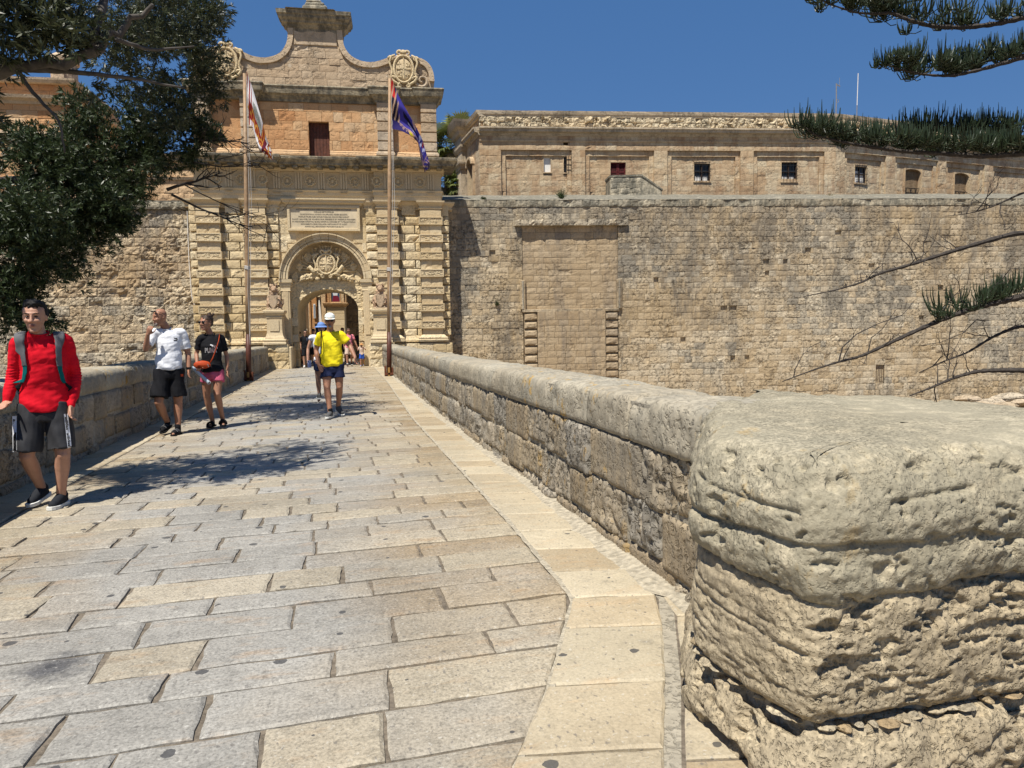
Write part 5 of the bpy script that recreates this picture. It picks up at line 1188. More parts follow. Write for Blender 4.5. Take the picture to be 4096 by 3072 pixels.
M['cyp']=plain('cypress_green',(.025,.04,.018),.8)
cy=empty('cypress_tree',gp(1.05,12.2),GA,label='slim dark cypress against the courtyard wall beyond the archway',cat='tree');cyp.build('crown',M['cyp'],cy);mb=MB();mb.tube([(0,0,0),(0,0,2.5)],[.08,.02],6);mb.build('trunk',plain('cypress_bark',(.1,.07,.05),.9),cy)
# ================================================================ trees
M['leaf']=None
def leafmat(name,c1,c2):
    m,t,b=newmat(name);g=NG(t);ti=g.attr('tint').outputs['Fac'];c=g.ramp(ti,[(0,c1),(1,c2)]);g.lk(c,b.inputs['Base Color']);b.inputs['Roughness'].default_value=.45;b.inputs['Specular IOR Level'].default_value=.4
    tr=g.n('ShaderNodeBsdfTranslucent');g.lk(c,tr.inputs[0]);mx=g.n('ShaderNodeMixShader');mx.inputs[0].default_value=.18;g.lk(b.outputs[0],mx.inputs[1]);g.lk(tr.outputs[0],mx.inputs[2]);g.lk(mx.outputs[0],t.nodes['Material Output'].inputs[0]);return m
M['leaf']=leafmat('leaf_green',(.014,.022,.009),(.075,.085,.036));M['leaf2']=leafmat('leaf_dark_green',(.018,.030,.010),(.06,.085,.03))
M['bark']=plain('grey_bark',(.095,.082,.07),.9,nv=.5,ns=14,bump=.6,bd=.01);M['twig']=plain('dead_twig',(.05,.042,.036),.9)
def rosettes(C,N,L,wd,nl,seed,updir=.3):
    r=np.random.default_rng(seed);n=len(C);ax=N+r.normal(0,.45,(n,3));ax[:,2]+=updir;ax/=np.linalg.norm(ax,axis=1,keepdims=True)
    Vs=[];T=[]
    u=np.cross(ax,[.3,.2,1.]);u/=np.linalg.norm(u,axis=1,keepdims=True);v=np.cross(ax,u);base=r.random(n)
    for k in range(nl):
        a=2*pi*k/nl+r.random(n);op=r.uniform(.25,1.15,n);l=L*r.uniform(.6,1.15,n)
        d=ax*np.cos(op)[:,None]+(u*np.cos(a)[:,None]+v*np.sin(a)[:,None])*np.sin(op)[:,None]
        s=np.cross(d,ax+r.normal(0,.3,(n,3)));s/=np.linalg.norm(s,axis=1,keepdims=True)+1e-6
        b=C-ax*(r.random(n)*L*.7)[:,None];w_=(wd*l/L)[:,None]
        q=np.stack([b,b+d*(l*.5)[:,None]+s*w_*.5,b+d*l[:,None],b+d*(l*.5)[:,None]-s*w_*.5],1);Vs.append(q.reshape(-1,3));T.append(np.repeat(np.clip(base*.7+r.random(n)*.3,0,1),4))
    V=np.concatenate(Vs);return V,np.arange(len(V)).reshape(-1,4),np.concatenate(T)
def blob(c,rad,n,seed):
    r=np.random.default_rng(seed);d=r.normal(0,1,(n,3));d/=np.linalg.norm(d,axis=1,keepdims=True)+1e-9;q=r.random(n)**.5
    return np.array(c)+d*q[:,None]*np.array(rad),d
def crown(name,blobs,L,wd,nl,mat,parent,seed,dens,b):
    C=[];N=[]
    for i,(c,rad) in enumerate(blobs):
        vol=rad[0]*rad[1]*rad[2]*4.19;a,b_=blob(c,rad,int(dens*vol**.72),seed+i);C.append(a);N.append(b_)
    C=np.concatenate(C);N=np.concatenate(N);k=fbm(C*(2.6 if seed==100 else 2.0),3,seed)>(-.02 if seed==100 else -.12);C=C[k];N=N[k];k=(C+b-CAM)@fw>2.2;C=C[k];N=N[k]
    V,Q,T=rosettes(C,N,L,wd,nl,seed);return mk(name,V,Q,mat,parent,False,T)
def tree(name,base,blobs,limbs,L,wd,nl,mat,seed,dens,label,cat='tree',trunkr=.2):
    b=np.array(base,float);r=empty(name,b,0,label=label,cat=cat)
    crown('crown',[(np.array(c)-b,rad) for c,rad in blobs],L,wd,nl,mat,r,seed,dens,b)
    for i,(P,R) in enumerate(limbs):
        mb=MB();P=np.array(P,float)-b;k=max(6,len(P)*4);t=np.linspace(0,len(P)-1,k);Q=np.stack([np.interp(t,range(len(P)),P[:,j]) for j in range(3)],1)
        for _ in range(3):Q[1:-1]=(Q[:-2]+Q[2:]+2*Q[1:-1])/4
        Q[1:-1]+=np.random.randn(k-2,3)*R[0]*.12;mb.tube(Q,np.interp(t,range(len(P)),R if len(R)==len(P) else np.linspace(R[0],R[-1],len(P))),9)
        mb.build('trunk' if i==0 else 'limb',M['bark'],r,smooth=True)
    return r
A=at
# near tree: long leathery leaves, overhanging the parapet
nb=[]
NK=.71
def B(x,y,d,r,rz=None,ry=None):
    if NK<1 and x>=250:d,r=d*1.72,r*1.72
    r*=NK;nb.append((A(x,y,d*NK),(r,(ry or r*1.2),(rz or r*.8))))
for q in [(60,20,8,.7),(170,60,8.4,.75),(290,20,8.6,.7),(400,40,8.8,.55),(440,150,9,.42),(380,180,9,.5),(300,140,8.6,.55),(200,180,8.4,.42),(130,70,7.8,.45),(20,60,7.6,.45),(455,215,9.2,.30),(350,245,9,.40),(445,60,9,.30),(410,120,8.6,.4),(250,90,8,.5),(340,90,8.3,.55),(330,30,8,.55),(455,20,8.5,.3),(20,130,7.6,.18),(195,115,8.2,.35)]:B(*q)
for q in [(100,-160,8,1.0),(260,-140,8.5,1.0),(400,-120,9,.6),(60,-380,8.5,1.0),(-150,-60,8,1.0),(-150,100,8,.8),(-100,-300,8,1.0),(-130,100,8,.8),(-300,-40,7.8,1.0),(-90,-130,8,.8),(-120,240,8.3,.7),(-420,-200,7.5,1.0),(-60,-30,7.5,.9),(-220,150,7.6,.9)]:B(*q)
tb0=cf(-6.6,6.6,-2.9)
P1=[tb0,cf(-6.5,6.6,0.),cf(-6.0,6.5,2.6),A(-90,170,5.68),A(60,150,5.68),A(200,110,5.73),A(270,60,5.92),A(330,10,5.96)]
L=[(P1,[.22,.18,.15,.08,.045,.04,.028,.015]),([A(-90,170,5.68),A(-110,0,5.82),A(60,-250,6.01),A(200,-400,6.37)],[.08,.06,.05,.02]),([A(200,110,5.73),A(230,-40,6.01),A(330,-150,6.37)],[.04,.03,.015]),([A(60,150,5.68),A(160,155,5.82),A(290,170,6.01),A(400,190,6.28)],[.024,.02,.014,.008]),([A(30,140,5.68),A(70,200,5.64),A(130,260,5.64),A(140,330,5.64)],[.017,.015,.010,.006]),([A(250,85,5.82),A(330,110,6.10),A(420,100,6.28)],[.02,.014,.006])]
tree('leathery_leaved_tree',tb0,nb,L,.085,.018,9,M['leaf'],100,520,'dark tree with long leathery leaves and grey limbs overhanging the left parapet')
NK=1.
# second, denser tree further down
nb=[]
for q in [(120,420,11,.9),(60,560,10.5,.75),(40,680,10.3,.5),(150,520,10.8,.7),(230,450,11,.55),(240,340,11.5,.9),(330,330,12,.6),(300,260,12,.7),(400,260,12,.42),(430,330,12.2,.30),(60,330,10.8,.6),(20,460,10.5,.7),(110,610,10.8,.35),(280,410,11.6,.40),(200,250,11.5,.6),(380,210,12,.5),(460,300,12.5,.22),(70,460,10,.6),(150,350,11,.8),(20,740,10.2,.3),(445,290,12.3,.35),(420,350,12.3,.25),(200,540,11,.3),(10,620,10.2,.5),(90,700,10.2,.32),(25,800,10.1,.22),(140,600,10.7,.4),(0,520,10,.6),(190,470,11,.6),(260,480,11.2,.3)]:B(*q)
for q in [(-120,420,10.5,1.1),(-130,620,10.5,.9),(-80,250,11,.5),(330,60,13,.7),(420,20,13,.6)]:B(*q)
tb1=cf(-9.6,11.5,-2.9)
L=[([tb1,cf(-9.2,11.4,0),cf(-8.8,11.3,3),A(-90,420,11.2),A(100,380,11.6),A(250,300,12),A(420,265,12.3)],[.26,.22,.17,.1,.06,.04,.015]),([cf(-9,11.4,2),A(-90,560,10.6),A(60,600,10.4)],[.12,.07,.02])]
tree('dense_evergreen_tree',tb1,nb,L,.095,.021,10,M['leaf2'],300,640,'dense blackish evergreen hanging low behind the left parapet above the red-shirted man')
# bare dead branches in front of the gate
dbt=empty('bare_branch',A(330,300,12),0,label='leafless twiggy branch reaching across the gate from the left trees',cat='branch');o0=A(330,300,12)
rr=random.Random(9)
def twigs(mb,p,d,L,r,depth,rr,curl=.25,step=5):
    P=[p];q=p.copy();dd=d.copy()
    for i in range(step):
        dd=dd+np.array([rr.gauss(0,curl),rr.gauss(0,curl),rr.gauss(0,curl)+.02]);dd/=np.linalg.norm(dd);q=q+dd*L/step;P.append(q)
        if depth>0 and i>0:
            for _ in range(2 if depth>1 else 1):
                e=dd+np.array([rr.gauss(0,.6),rr.gauss(0,.6),rr.gauss(0,.6)]);e/=np.linalg.norm(e);twigs(mb,q,e,L*rr.uniform(.3,.55),r*.55,depth-1,rr,curl,4)
    mb.tube(P,np.linspace(r,r*.3,len(P)),4)
for (x0,y0,x1,y1,r) in ((360,410,470,395,.03),(330,300,430,260,.03),(380,300,480,330,.02),(370,420,520,470,.022),(400,300,520,300,.018),(420,350,560,370,.014),(400,400,590,440,.012),(470,345,560,330,.010)):
    p=A(x0,y0,12);q=A(x1,y1,12.2);d=q-p;Ln=np.linalg.norm(d);mb=MB();twigs(mb,p-o0,d/Ln,Ln,r,2,rr,.13);mb.build('twig',M['twig'],dbt)
# ---------------------------------------------------------------- Norfolk pine on the right
tp=cf(10.6,12.2,-3.0)
pine=empty('araucaria_pine',tp,0,label='tall araucaria pine at the right edge sending tufted and dead branches leftward',cat='tree')
mb=MB();mb.tube([(0,0,0),(0,0,4),(.1,0,9),(.1,.1,15)],[.34,.3,.24,.15],14);mb.build('trunk',M['bark'],pine,smooth=True)
M['needle']=leafmat('pine_green',(.018,.030,.014),(.042,.062,.026));M['pbark']=plain('pine_bark',(.06,.05,.042),.95,nv=.5,ns=25,bump=.8,bd=.01)
def branch(pts,r0,r1,tuft=None,dead=False,seed=0,d0=11.2,spurs=12):
    rr=random.Random(seed);P=[A(x,y,d) for x,y,d in pts];P=np.array(P)
    end=tp+np.array([0,0,P[-1][2]-tp[2]+(-.2 if P[-1][2]<3 else .4)]);end[2]=max(end[2],tp[2]+.5);P=np.vstack([P,[end]])
    n=len(P)*8;t=np.linspace(0,len(P)-1,n);Q=np.stack([np.interp(t,range(len(P)),P[:,j]) for j in range(3)],1)
    for _ in range(6):Q[1:-1]=(Q[:-2]+Q[2:]+2*Q[1:-1])/4
    Q=Q-tp;mb=MB();R=np.linspace(r0,r1,n);mb.tube(Q,R*(1+.15*np.sin(np.arange(n)*1.7)),7)
    b=empty('branch',(0,0,0));b.parent=pine;mb.build('bough',M['pbark'],b)
    lp=len(pts)*8-8
    mb=MB()
    for k in range(spurs):
        i=rr.randrange(3,lp);p=Q[i];d=np.array([rr.gauss(0,.5),rr.gauss(0,.4),abs(rr.gauss(.8,.4))*(1 if rr.random()<.85 else -1)]);d/=np.linalg.norm(d)
        if dead and rr.random()<.45:twigs(mb,p,d-rt*.5*0+np.array([0,0,0]),rr.uniform(.25,.75),.010,1,rr,.22)
        else:mb.tube([p,p+d*rr.uniform(.03,.09)],[.010,.003],4)
    mb.build('twigs',M['twig'],b,kind='stuff')
    if tuft:
        i0,i1,per,h=tuft;mb=MB();a=int(i0*lp);e=int(i1*lp);cnt=int(per*1.7)
        for k in range(cnt):
            f=a+(e-a)*(k+rr.random()*.8)/cnt;i=int(f);p=Q[min(i,n-1)]+np.array([0,rr.gauss(0,.12),.02])+rt*rr.gauss(0,.03)
            out=np.array([rr.gauss(0,.5),rr.gauss(0,.6),0])
            hh=h*rr.uniform(.55,1.25)*(.55 if k<3 else 1)
            root=p+out*.12+np.array([0,0,hh*.25]);mb.tube([p,p+out*.05+np.array([0,0,-.01]),root],[.008,.007,.006],4,.1)
            tt=rr.random()
            for j in range(20):
                aa=rr.uniform(0,2*pi);sp=rr.uniform(.3,1.35);L_=hh*rr.uniform(.5,1.1)
                d=np.array([cos(aa)*sp,sin(aa)*sp,0]);b0=root+d*.02+np.array([0,0,rr.uniform(-.04,.04)])
                pts_=[b0,b0+d*L_*.42+np.array([0,0,L_*.16]),b0+d*L_*.60+np.array([0,0,L_*.6]),b0+d*L_*.62+np.array([0,0,L_*.95])]
                mb.tube(pts_,[.008,.009,.008,.003],4,tt*.6+rr.random()*.4)
        V,Fs,T=mb.arrays();mb.build('foliage',M['needle'],b)
D0=11.0
branch([(1765,-4,D0),(1800,12,D0),(1850,28,D0),(1895,30,D0),(1925,27,D0),(1960,42,D0),(2010,57,D0),(2080,60,D0),(2150,52,D0),(2212,38,D0),(2290,20,D0)],.008,.05,(.02,1,30,.30),seed=1)
branch([(1890,18,D0+.6),(1960,5,D0+.6),(2060,-20,D0+.6),(2200,-40,D0+.6)],.01,.04,(.0,1,10,.34),seed=11)
branch([(1918,140,D0),(1950,152,D0),(2010,163,D0),(2060,164,D0),(2120,150,D0),(2212,124,D0),(2290,100,D0)],.007,.045,(.0,1,27,.26),seed=2)
branch([(1960,147,D0+.3),(2050,143,D0+.3),(2130,132,D0+.3),(2212,118,D0+.3),(2290,105,D0+.3)],.01,.035,(.1,1,12,.24),seed=12)
branch([(1722,262,D0),(1760,292,D0),(1810,305,D0),(1880,318,D0),(1960,328,D0),(2040,332,D0),(2120,338,D0),(2212,332,D0),(2300,322,D0)],.009,.055,(.08,1,46,.29),seed=3)
branch([(1950,295,D0+.5),(2030,296,D0+.5),(2110,300,D0+.5),(2212,296,D0+.5),(2300,288,D0+.5)],.012,.05,(.0,1,26,.32),seed=4)
branch([(1738,640,D0),(1800,628,D0),(1860,611,D0),(1900,590,D0),(1960,574,D0),(2040,548,D0),(2110,527,D0),(2212,498,D0)],.006,.045,None,True,5,spurs=26)
branch([(1690,824,D0),(1760,798,D0),(1810,782,D0),(1860,770,D0),(1920,742,D0),(1980,714,D0),(2040,688,D0),(2110,664,D0),(2160,652,D0),(2212,640,D0),(2290,620,D0)],.007,.065,(.62,1,12,.30),True,6,spurs=24)
branch([(1965,855,D0),(2010,838,D0),(2060,816,D0),(2110,802,D0),(2160,800,D0),(2212,800,D0)],.01,.05,None,True,7,spurs=16)
branch([(1985,805,D0+.3),(2040,780,D0+.3),(2090,762,D0+.3),(2140,730,D0+.3),(2180,712,D0+.3),(2212,703,D0+.3)],.006,.035,None,True,8,spurs=14)
branch([(2042,467,D0+.2),(2090,462,D0+.2),(2140,448,D0+.2),(2180,430,D0+.2),(2212,415,D0+.2)],.004,.022,None,True,9,spurs=12)
for (pp_,r_) in (([(1812,780),(1820,750),(1850,722),(1895,700),(1950,680),(1975,650)],.012),([(1875,762),(1882,730),(1905,712),(1935,670)],.010),([(2128,694),(2110,690),(2080,720),(2030,740),(1995,745)],.010),([(2050,790),(2052,770),(2065,750),(2090,700)],.008),([(1905,588),(1908,560),(1925,520),(1945,490)],.006),([(1862,612),(1858,590),(1880,588),(1918,592)],.007)):
    mb=MB();mb.tube([A(x,y,D0)-tp for x,y in pp_],np.linspace(r_,r_*.35,len(pp_)),6);mb.build('dead_twig',M['twig'],pine)
# ---------------------------------------------------------------- fan palms behind the gate
M['palm']=leafmat('palm_green',(.07,.10,.02),(.24,.26,.08));M['palmdry']=plain('dry_frond',(.22,.16,.08),.9)
def palm(name,base,h,R,n,label,seed,skirt=True):
    r=empty(name,base,0,label=label,cat='palm');rr=random.Random(seed);mb=MB();mb.tube([(0,0,0),(0,0,h*.6),(0,0,h)],[.22,.2,.17],10);mb.build('trunk',M['bark'],r)
    for dry in (0,1):
        mb=MB()
        for k in range(n if not dry else (n//2 if skirt else 0)):
            az=rr.uniform(0,2*pi);el=rr.uniform(-.5,1.3) if not dry else rr.uniform(-1.4,-.8);d=np.array([cos(az)*cos(el),sin(az)*cos(el),sin(el)]);c=np.array([0,0,h])+d*R*.55
            mb.tube([(0,0,h),np.array([0,0,h])+d*R*.3,c],[.03,.02,.015],4,.5)
            s=np.cross(d,[0,0,1]);s/=np.linalg.norm(s)+1e-6;upv=np.cross(s,d);t=rr.random()
            for j in range(22):
                a=-1.9+3.8*j/21;e=d*cos(a)+s*sin(a);L_=R*.55*(1-.15*abs(a)/1.9)*rr.uniform(.85,1.05);w_=np.cross(e,upv)*.05
                m_=c+e*L_*.6+upv*.03;tip=c+e*L_+np.array([0,0,-.25*L_*rr.uniform(.5,1.4)])
                mb.add([c,m_-w_,tip,m_+w_],[(0,1,2,3)],t)
        if mb.n:mb.build('dry_skirt' if dry else 'fronds',M['palmdry'] if dry else M['palm'],r)
g9=lambda x,y,d:A(x,y,d)
p=g9(990,310,44);palm('fan_palm',(p[0],p[1],5),p[2]-5,2.1,34,'fan palm crown against the sky between the gate and the palace',3)
p=g9(965,385,45);palm('fan_palm',(p[0],p[1],5),p[2]-5,2.2,34,'lower shaggy fan palm with dry fronds right behind the gate edge',4)
p=g9(1000,400,43.5);palm('fan_palm',(p[0],p[1],5),p[2]-5,1.2,22,'small drooping fan palm tight against the fluted palace corner',5)
# ================================================================ flagpoles and flags
M['pole']=plain('varnished_wood',(.34,.22,.12),.55,nv=.35,ns=6);M['polebase']=plain('dark_red_paint',(.09,.03,.018),.5,nv=.4,ns=9);M['rust']=plain('rusty_iron',(.15,.05,.025),.8,nv=.5,ns=20);M['rope']=plain('rope',(.55,.52,.48),.9);M['brass']=plain('timber_light',(.36,.2,.06),.6,nv=.4,ns=12)
def flagpole(base,top,label,rp):
    b=np.array(base);r=empty('flagpole',b,0,label=label,cat='flagpole');t=np.array(top)-b;f=1.55/t[2]
    mb=MB();mb.tube([t*f,t*.3,t*.6,t],[.078,.075,.068,.05],14);mb.build('mast',M['pole'],r,smooth=True)
    mb=MB();mb.tube([(0,0,.0),t*f*.5,t*f],[.088,.086,.082],14);mb.build('painted_foot',M['polebase'],r,smooth=True)
    mb=MB();mb.box(-.16,-.09,-.06,.06,0,.36,.5,.01);mb.box(.09,.15,-.06,.06,0,.3,.5,.01);mb.box(-.15,.15,-.11,-.08,.05,.12);mb.build('bracket',M['rust'],r)
    mb=MB();mb.box(-.05,.03,-.11,-.08,0,.30,.5,.01);mb.build('wedge',M['brass'],r)
    for j,dx in enumerate((.10,.17)):
        mb=MB();mb.tube([(.09,-.06,1.2),(dx,-.09,3.0),(dx+t[0]*.6,-.08,6),(t[0]+.05,-.03,t[2]-.1)],.007,4);mb.build('halyard',M['rope'],r)
    mb=MB()
    for k in range(4):mb.tube([(t[0]*rp+.085*cos(a),.085*sin(a),t[2]*rp+.03*k+.01*sin(2*a)) for a in np.linspace(0,2*pi,12)],.014,4)
    mb.build('rope_lashing',M['rope'],r);return r,t
flagpole((-2.2,24.8,0),(-1.93,24.8,9.95),'wooden flagpole with dark red foot at the left parapet carrying the white flag',.37)
flagpole((2.44,25.2,0),(2.75,25.2,10.25),'wooden flagpole with dark red foot at the right parapet carrying the purple flag',.36)
def flagmat(name):
    m,t,b=newmat(name);g=NG(t);c=g.n('ShaderNodeVertexColor',layer_name='print');g.lk(c.outputs[0],b.inputs['Base Color']);b.inputs['Roughness'].default_value=.8;b.inputs['Specular IOR Level'].default_value=.15
    tr=g.n('ShaderNodeBsdfTranslucent');g.lk(c.outputs[0],tr.inputs[0]);mx=g.n('ShaderNodeMixShader');mx.inputs[0].default_value=.3;g.lk(b.outputs[0],mx.inputs[1]);g.lk(tr.outputs[0],mx.inputs[2]);g.lk(mx.outputs[0],t.nodes['Material Output'].inputs[0]);return m
def flag(name,top,bot,paint,y,label,folds,seed):
    """top/bot: polylines (source px) of the upper-outer and lower-inner edge"""
    nu,nv=110,44;s=np.linspace(0,1,nu)
    def pl_(P):
        P=np.array(P,float);t=np.r_[0,np.cumsum(np.hypot(*np.diff(P,axis=0).T))];t/=t[-1];Q=np.stack([np.interp(s,t,P[:,0]),np.interp(s,t,P[:,1])],1)
        for _ in range(12):Q[1:-1]=(Q[:-2]+Q[2:]+2*Q[1:-1])/4
        return Q
    T,Bt=pl_(top),pl_(bot);V=[];UV=[]
    for i in range(nu):
        for j in range(nv):
            f=j/(nv-1);px=T[i]*(1-f)+Bt[i]*f;d=fw*1;p=CAM+(fw+rt*((px[0]-2048)/F)-up*((px[1]-1536)/F));dr=p-CAM;p=CAM+dr*((y-CAM[1])/dr[1]);p=p+np.array([0,1,0])*(.16*s[i]**.7*sin(folds*pi*f+2.5*s[i]*pi)+.05*sin(9*f+11*s[i]));V.append(p);UV.append((s[i],f))
    V=np.array(V);UV=np.array(UV);o0=V[0].copy();a=(np.arange(nu-1)[:,None]*nv+np.arange(nv-1)).ravel();Q=np.stack([a,a+nv,a+nv+1,a+1],1)
    o=mk(name,V-o0,Q,flagmat('print_'+name),None,True);o.location=o0
    C=np.ones((len(V),4),np.float32);C[:,:3]=paint(UV[:,0],UV[:,1]);ca=o.data.color_attributes.new('print','FLOAT_COLOR','POINT');ca.data.foreach_set('color',C.ravel());tag(o,label,'flag')
def pw(u,f):   # white flag: maroon and gold borders, green palm leaf
    n=len(u);c=np.tile([.80,.78,.78],(n,1));mar=np.array([.30,.03,.02]);gold=np.array([.65,.33,.06]);grn=np.array([.06,.11,.05])
    wv=.03*np.sin(u*24)
    a=(f>.50+wv)&(f<.86+wv)&(u>.02);c[a]=mar;a=(np.abs(f-.66-.09*np.sin(u*26))<.04);c[a]=gold;a=(np.abs(f-.80+.05*np.sin(u*40))<.025)&(u<.75);c[a]=gold
    a=(u<.16)&(np.sin(u*80+f*8)>0);c[a]=mar
    q=(u-.22)/.42;leaf=(q>0)&(q<1)&(f>.30-.16*np.sin(q*pi)+.0)&(f<.50)&(np.mod(u*26-f*5,1)<.62);c[leaf]=grn
    a=(u>.60)&(u<.72)&(f<.55);c[a]=mar;a=(np.abs(u-.63)<.008)&(f<.55)|(np.abs(u-.69)<.008)&(f<.55);c[a]=gold
    a=(u>.72)&(u<.78)&(f>.2);c[a]=(.14,.02,.04);a=(u>.80)&(np.sin(u*70+f*7)>.3);c[a]=mar;a=(u>.82)&(np.sin(u*50-f*9)>.6);c[a]=gold;return c
def pb(u,f):   # purple-blue flag: gold double border, white patches
    n=len(u);c=np.tile([.055,.045,.30],(n,1));gold=np.array([.55,.36,.24]);dk=np.array([.012,.01,.03]);wh=np.array([.62,.64,.85])
    a=(u<.12);c[a]=dk;a=(u<.10)&(f<.35);c[a]=(.6,.03,.03);a=(u<.16)&(np.sin(u*90+f*20)>.5);c[a]=gold
    a=(f>.80);c[a]=(.03,.022,.13)
    for k,w_ in ((.80,.012),(.86,.010),(.91,.006)):
        a=(np.abs(f-k-.015*np.sin(u*30))<w_)&(u>.14)&(u<.95);c[a]=gold
    a=((u-.36)**2/.0035+(f-.90)**2/.012<1);c[a]=gold;a=((u-.35)**2/.0012+(f-.93)**2/.004<1);c[a]=(.7,.62,.02)
    a=(np.abs(f-.40-.05*np.sin(u*9))<.07)&(u>.25)&(u<.72);c[a]=dk
    q=(u-.34)/.26;a=(q>0)&(q<1)&(f>.47)&(f<.53+.13*np.mod(u*22,1)*np.sin(np.clip(q,0,1)*pi));c[a]=wh
    a=((u-.52)**2/.0018+(f-.14)**2/.012<1);c[a]=gold
    a=(u>.64)&(u<.80)&(f<.55+.2*np.sin(u*60))&(np.sin(u*95+f*12)>-.5);c[a]=wh;a=(u>.72)&(u<.76)&(f<.3);c[a]=(.5,.03,.05)
    a=(u>.88)&(np.sin(u*110+f*17)>.55);c[a]=gold;a=(np.abs(u-.865)<.006);c[a]=gold;a=u>.93;c[a]=c[a]*.35;return c
flag('white_flag',[(985,283),(1008,345),(1052,495),(1062,540),(1085,600),(1092,640)],[(997,500),(1008,500),(1025,560),(1040,600),(1062,620),(1084,634)],pw,24.7,'drooping white flag with maroon and gold border and green palm leaf',2.2,1)
flag('purple_flag',[(1563,302),(1592,372),(1640,470),(1690,560),(1705,610),(1722,652),(1718,672)],[(1570,515),(1600,522),(1650,550),(1672,570),(1682,620),(1690,650),(1698,688)],pb,25.1,'drooping purple-blue flag with gold border and white patches',2.6,2)
# ================================================================ people
def skinmat(name,c):
    m,t,b=newmat(name);g=NG(t);P=g.pos();n=g.noise(P,30,4);cc=g.mix(.5,tuple(c),g.ramp(n,[(.3,(.75,.7,.68)),(.7,(1,1,1))]),'MULTIPLY');g.lk(cc,b.inputs['Base Color']);b.inputs['Roughness'].default_value=.5;b.inputs['Specular IOR Level'].default_value=.35
    b.inputs['Subsurface Weight'].default_value=.08;b.inputs['Subsurface Radius'].default_value=(.02,.008,.004);return m
M['skin']=skinmat('skin_light',(.46,.25,.165));M['tan']=skinmat('skin_tanned',(.36,.18,.11));M['skin3']=skinmat('skin_mid',(.42,.23,.15))
M['lip']=plain('lip',(.30,.12,.09),.5);M['black_hair']=plain('black_hair',(.008,.007,.007),.7,nv=.5,ns=60,bump=.8,bd=.01);M['brown_hair']=plain('brown_hair',(.06,.035,.022),.5,nv=.5,ns=60,bump=.8,bd=.01)
M['eyed']=plain('eye_dark',(.02,.015,.012),.3);M['lens']=plain('sunglass_lens',(.008,.008,.009),.25,spec=.35)
def cloth(name,c,r=.85,b=.25):return plain(name,c,r,nv=.10,ns=45,bump=b,bd=.003,spec=.15)
M['red']=cloth('red_jersey',(.62,.006,.018));M['char']=cloth('charcoal_nylon',(.035,.035,.038),.6);M['whitec']=cloth('white_cotton',(.74,.75,.78));M['blackc']=cloth('black_cotton',(.010,.010,.012));M['pink']=cloth('pink_cotton',(.50,.10,.17));M['yellow']=cloth('yellow_cotton',(.86,.70,.02));M['navy']=cloth('navy_denim',(.016,.022,.06));M['capw']=cloth('white_cap',(.74,.76,.70));M['blue']=cloth('blue_cap',(.14,.24,.5));M['pinkshirt']=cloth('pink_shirt',(.62,.20,.24));M['beige']=cloth('beige_cotton',(.55,.42,.33));M['royal']=cloth('blue_shorts',(.03,.08,.35));M['straw']=plain('straw_hat',(.50,.26,.10),.8);M['sole']=plain('white_sole',(.72,.72,.68),.6);M['shoe']=cloth('dark_knit_shoe',(.02,.022,.027));M['grey']=cloth('grey_strap',(.12,.12,.125));M['teal']=cloth('teal_pack',(.0,.11,.11));M['orange_bag']=cloth('orange_bag',(.42,.06,.018),.6);M['greyshoe']=cloth('grey_shoe',(.09,.09,.09));M['sock']=cloth('white_sock',(.5,.5,.48));M['phone']=plain('phone_back',(.30,.34,.55),.25);M['clear']=plain('clear_tube',(.45,.52,.58),.15,spec=.8)
def nrm(v):v=np.array(v,float);return v/(np.linalg.norm(v)+1e-9)
def rotz(a):c,s=cos(a),sin(a);return np.array([[c,-s,0],[s,c,0],[0,0,1.]])
def rotx(a):c,s=cos(a),sin(a);return np.array([[1,0,0],[0,c,-s],[0,s,c]])
def limbtube(mb,P,R,n=12,sub=5):
    P=np.array(P,float);m=len(P);t=np.linspace(0,m-1,(m-1)*sub+1);Q=np.stack([np.interp(t,range(m),P[:,j]) for j in range(3)],1);r=np.interp(t,range(m),R)
    for _ in range(2):Q[1:-1]=(Q[:-2]+Q[2:]+2*Q[1:-1])/4
    mb.tube(Q,r,n);mb.ball(Q[0],r[0],n,6);mb.ball(Q[-1],r[-1],n,6)
def hand(mb,w,d,side,k=1.,curl=.5,thumb=1):
    """w wrist, d direction of hand, side = across the palm toward the thumb"""
    w=np.array(w,float);d=nrm(d);side=nrm(np.array(side)-d*np.dot(side,d));nn=np.cross(d,side)*thumb
    L=.085*k
    for f in (-.30,-.1,.1,.30):limbtube(mb,[w,w+d*L*.6+side*f*.07*k,w+d*L+side*f*.085*k],[.022*k,.018*k,.013*k],8,3)
    for i,(f,l) in enumerate(((.33,.9),(.11,1.0),(-.11,.94),(-.33,.75))):
        b=w+d*L+side*f*.09*k;a1=curl*.55;a2=curl*1.1;a3=curl*1.6;l=l*.075*k;P=[b]
        sp=side*f*.12
        for a,ll in ((a1,.45),(a2,.32),(a3,.25)):P.append(P[-1]+(d*cos(a)+nn*sin(a)+sp)*l*ll)
        limbtube(mb,P,[.0095*k,.009*k,.0082*k,.007*k],8,2)
    b=w+d*.02*k+side*.026*k;limbtube(mb,[b,b+(d*.6+side*.8)*.035*k+nn*.01*k,b+(d*.95+side*.75)*.055*k+nn*.022*k,b+(d*1.3+side*.6)*.07*k+nn*.03*k],[.014*k,.0115*k,.010*k,.008*k],8,2)
HR=[(-.115,.020,-.080,-.040),(-.108,.034,-.089,-.02),(-.09,.046,-.091,.035),(-.06,.056,-.089,.06),(-.03,.065,-.087,.075),(0,.071,-.085,.088),(.03,.0745,-.085,.095),(.06,.073,-.080,.094),(.085,.063,-.062,.082),(.105,.043,-.035,.06),(.116,.018,-.005,.03)]
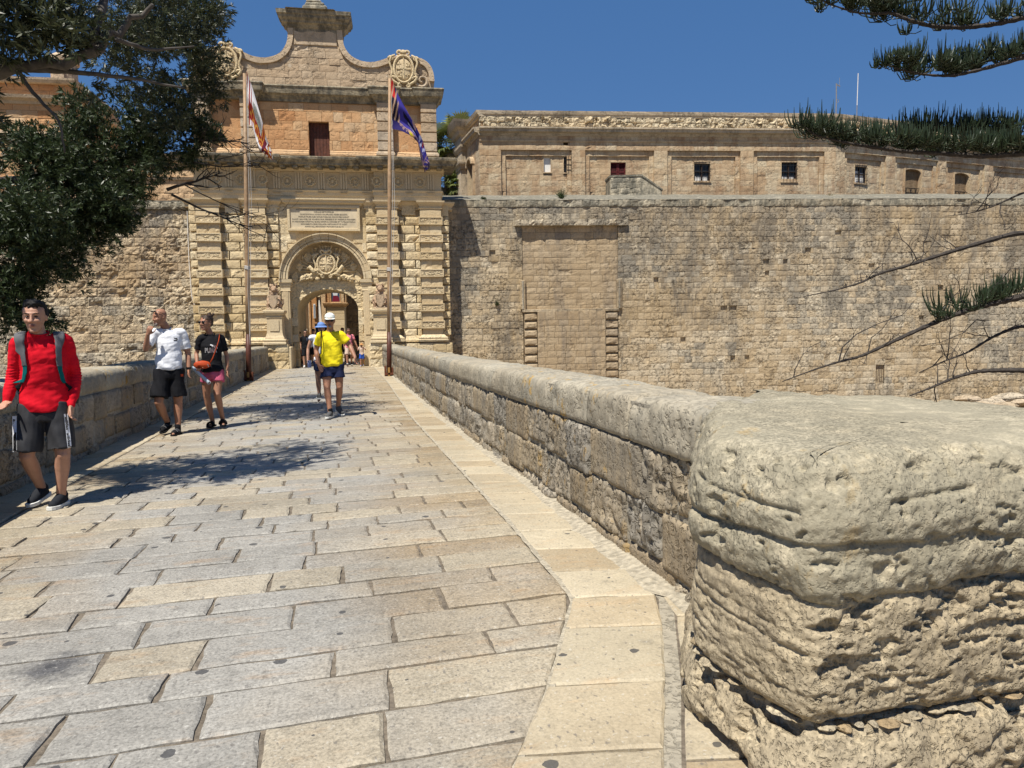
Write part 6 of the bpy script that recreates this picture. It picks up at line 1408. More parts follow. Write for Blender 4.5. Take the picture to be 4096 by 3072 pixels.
def headgeo(mb,C,R,k,ex=0.,lo=-9,hi=9,n=20,fy=0):
    L=[];
    for z,w_,a,b_ in HR:
        if lo<=z<=hi:L.append((0,(a+b_)/2+fy,z,w_+ex,(b_-a)/2+ex))
    V=[(c[0]+c[3]*cos(2*pi*i/n),c[1]+c[4]*sin(2*pi*i/n),c[2]) for c in L for i in range(n)]
    V=np.array(V)*k@R.T+C;m=len(L);Fs=[(i*n+j,i*n+(j+1)%n,(i+1)*n+(j+1)%n,(i+1)*n+j) for i in range(m-1) for j in range(n)]+[tuple(range(n-1,-1,-1)),tuple(range((m-1)*n,m*n))];mb.add(V,Fs)
def person(name,P,rz,J,label,k=1.,v=.011,skin='skin',hair=None,hs='short',shirt=None,shorts=None,shoes=('greyshoe','sole'),yaw=0.,tilt=0.,sh=(.17,.19),hip=(.15,.115),sleeve=.45,hem=None,shortz=.5,belly=0.,glasses=None,hk=1.,group=None,curl=(.5,.5),hand_side=None,legw=1.,armw=1.,shw=.10,female=False,hd=None,kind='adult'):
    P=np.array([P[0],P[1],0.]);r=empty(name,P,rz,label=label,cat='person',group=group)
    J={a:np.array(b,float) for a,b in J.items()}
    hc=J['head'];nk=J['neck'];R=rotz(yaw)@rotx(tilt)
    mb=MB();headgeo(mb,hc,R,k*hk)
    def hp(x,y,z):return hc+R@(np.array([x,y,z])*k*hk)
    mb.tube([hp(0,-.084,.030),hp(0,-.098,.002),hp(0,-.110,-.022),hp(0,-.092,-.030)],np.array([.009,.011,.016,.008])*k,8);mb.ball(hp(.014,-.094,-.026),.010*k,7,5);mb.ball(hp(-.014,-.094,-.026),.010*k,7,5)
    mb.ball(hp(0,-.080,.035),np.array([.055,.013,.011])*k,10,6,R=R);mb.ball(hp(0,-.088,-.058),np.array([.026,.012,.014])*k,10,6,R=R);mb.ball(hp(0,-.086,-.100),np.array([.022,.014,.014])*k,10,6,R=R)
    for s in (-1,1):
        mb.ball(hp(s*.036,-.076,-.02),np.array([.024,.018,.022])*k,8,6,R=R);mb.ball(hp(s*.076,.012,-.008),np.array([.009,.020,.032])*k,8,6,R=R)
    limbtube(mb,[nk+np.array([0,.02,-.06*k]),nk,hc+R@np.array([0,.015,-.07])*k],np.array([.075,.058,.056])*k*(.85 if female else 1))
    top=(J['shL']+J['shR'])/2;pel=(J['hipL']+J['hipR'])/2
    mb.rings([(pel[0]+(top[0]-pel[0])*f,pel[1]+(top[1]-pel[1])*f,pel[2]-.05*k+(top[2]+.0-pel[2]+.05*k)*f,a*k,b_*k) for f,a,b_ in ((0,hip[0]*.92,.09),(.3,.13,.09),(.7,.145,.10),(.95,.13,.075),(1.05,.06,.05))],16)
    for s,e,w_,h_,cu in (('L','elL','wrL','haL',curl[0]),('R','elR','wrR','haR',curl[1])):
        shd=J['sh'+s];el=J[e];wr=J[w_];ha=J[h_];limbtube(mb,[shd,(shd+el)/2,el],np.array([.052,.047,.038])*k*armw);limbtube(mb,[el,el*.7+wr*.3,wr],np.array([.038,.040,.026])*k*armw)
        sd=-1 if s=='L' else 1
        side=hand_side[0 if s=='L' else 1] if hand_side else (-sd*.25,-1,0);hand(mb,wr,ha-wr,side,k,cu,thumb=-sd)
    for s in 'LR':
        h=J['hip'+s];kn=J['kn'+s];an=J['an'+s];to=J['to'+s]
        limbtube(mb,[h,(h+kn)/2,kn],np.array([.088,.074,.055])*k*legw);c=an-kn
        limbtube(mb,[kn,kn+c*.3+np.array([0,.016*k,0]),kn+c*.7,an],np.array([.054,.057,.040,.036])*k*legw);mb.ball(kn+np.array([0,-.018*k,0]),.042*k*legw)
        limbtube(mb,[an,an+np.array([0,0,-.04*k]),(an+to)/2+np.array([0,0,-.03*k]),to],np.array([.036,.036,.036,.026])*k)
    vox(mb,'body',M[skin],r,v,2)
    face=k>0
    for s in (-1,1):
        if not glasses:
            mb=MB();mb.ball(hp(s*.031,-.0835,.012),np.array([.0135,.005,.0050])*k*hk,10,6,R=R);mb.build('eye',M['eyed'],r,smooth=True)
            mb=MB();mb.tube([hp(s*.014,-.090,.033),hp(s*.032,-.091,.040),hp(s*.052,-.078,.034)],np.array([.0042,.0042,.002])*k,6);mb.build('eyebrow',M['black_hair'],r)
    mb=MB();mb.ball(hp(0,-.097,-.052),np.array([.022,.006,.0045])*k*hk,10,6,R=R);mb.ball(hp(0,-.096,-.061),np.array([.019,.006,.005])*k*hk,10,6,R=R);mb.build('mouth',M['lip'],r,smooth=True)
    if hair and hs!='none':
        mb=MB();rr=random.Random(len(label))
        if hs in('short','full'):
            headgeo(mb,hc+R@np.array([0,.014*k,.012*k]),R,k*hk,.012,.05 if hs=='short' else .075)
            L=[(0,.035,z,w_,b_) for z,w_,b_ in ((-.045,.070,.072),(0,.083,.078),(.05,.086,.082),(.09,.074,.07),(.12,.035,.035))]
            V=[];n=18
            for c in L:
                for i in range(n):
                    a=2*pi*i/n;y=c[1]+c[4]*sin(a);V.append((c[3]*cos(a),y if y>-.0 or c[2]>.04 else -.0,c[2]))
            V=np.array(V)*k*hk@R.T+hc;mb.add(V,[(i*n+j,i*n+(j+1)%n,(i+1)*n+(j+1)%n,(i+1)*n+j) for i in range(4) for j in range(n)]+[tuple(range(n-1,-1,-1)),tuple(range(4*n,5*n))])
            if hs=='full':
                mb.ball(hp(0,.024,.082),np.array([.082,.088,.056])*k,14,9,R=R);mb.ball(hp(.012,-.045,.108),np.array([.056,.034,.026])*k,12,7,R=R)
                for q in range(26):
                    a=rr.uniform(-2.6,-.5);p0=np.array(hp(cos(a)*.05,sin(a)*.04+.02,.125));p1=np.array(hp(cos(a)*.078+.012,sin(a)*.080+.008,.088+rr.uniform(-.012,.012)));mb.tube([p0,(p0+p1)/2+np.array([0,-.01,.012]),p1],np.array([.014,.013,.005])*k,6)
        elif hs=='bun':
            headgeo(mb,hc+R@np.array([0,.016*k,.010*k]),R,k*hk,.010,.03);mb.ball(hp(0,.045,.02),np.array([.08,.07,.09])*k);
            for q in range(14):mb.ball(hp(rr.uniform(-.03,.06),rr.uniform(.04,.1),rr.uniform(.09,.15)),.022*k,7,5)
        elif hs=='cap':
            mb.ball(hp(0,.04,-.02),np.array([.078,.06,.06])*k)
        elif hs=='curly':
            for q in range(60):a=rr.uniform(0,2*pi);z=rr.uniform(-.12,.08);mb.ball(hp(cos(a)*.1,.03+.09*sin(a)*(1 if sin(a)>0 else .5),z),.03*k,7,5)
        vox(mb,'hair',M[hair],r,v*.8,2 if hs=='full' else 1,.011,42)
    if glasses=='sun':
        mb=MB()
        for s in (-1,1):mb.ball(hp(s*.033,-.096,.013),np.array([.029,.008,.021])*k*hk,12,6,R=R)
        mb.tube([hp(-.02,-.101,.018),hp(.02,-.101,.018)],.004*k,6)
        for s in (-1,1):mb.tube([hp(s*.062,-.088,.02),hp(s*.079,-.02,.018),hp(s*.08,.02,.01)],.003*k,5)
        mb.build('sunglasses',M['lens'],r,smooth=True)
    if glasses=='top':
        mb=MB()
        for s in (-1,1):mb.ball(hp(s*.035,-.078,.092),np.array([.028,.018,.012])*k,12,6,R=R)
        for s in (-1,1):mb.tube([hp(s*.06,-.06,.09),hp(s*.082,.0,.05),hp(s*.082,.03,.02)],.003*k,5)
        mb.build('sunglasses',M['lens'],r,smooth=True)
    sobj=None
    if shirt:
        mb=MB();hz=hem if hem is not None else pel[2]-.02;T_=top[2]
        def cx(z):f=(z-pel[2])/(T_-pel[2]);return pel[0]+(top[0]-pel[0])*f,pel[1]+(top[1]-pel[1])*f
        a0=hip[0]+.018;L=[]
        for f,a,b_ in ((0,a0,hip[1]+.012),(.08,a0+.004,hip[1]+.016+belly*.4),(.3,(a0*.35+sh[0]*.65)*(.84 if female else 1.0)+belly*.3,.105+belly),(.55,sh[0]*.93,.115+belly*.5),(.75,sh[0],.122+(.02 if female else 0)),(.90,sh[0]*.97,.105),(.97,sh[0]*.80,.088),(1.02,sh[0]*.52,.072),(1.065,.078,.066)):
            z=hz+(T_-hz)*f;c=cx(z);L.append((c[0],c[1],z,a*k,b_*k))
        mb.rings(L,22)
        for s,e,w_ in (('L','elL','wrL'),('R','elR','wrR')):
            shd=J['sh'+s];el=J[e];wr=J[w_];c=np.array([*cx(T_-.05*k),T_-.03*k])
            if sleeve<1:
                en=shd+(el-shd)*sleeve*1.5;limbtube(mb,[c*.4+shd*.6,shd,(shd+en)/2],np.array([.068,.066,.063])*k*max(1,armw));Q=[(shd+en)/2,en];mb.tube(Q,np.array([.062,.067])*k*armw,14)
            else:
                limbtube(mb,[c*.4+shd*.6,shd,(shd+el)/2,el],np.array([.075,.068,.060,.054])*k);limbtube(mb,[el,(el+wr)/2,wr+(el-wr)*.04],np.array([.054,.050,.036])*k)
        def fold(V,N):
            d=fbm(V*np.array([5,5,9])+3,3,len(label))*.008+fbm(np.c_[V[:,0]*6+V[:,2]*5,V[:,1]*6,V[:,2]*16-V[:,0]*7],3,5)*.009
            if sleeve>=1:
                for s,e in (('L','elL'),('R','elR')):
                    dd=np.linalg.norm(V-J[e],axis=1);d+=.0045*np.sin(V[:,2]*260+fbm(V*12,2,3)*5)*np.exp(-(dd/.10)**2)*(np.abs(V[:,0])>.16)
            low=np.exp(-((V[:,2]-hz-.06)/.09)**2);d+=low*.006*np.sin(V[:,0]*30+V[:,2]*40)
            return V+N*(d*k)[:,None]
        sobj=vox(mb,'shirt',M[shirt],r,v,2,fn=fold)
        mb=MB();mb.tube([nk+np.array([.072*cos(a)*k,.060*sin(a)*k+.0,-.012*k+.022*k*sin(a)+ (T_+.075*k-nk[2])]) for a in np.linspace(0,2*pi,25)],.008*k,6,.5,False);mb.build('collar',M[shirt],r,smooth=True)
    if shorts:
        mb=MB();wz=(hem if hem is not None else pel[2])+.02;a=hip[0]*k*.97
        mb.rings([(pel[0],pel[1],wz+.03,a*.95,hip[1]*k*.95),(pel[0],pel[1],wz-.03,a,hip[1]*k),(pel[0],pel[1],pel[2]-.04*k,a*1.06,hip[1]*1.06*k),(pel[0],pel[1],pel[2]-.11*k,a*1.02,hip[1]*.98*k)],20)
        for s in 'LR':
            h=J['hip'+s];kn=J['kn'+s];f=(h[2]-shortz)/(h[2]-kn[2]);
            en=h+(kn-h)*min(f,1.02) if f<=1.02 else kn+(J['an'+s]-kn)*((kn[2]-shortz)/(kn[2]-J['an'+s][2]));mid=(h+en)/2
            mb.tube([h+np.array([0,0,.03]),h*.6+en*.4,en],np.array([.098,.095,shw])*k*legw,16)
        def fs(V,N):
            d=fbm(V*np.array([8,8,5]),3,7)*.014+.006*np.sin(V[:,0]*45+V[:,2]*18);return V+N*(d*k)[:,None]
        vox(mb,'shorts',M[shorts],r,v,2,fn=fs)
    for s in 'LR':
        an=J['an'+s];to=J['to'+s];d=to-an;d[2]=0;d=nrm(d) if np.linalg.norm(d)>.02 else np.array([0,-1.,0]);up_=np.array([0,0,1.]);pit=J.get('pt'+s,0)
        if np.ndim(pit):pit=float(pit)
        Rm=np.stack([np.cross(d,up_),-d,up_],1)   # local -y = toe direction
        Rm=Rm@rotx(pit)
        b=np.array([an[0],an[1],J.get('gz'+s,np.array(0.)) if False else an[2]-.085*k])
        def fpt(x,y,z):return b+Rm@(np.array([x,y,z])*k)
        if shoes[0]=='slide':
            sole=[(.038,.07),(.045,.0),(.044,-.08),(.050,-.14),(.042,-.185),(.015,-.205)]
            mb=MB();Pp=[(x,y) for x,y in sole]+[(-x,y) for x,y in sole[::-1]];n=len(Pp);V=[fpt(x,y,z) for z in (0,.022) for x,y in Pp];mb.add(V,[tuple(range(n-1,-1,-1)),tuple(range(n,2*n))]+[(i,(i+1)%n,n+(i+1)%n,n+i) for i in range(n)]);mb.build('sandal_sole',M['blackc'],r)
            mb=MB()
            for y0 in ((-.075,-.11) if len(shoes)<3 else (-.04,-.10)):mb.tube([fpt(.05*cos(a),y0,.018+.062*sin(a)) for a in np.linspace(0,pi,11)],.017*k,6)
            mb.build('sandal_strap',M['blackc'],r,smooth=True)
            if len(shoes)>2:
                mb=MB()
                for y0 in (-.045,-.105):mb.tube([fpt(.045*cos(a),y0-.012,.026+.062*sin(a)) for a in np.linspace(.5,pi-.5,7)],.008*k,5)
                mb.build('strap_piping',M['grey'],r)
                mb=MB();limbtube(mb,[an+np.array([0,0,.05]),fpt(0,.0,.06),fpt(0,-.10,.045),fpt(0,-.16,.035)],np.array([.042,.042,.038,.03])*k);mb.build('sock',M['blackc'],r,smooth=True)
            continue
        sole=[(.036,.075),(.042,.03),(.036,-.03),(.042,-.10),(.046,-.14),(.036,-.185),(.015,-.205)]
        mb=MB();Pp=[(x,y) for x,y in sole]+[(-x,y) for x,y in sole[::-1]];n=len(Pp);V=[fpt(x*1.04,y*1.02,z+(.006 if y<-.17 or y>.06 else 0)) for z in (0,.028) for x,y in Pp];mb.add(V,[tuple(range(n-1,-1,-1)),tuple(range(n,2*n))]+[(i,(i+1)%n,n+(i+1)%n,n+i) for i in range(n)]);mb.build('shoe_sole',M[shoes[1]],r)
        mb=MB();limbtube(mb,[fpt(0,.04,.045),fpt(0,-.06,.045),fpt(0,-.15,.040)],np.array([.040,.043,.037])*k,12)
        limbtube(mb,[fpt(0,.035,.085),fpt(0,-.02,.075),fpt(0,-.10,.05)],np.array([.042,.042,.04])*k,12);limbtube(mb,[fpt(0,.03,.08),fpt(0,.015,.115)],np.array([.042,.041])*k,12)
        vox(mb,'shoe',M[shoes[0]],r,.008,2)
        if len(shoes)>2:
            mb=MB();limbtube(mb,[fpt(0,.02,.08),an+np.array([0,.0,.05*k])],np.array([.042,.042])*k);mb.build('sock',M[shoes[2]],r,smooth=True)
    return r,sobj,hp,J
def cap(r,hp,mat,k=1.,bucket=False):
    mb=MB();c=hp(0,.008,.06);mb.ball(c,np.array([.081,.098,.070])*k,16,8)
    if bucket:
        n=20;V=[]
        for rad,z in ((.09,.055),(.135,.025),(.137,.02),(.09,.045)):V+=[hp(rad*cos(2*pi*i/n),rad*1.1*sin(2*pi*i/n),z) for i in range(n)]
        mb.add(V,[(j*n+i,j*n+(i+1)%n,((j+1)%4)*n+(i+1)%n,((j+1)%4)*n+i) for j in range(4) for i in range(n)])
    else:
        V=[];n=12
        for z in (0,.008):
            V+=[hp(.078*cos(a),-.05-.0-.125*sin(a) if 0<a<pi else -.04,.052+z-.026*sin(a)*1.0-.018*abs(cos(a))) for a in np.linspace(0,pi,n)]
        mb.add(V,[tuple(range(n)),tuple(range(2*n-1,n-1,-1))]+[(i,n+i,n+(i+1)%n,(i+1)%n) for i in range(n)])
    mb.build('hat' if bucket else 'cap',mat,r,smooth=False,amp=.002,freq=30)
def decal(r,sobj,name,V2,Fs,x,z,mat,off=.004,rot=0.):
    c,s=cos(rot),sin(rot);V=[];me=sobj.data;bv=BVHTree.FromPolygons([v.co[:] for v in me.vertices],[tuple(p.vertices) for p in me.polygons])
    for a,b_ in V2:
        px=x+a*c-b_*s;pz=z+a*s+b_*c;h=bv.ray_cast(Vector((px,-2,pz)),Vector((0,1,0)));y=h[0].y if h[0] is not None else 0
        V.append((px,y-off,pz))
    mb=MB();mb.add(V,Fs);return mb.build(name,mat,r)
def cat_logo(w_):   # leaping cat silhouette
    P=[(-.5,-.30),(-.38,-.34),(-.22,-.22),(-.05,-.08),(.1,-.02),(.28,-.05),(.46,-.32),(.52,-.38),(.50,-.28),(.42,-.02),(.5,.12),(.62,.22),(.70,.26),(.60,.28),(.40,.26),(.2,.20),(-.02,.10),(-.2,.02),(-.32,-.04),(-.24,-.12),(-.42,-.2)]
    P=[(-.55,.30),(-.40,.34),(-.25,.28),(-.05,.20),(.2,.18),(.42,.05),(.56,-.15),(.62,-.38),(.50,-.34),(.42,-.18),(.28,-.08),(.22,-.25),(.30,-.42),(.18,-.40),(.10,-.22),(.02,-.06),(-.12,.04),(-.20,-.10),(-.32,-.14),(-.30,-.04),(-.24,.08),(-.38,.16),(-.52,.20)]
    return [(a*w_,b_*w_) for a,b_ in P],[tuple(range(len(P)))]
def flat(V):return [(a,b_) for a,b_,_ in V]
# ---- man in the red long-sleeved shirt
Jr=dict(head=(-.032,-.03,1.625),neck=(-.012,.0,1.465),shL=(-.150,.0,1.43),shR=(.175,.01,1.43),elL=(-.205,.05,1.135),wrL=(-.262,-.02,.925),haL=(-.31,-.14,.875),elR=(.235,.07,1.12),wrR=(.190,-.04,.868),haR=(.165,-.09,.72),hipL=(-.085,.02,.86),hipR=(.088,.02,.86),knL=(-.150,-.02,.465),knR=(.105,-.06,.455),anL=(-.060,.20,.135),anR=(.075,.03,.085),toL=(-.14,.06,.06),toR=(.01,-.11,.03),ptL=.18)
r,sh_,hp,J=person('person',(-1.81,6.74),radians(19.6),Jr,'young man in red long-sleeved shirt and charcoal shorts with grey backpack straps, hand on parapet',v=.007,skin='skin',hair='black_hair',hs='full',shirt='red',shorts='char',shoes=('shoe','sole'),yaw=-.25,tilt=.14,sh=(.185,.2),hip=(.155,.115),sleeve=1,hem=.83,shortz=.50,shw=.100,hk=1.07,curl=(.15,.9),hand_side=((1,-.2,.2),(-.4,-1,0)),legw=1.05)
for s,rot in ((-1,0),(1,0)):    # printed side tapes
    sho=[c for c in r.children if c.name.startswith('shorts')][0]
    n=24;V2=[(x_,z_) for z_ in np.linspace(-.15,.15,n) for x_ in (-.015,.015)];Fs=[(2*i,2*i+1,2*i+3,2*i+2) for i in range(n-1)]
    x0=-.232 if s<0 else .150
    decal(r,sho,'side_tape',V2,Fs,x0 if s>0 else -.222,.655,M['whitec'],.004,rot=.04*s)
    V,Ft=textmesh('adidas  adidas',.028,.0008,width=.25);decal(r,sho,'tape_lettering',flat(V),Ft,(x0 if s>0 else -.222)-.001,.655,M['blackc'],.006,rot=-pi/2+.04*s)
bp=empty('backpack',(-1.81,6.74,0),radians(19.6),label='grey and teal backpack worn by the man in the red shirt',cat='backpack')
mb=MB();mb.rings([(.045,.20,.85,.17,.10),(.045,.22,.95,.20,.13),(.045,.23,1.15,.205,.13),(.045,.22,1.35,.18,.11),(.045,.20,1.45,.12,.07)],18);mb.build('pack_body',M['teal'],bp,smooth=True,amp=.02,freq=8)
mb=MB();mb.rings([(.20,.17,.87,.05,.07),(.22,.17,1.0,.055,.08),(.21,.17,1.12,.05,.07)],12);mb.build('side_pocket',M['char'],bp,smooth=True)
for s,pts in ((-1,[(-.125,.10,1.44),(-.135,.0,1.475),(-.150,-.09,1.42),(-.160,-.125,1.32),(-.155,-.13,1.22),(-.165,-.10,1.12),(-.18,.0,1.0),(-.13,.12,.93)]),(1,[(.125,.10,1.44),(.130,.0,1.475),(.135,-.09,1.42),(.140,-.135,1.32),(.145,-.138,1.22),(.170,-.12,1.10),(.20,.0,.98),(.16,.12,.92)])):
    P_=np.array(pts);n=30;t=np.linspace(0,len(P_)-1,n);Q=np.stack([np.interp(t,range(len(P_)),P_[:,j]) for j in range(3)],1)
    for _ in range(3):Q[1:-1]=(Q[:-2]+Q[2:]+2*Q[1:-1])/4
    bv=BVHTree.FromPolygons([v.co[:] for v in sh_.data.vertices],[tuple(p.vertices) for p in sh_.data.polygons])
    for part,(i0,i1),w_,mt in (('shoulder_strap',(0,18),.034,'grey'),('strap_lining',(14,23),.030,'teal'),('strap_webbing',(22,30),.011,'blackc')):
        mb=MB();V=[]
        for q in Q[i0:i1]:
            for dx in (-w_,-w_*.5,0,w_*.5,w_):
                p=Vector((q[0]+dx,q[1],q[2]));h=bv.find_nearest(p)
                V.append(tuple(h[0]+h[1]*(.012 if part=='shoulder_strap' else .008)) if (h[0] is not None) else tuple(p))
        V=np.array(V);m=i1-i0;N5=5;Vb=V+np.array([0,-.008,0.004]);
        mb.add(np.concatenate([V,Vb]),[(i*N5+j,i*N5+j+1,(i+1)*N5+j+1,(i+1)*N5+j) for i in range(m-1) for j in range(4)]+[(m*N5+i*N5+j,m*N5+(i+1)*N5+j,m*N5+(i+1)*N5+j+1,m*N5+i*N5+j+1) for i in range(m-1) for j in range(4)]+[(i*N5,(i+1)*N5,m*N5+(i+1)*N5,m*N5+i*N5) for i in range(m-1)]+[(i*N5+4,m*N5+i*N5+4,m*N5+(i+1)*N5+4,(i+1)*N5+4) for i in range(m-1)])
        mb.build(part,M[mt],bp,smooth=True)
# ---- white t-shirt man
Jw=dict(head=(-.078,-.03,1.745),neck=(-.01,.01,1.60),shL=(-.165,0,1.525),shR=(.205,.03,1.52),elL=(-.285,-.08,1.285),wrL=(-.245,-.20,1.50),haL=(-.20,-.24,1.62),elR=(.275,.08,1.20),wrR=(.272,.0,.965),haR=(.262,-.03,.80),hipL=(-.09,0,.95),hipR=(.10,0,.95),knL=(-.155,-.10,.50),knR=(.105,.0,.49),anL=(-.05,.14,.17),anR=(.085,-.04,.085),toL=(-.12,.0,.06),toR=(.02,-.20,.03),ptL=.3)
r,sh_,hp,J=person('person',(-1.81,11.39),radians(11.9),Jw,'bald bearded man in white t-shirt and black shorts raising a hand to his mouth',v=.010,skin='tan',shirt='whitec',shorts='blackc',shoes=('slide','x','y'),yaw=-1.0,tilt=.15,sh=(.178,.2),hip=(.160,.12),sleeve=.5,hem=.97,shortz=.57,belly=.03,glasses='top',shw=.118,hk=1.08,curl=(1.2,.7),hand_side=((1,-.3,0),(-.3,-1,0)),legw=1.12,armw=1.08)
decal(r,sh_,'chest_logo',*cat_logo(.05),.115,1.43,M['blackc']);V2=[(-.025,-.008),(.025,-.008),(.025,.006),(-.025,.006)];decal(r,sh_,'chest_logo',V2,[(0,1,2,3)],.11,1.405,M['blackc'])
mb=MB();mb.rings([(0,0,0,.036,.036),(0,0,.03,.036,.036)],14);o=mb.build('wristwatch',M['lens'],r);o.location=J['wrR']+np.array([0,0,.005])
mb=MB();mb.ball(hp(0,-.082,-.085),np.array([.040,.02,.032]),12,8,R=rotz(-1.0));mb.build('beard',plain('grey_beard',(.22,.18,.16),.9,nv=.5,ns=90),r,smooth=True)
sho=[c for c in r.children if c.name.startswith('shorts')][0];decal(r,sho,'shorts_patch',[(-.018,-.018),(.018,-.018),(.018,.018),(-.018,.018)],[(0,1,2,3)],.175,.885,M['orange_bag'])
# ---- woman with orange bag
Jf=dict(head=(-.085,-.01,1.665),neck=(-.035,.01,1.505),shL=(-.165,0,1.435),shR=(.118,.02,1.43),elL=(-.245,.02,1.19),wrL=(-.235,-.12,.985),haL=(-.215,-.2,.93),elR=(.195,.07,1.15),wrR=(.197,.0,.915),haR=(.19,-.05,.80),hipL=(-.11,0,.90),hipR=(.055,0,.90),knL=(-.125,.04,.52),knR=(.030,-.10,.545),anL=(-.058,.10,.105),anR=(.092,.05,.14),toL=(-.10,-.03,.03),toR=(.095,-.09,.05),ptR=.12)
r,sh_,hp,J=person('person',(-1.27,11.96),radians(8.8),Jf,'woman in black lettered t-shirt and pink shorts with sunglasses and hair in a bun',v=.009,skin='tan',hair='brown_hair',hs='bun',shirt='blackc',shorts='pink',shoes=('slide','x'),yaw=-.75,sh=(.165,.18),hip=(.155,.12),sleeve=.5,hem=.90,shortz=.74,glasses='sun',shw=.10,hk=1.02,curl=(1.1,.7),hand_side=((1,-.4,0),(-.3,-1,0)),legw=.98,armw=.85,female=True)
M['print']=plain('white_print',(.7,.7,.7),.8);V,Ft=textmesh('PUMA',.10,.006,width=.175);decal(r,sh_,'shirt_lettering',flat(V),Ft,-.035,1.235,M['print']);decal(r,sh_,'shirt_logo',*cat_logo(.095),.01,1.30,M['print'])
bg=empty('crossbody_bag',(-1.27,11.96,0),radians(8.8),label='orange crossbody bag hanging across the woman in black t-shirt',cat='bag')
mb=MB();mb.ball((-.165,-.165,1.02),(.125,.045,.065),14,8);mb.build('pouch',M['orange_bag'],bg,amp=.01,freq=10)
mb=MB();mb.tube([(-.05,-.16,1.05),(-.01,-.165,1.12),(.04,-.160,1.25),(.085,-.13,1.38),(.10,-.06,1.455),(.10,.02,1.48)],[.03,.024,.02,.02,.02,.02],8,flat=.35);mb.build('strap',M['orange_bag'],bg,smooth=True)
mb=MB();mb.tube([(-.09,-.215,1.03),(-.075,-.22,.985)],.006,5);mb.build('zip_pull',M['steel'],bg)
tbq=empty('rolled_tube',(-1.27,11.96,0),radians(8.8),label='shiny transparent tube held between the man in white and the woman',cat='tube')
mb=MB();mb.tube([(-.31,-.17,.985),(-.085,-.26,.745)],.026,16,cap=False);mb.build('tube_wall',M['clear'],tbq,smooth=True);mb=MB();mb.tube([(-.085+.024*cos(a),-.262,.745+.024*sin(a)) for a in np.linspace(0,2*pi,16)],.005,5,cap=False);mb.build('rim',M['print'],tbq)
# ---- man in yellow
Jy=dict(head=(-.012,-.03,1.70),neck=(-.012,.0,1.545),shL=(-.185,0,1.455),shR=(.165,0,1.455),elL=(-.265,.05,1.19),wrL=(-.225,-.07,.93),haL=(-.165,-.11,.80),elR=(.315,-.0,1.255),wrR=(.395,-.15,1.05),haR=(.405,-.19,.92),hipL=(-.095,0,.90),hipR=(.10,0,.90),knL=(-.10,-.14,.53),knR=(.115,-.02,.53),anL=(-.06,-.20,.10),anR=(.082,.22,.15),toL=(-.11,-.36,.03),toR=(.13,.10,.06),ptR=.35)
r,sh_,hp,J=person('person',(.54,12.82),radians(.2),Jy,'man in bright yellow t-shirt, white cap and navy shorts striding toward the camera',v=.010,skin='tan',hair='brown_hair',hs='cap',shirt='yellow',shorts='navy',shoes=('greyshoe','sole','blackc'),yaw=.0,tilt=.05,sh=(.19,.2),hip=(.162,.125),sleeve=.45,hem=.90,shortz=.70,belly=.035,glasses='sun',shw=.108,hk=1.1,curl=(.6,.7),hand_side=((1,-.4,0),(-.6,-1,0)),legw=1.08,armw=1.12)
cap(r,hp,M['capw'],1.1)
mb=MB();mb.ball(hp(0,-.09,-.09),np.array([.026,.016,.024]),10,6);mb.build('goatee',plain('grey_goatee',(.3,.27,.25),.9,nv=.5,ns=90),r,smooth=True)
decal(r,sh_,'chest_logo',*cat_logo(.04),.10,1.36,M['blackc'])
bk=empty('sling_bag',(.54,12.82,0),radians(.2),label='black sling bag with thin shoulder strap carried by the man in yellow',cat='bag')
mb=MB();mb.tube([(-.165,.03,1.54),(-.165,-.06,1.53),(-.168,-.130,1.40),(-.172,-.135,1.25),(-.185,-.11,1.12)],.010,6);mb.build('strap',M['blackc'],bk);mb=MB();mb.ball((-.22,.06,1.0),(.05,.11,.14),12,8);mb.build('pouch',M['blackc'],bk)
# ---- woman behind him with blue bucket hat
def std(h,w_=1.,ph=1,arm=.25,lean=0):
    q=h/1.75;d=dict(head=(0,-.02,1.63),neck=(0,0,1.48),shL=(-.17*w_,0,1.42),shR=(.17*w_,0,1.42),elL=(-.22*w_,.02+arm*.3*ph,1.14),wrL=(-.22,-.08+arm*.5*ph,.93),haL=(-.21,-.12+arm*.5*ph,.83),elR=(.22*w_,.02-arm*.2*ph,1.14),wrR=(.22,-.10-arm*.5*ph,.94),haR=(.21,-.15-arm*.5*ph,.84),hipL=(-.09,0,.90),hipR=(.09,0,.90),knL=(-.10,-.12*ph,.50),knR=(.10,.04*ph-.03,.50),anL=(-.09,-.16*ph+.02,.09 if ph>0 else .16),anR=(.09,.2*ph,.15 if ph>0 else .09),toL=(-.11,-.32*ph-.02,.03),toR=(.11,.04*ph,.03))
    return {a:np.array(b_)*q*np.array([1,1,1]) for a,b_ in d.items()}
J=std(1.72,.95,-1);J['wrL']=np.array([-.30,-.10,.92]);J['haL']=np.array([-.27,-.2,.86]);J['elL']=np.array([-.285,.02,1.17]);J['shL']=np.array([-.20,0,1.41])
r,sh_,hp,_=person('person',(.33,15.6),radians(1.0),J,'woman in light blue bucket hat walking hidden right behind the man in yellow',v=.012,skin='skin',hair='black_hair',hs='curly',shirt='whitec',shorts='navy',shoes=('greyshoe','sole'),sleeve=.12,shortz=.72,hk=1.02,hem=.92,armw=.85,female=True,curl=(1.1,.5))
cap(r,hp,M['blue'],1.08,True)
ph=empty('phone',(.33,15.6,0),radians(1.0),label='pale blue phone held low by the woman in the blue hat',cat='phone');mb=MB();mb.box(-.30,-.225,-.245,-.236,.78,.93,.5,.003,R=None);o=mb.build('case',M['phone'],ph);mb=MB();mb.box(-.29,-.275,-.249,-.245,.90,.92);mb.build('lens',M['lens'],ph)
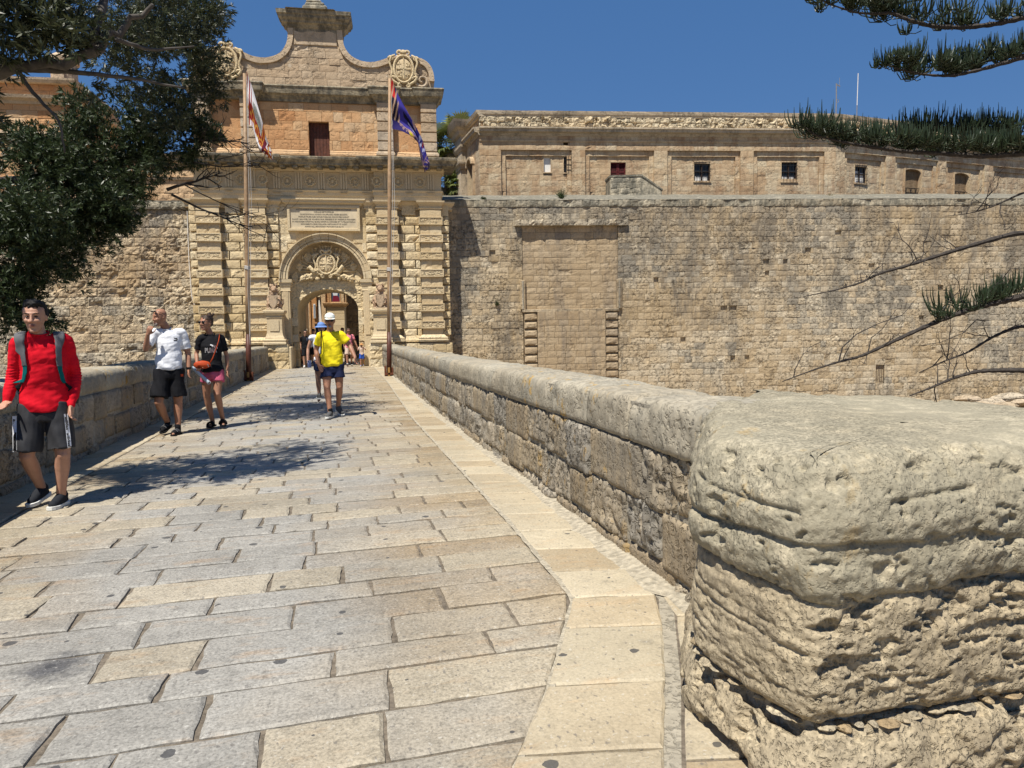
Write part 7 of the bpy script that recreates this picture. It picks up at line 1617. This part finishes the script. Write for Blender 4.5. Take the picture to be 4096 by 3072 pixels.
# ---- people at the archway
def at_gate(u,v,**k):
    P=gp(u,v);d=P-CAM;return P,atan2(-d[0],d[1])
def bgp(u,v,h,label,**k):
    P,rz=at_gate(u,v);q=h/1.75;J=std(h,k.pop('w_',1.),k.pop('ph',1),k.pop('arm',.3))
    if 'edit' in k:
        for a,b_ in k.pop('edit').items():J[a]=np.array(b_)*q
    for a in('hem','shortz'):
        if a in k:k[a]*=q
    return person('person',P,rz,J,label,k=q,v=.014*q,**k)
r,s1,hp,_=bgp(-.93,.0,1.74,'young man in black t-shirt and black shorts walking out of the archway',skin='skin3',hair='black_hair',hs='short',shirt='blackc',shorts='blackc',shoes=('sole','sole'),hem=.9,shortz=.55,glasses='sun',edit=dict(wrR=(.16,-.18,1.02),haR=(.08,-.2,.95)))
decal(r,s1,'shirt_print',[(-.025,-.05),(.025,-.05),(.025,.05),(-.025,.05)],[(0,1,2,3)],.08,1.33,M['phone'])
r,s1,hp,_=bgp(-.75,1.6,1.82,'man in white t-shirt and dark cap just behind the black-shirted youth',skin='skin3',hair='black_hair',hs='cap',shirt='whitec',shorts='blackc',hem=.9,shortz=.55,ph=-1);cap(r,hp,M['blackc'])
r,s1,hp,_=bgp(-1.36,1.1,1.70,'figure in black with dark bucket hat half hidden by the left arch jamb',skin='tan',hair='black_hair',hs='short',shirt='blackc',shorts='blackc',hem=.88,shortz=.2);cap(r,hp,M['blackc'],1.,True)
r,s1,hp,_=bgp(.56,2.6,1.86,'dark silhouetted man in black seen under the arch behind the yellow-shirted man',skin='tan',hair='black_hair',hs='short',shirt='blackc',shorts='blackc',hem=.9,shortz=.5)
r,s1,hp,_=bgp(.82,3.4,1.70,'woman in pale pink top in the shade of the archway behind others',skin='skin',hair='brown_hair',hs='bun',shirt='pinkshirt',shorts='char',hem=.9,shortz=.5,female=True,w_=.9)
r,s1,hp,_=bgp(1.42,2.2,1.74,'person in dark clothes in the shadow of the right arch jamb',skin='tan',hair='black_hair',hs='short',shirt='blackc',shorts='char',hem=.9,shortz=.2)
r,s1,hp,_=bgp(1.03,.1,1.80,'man in pink shirt and cream shorts leading the child out of the arch',skin='tan',hair='brown_hair',hs='short',shirt='pinkshirt',shorts='beige',shoes=('blackc','sole','sock'),hem=.86,shortz=.56,glasses='sun',tilt=.25,yaw=.2,edit=dict(elR=(.27,0,1.16),wrR=(.36,-.04,.93),haR=(.40,-.05,.84)))
for s in (-1,1):
    mb=MB();mb.tube([(s*.12,.08,1.50),(s*.125,-.05,1.50),(s*.135,-.13,1.38),(s*.14,-.12,1.2),(s*.17,.02,1.1)],.016,6);mb.build('shoulder_strap',M['navy'],r)
r,s1,hp,_=bgp(1.62,-.1,1.10,'small child in beige top, blue shorts and straw hat beside the pink-shirted man',skin='tan',hair='brown_hair',hs='short',shirt='beige',shorts='royal',shoes=('phone','sole'),hem=.88,shortz=.58,hk=1.25,edit=dict(head=(0,-.02,1.60),elL=(-.27,-.02,1.2),wrL=(-.33,-.04,1.38),haL=(-.34,-.05,1.46),elR=(.3,-.05,1.25),wrR=(.16,-.16,1.36),haR=(.1,-.18,1.42)),legw=1.1);cap(r,hp,M['straw'],.8,True)
# stone ledge where his hand rests
lg_=empty('ledge_block',(-2.33,6.42,0),0,label='low worn block jutting from the left parapet under the hand of the red-shirted man',cat='stone')
mb=MB();mb.box(-.14,.10,-1.3,.12,-.02,.80,.4,.03);mb.build('block',M['ppt'],lg_,amp=.02,freq=6)
mb=MB();mb.box(-.14,.12,-1.32,.14,.80,.838,.4,.02);mb.build('slab',M['pptcap'],lg_,amp=.01,freq=6)
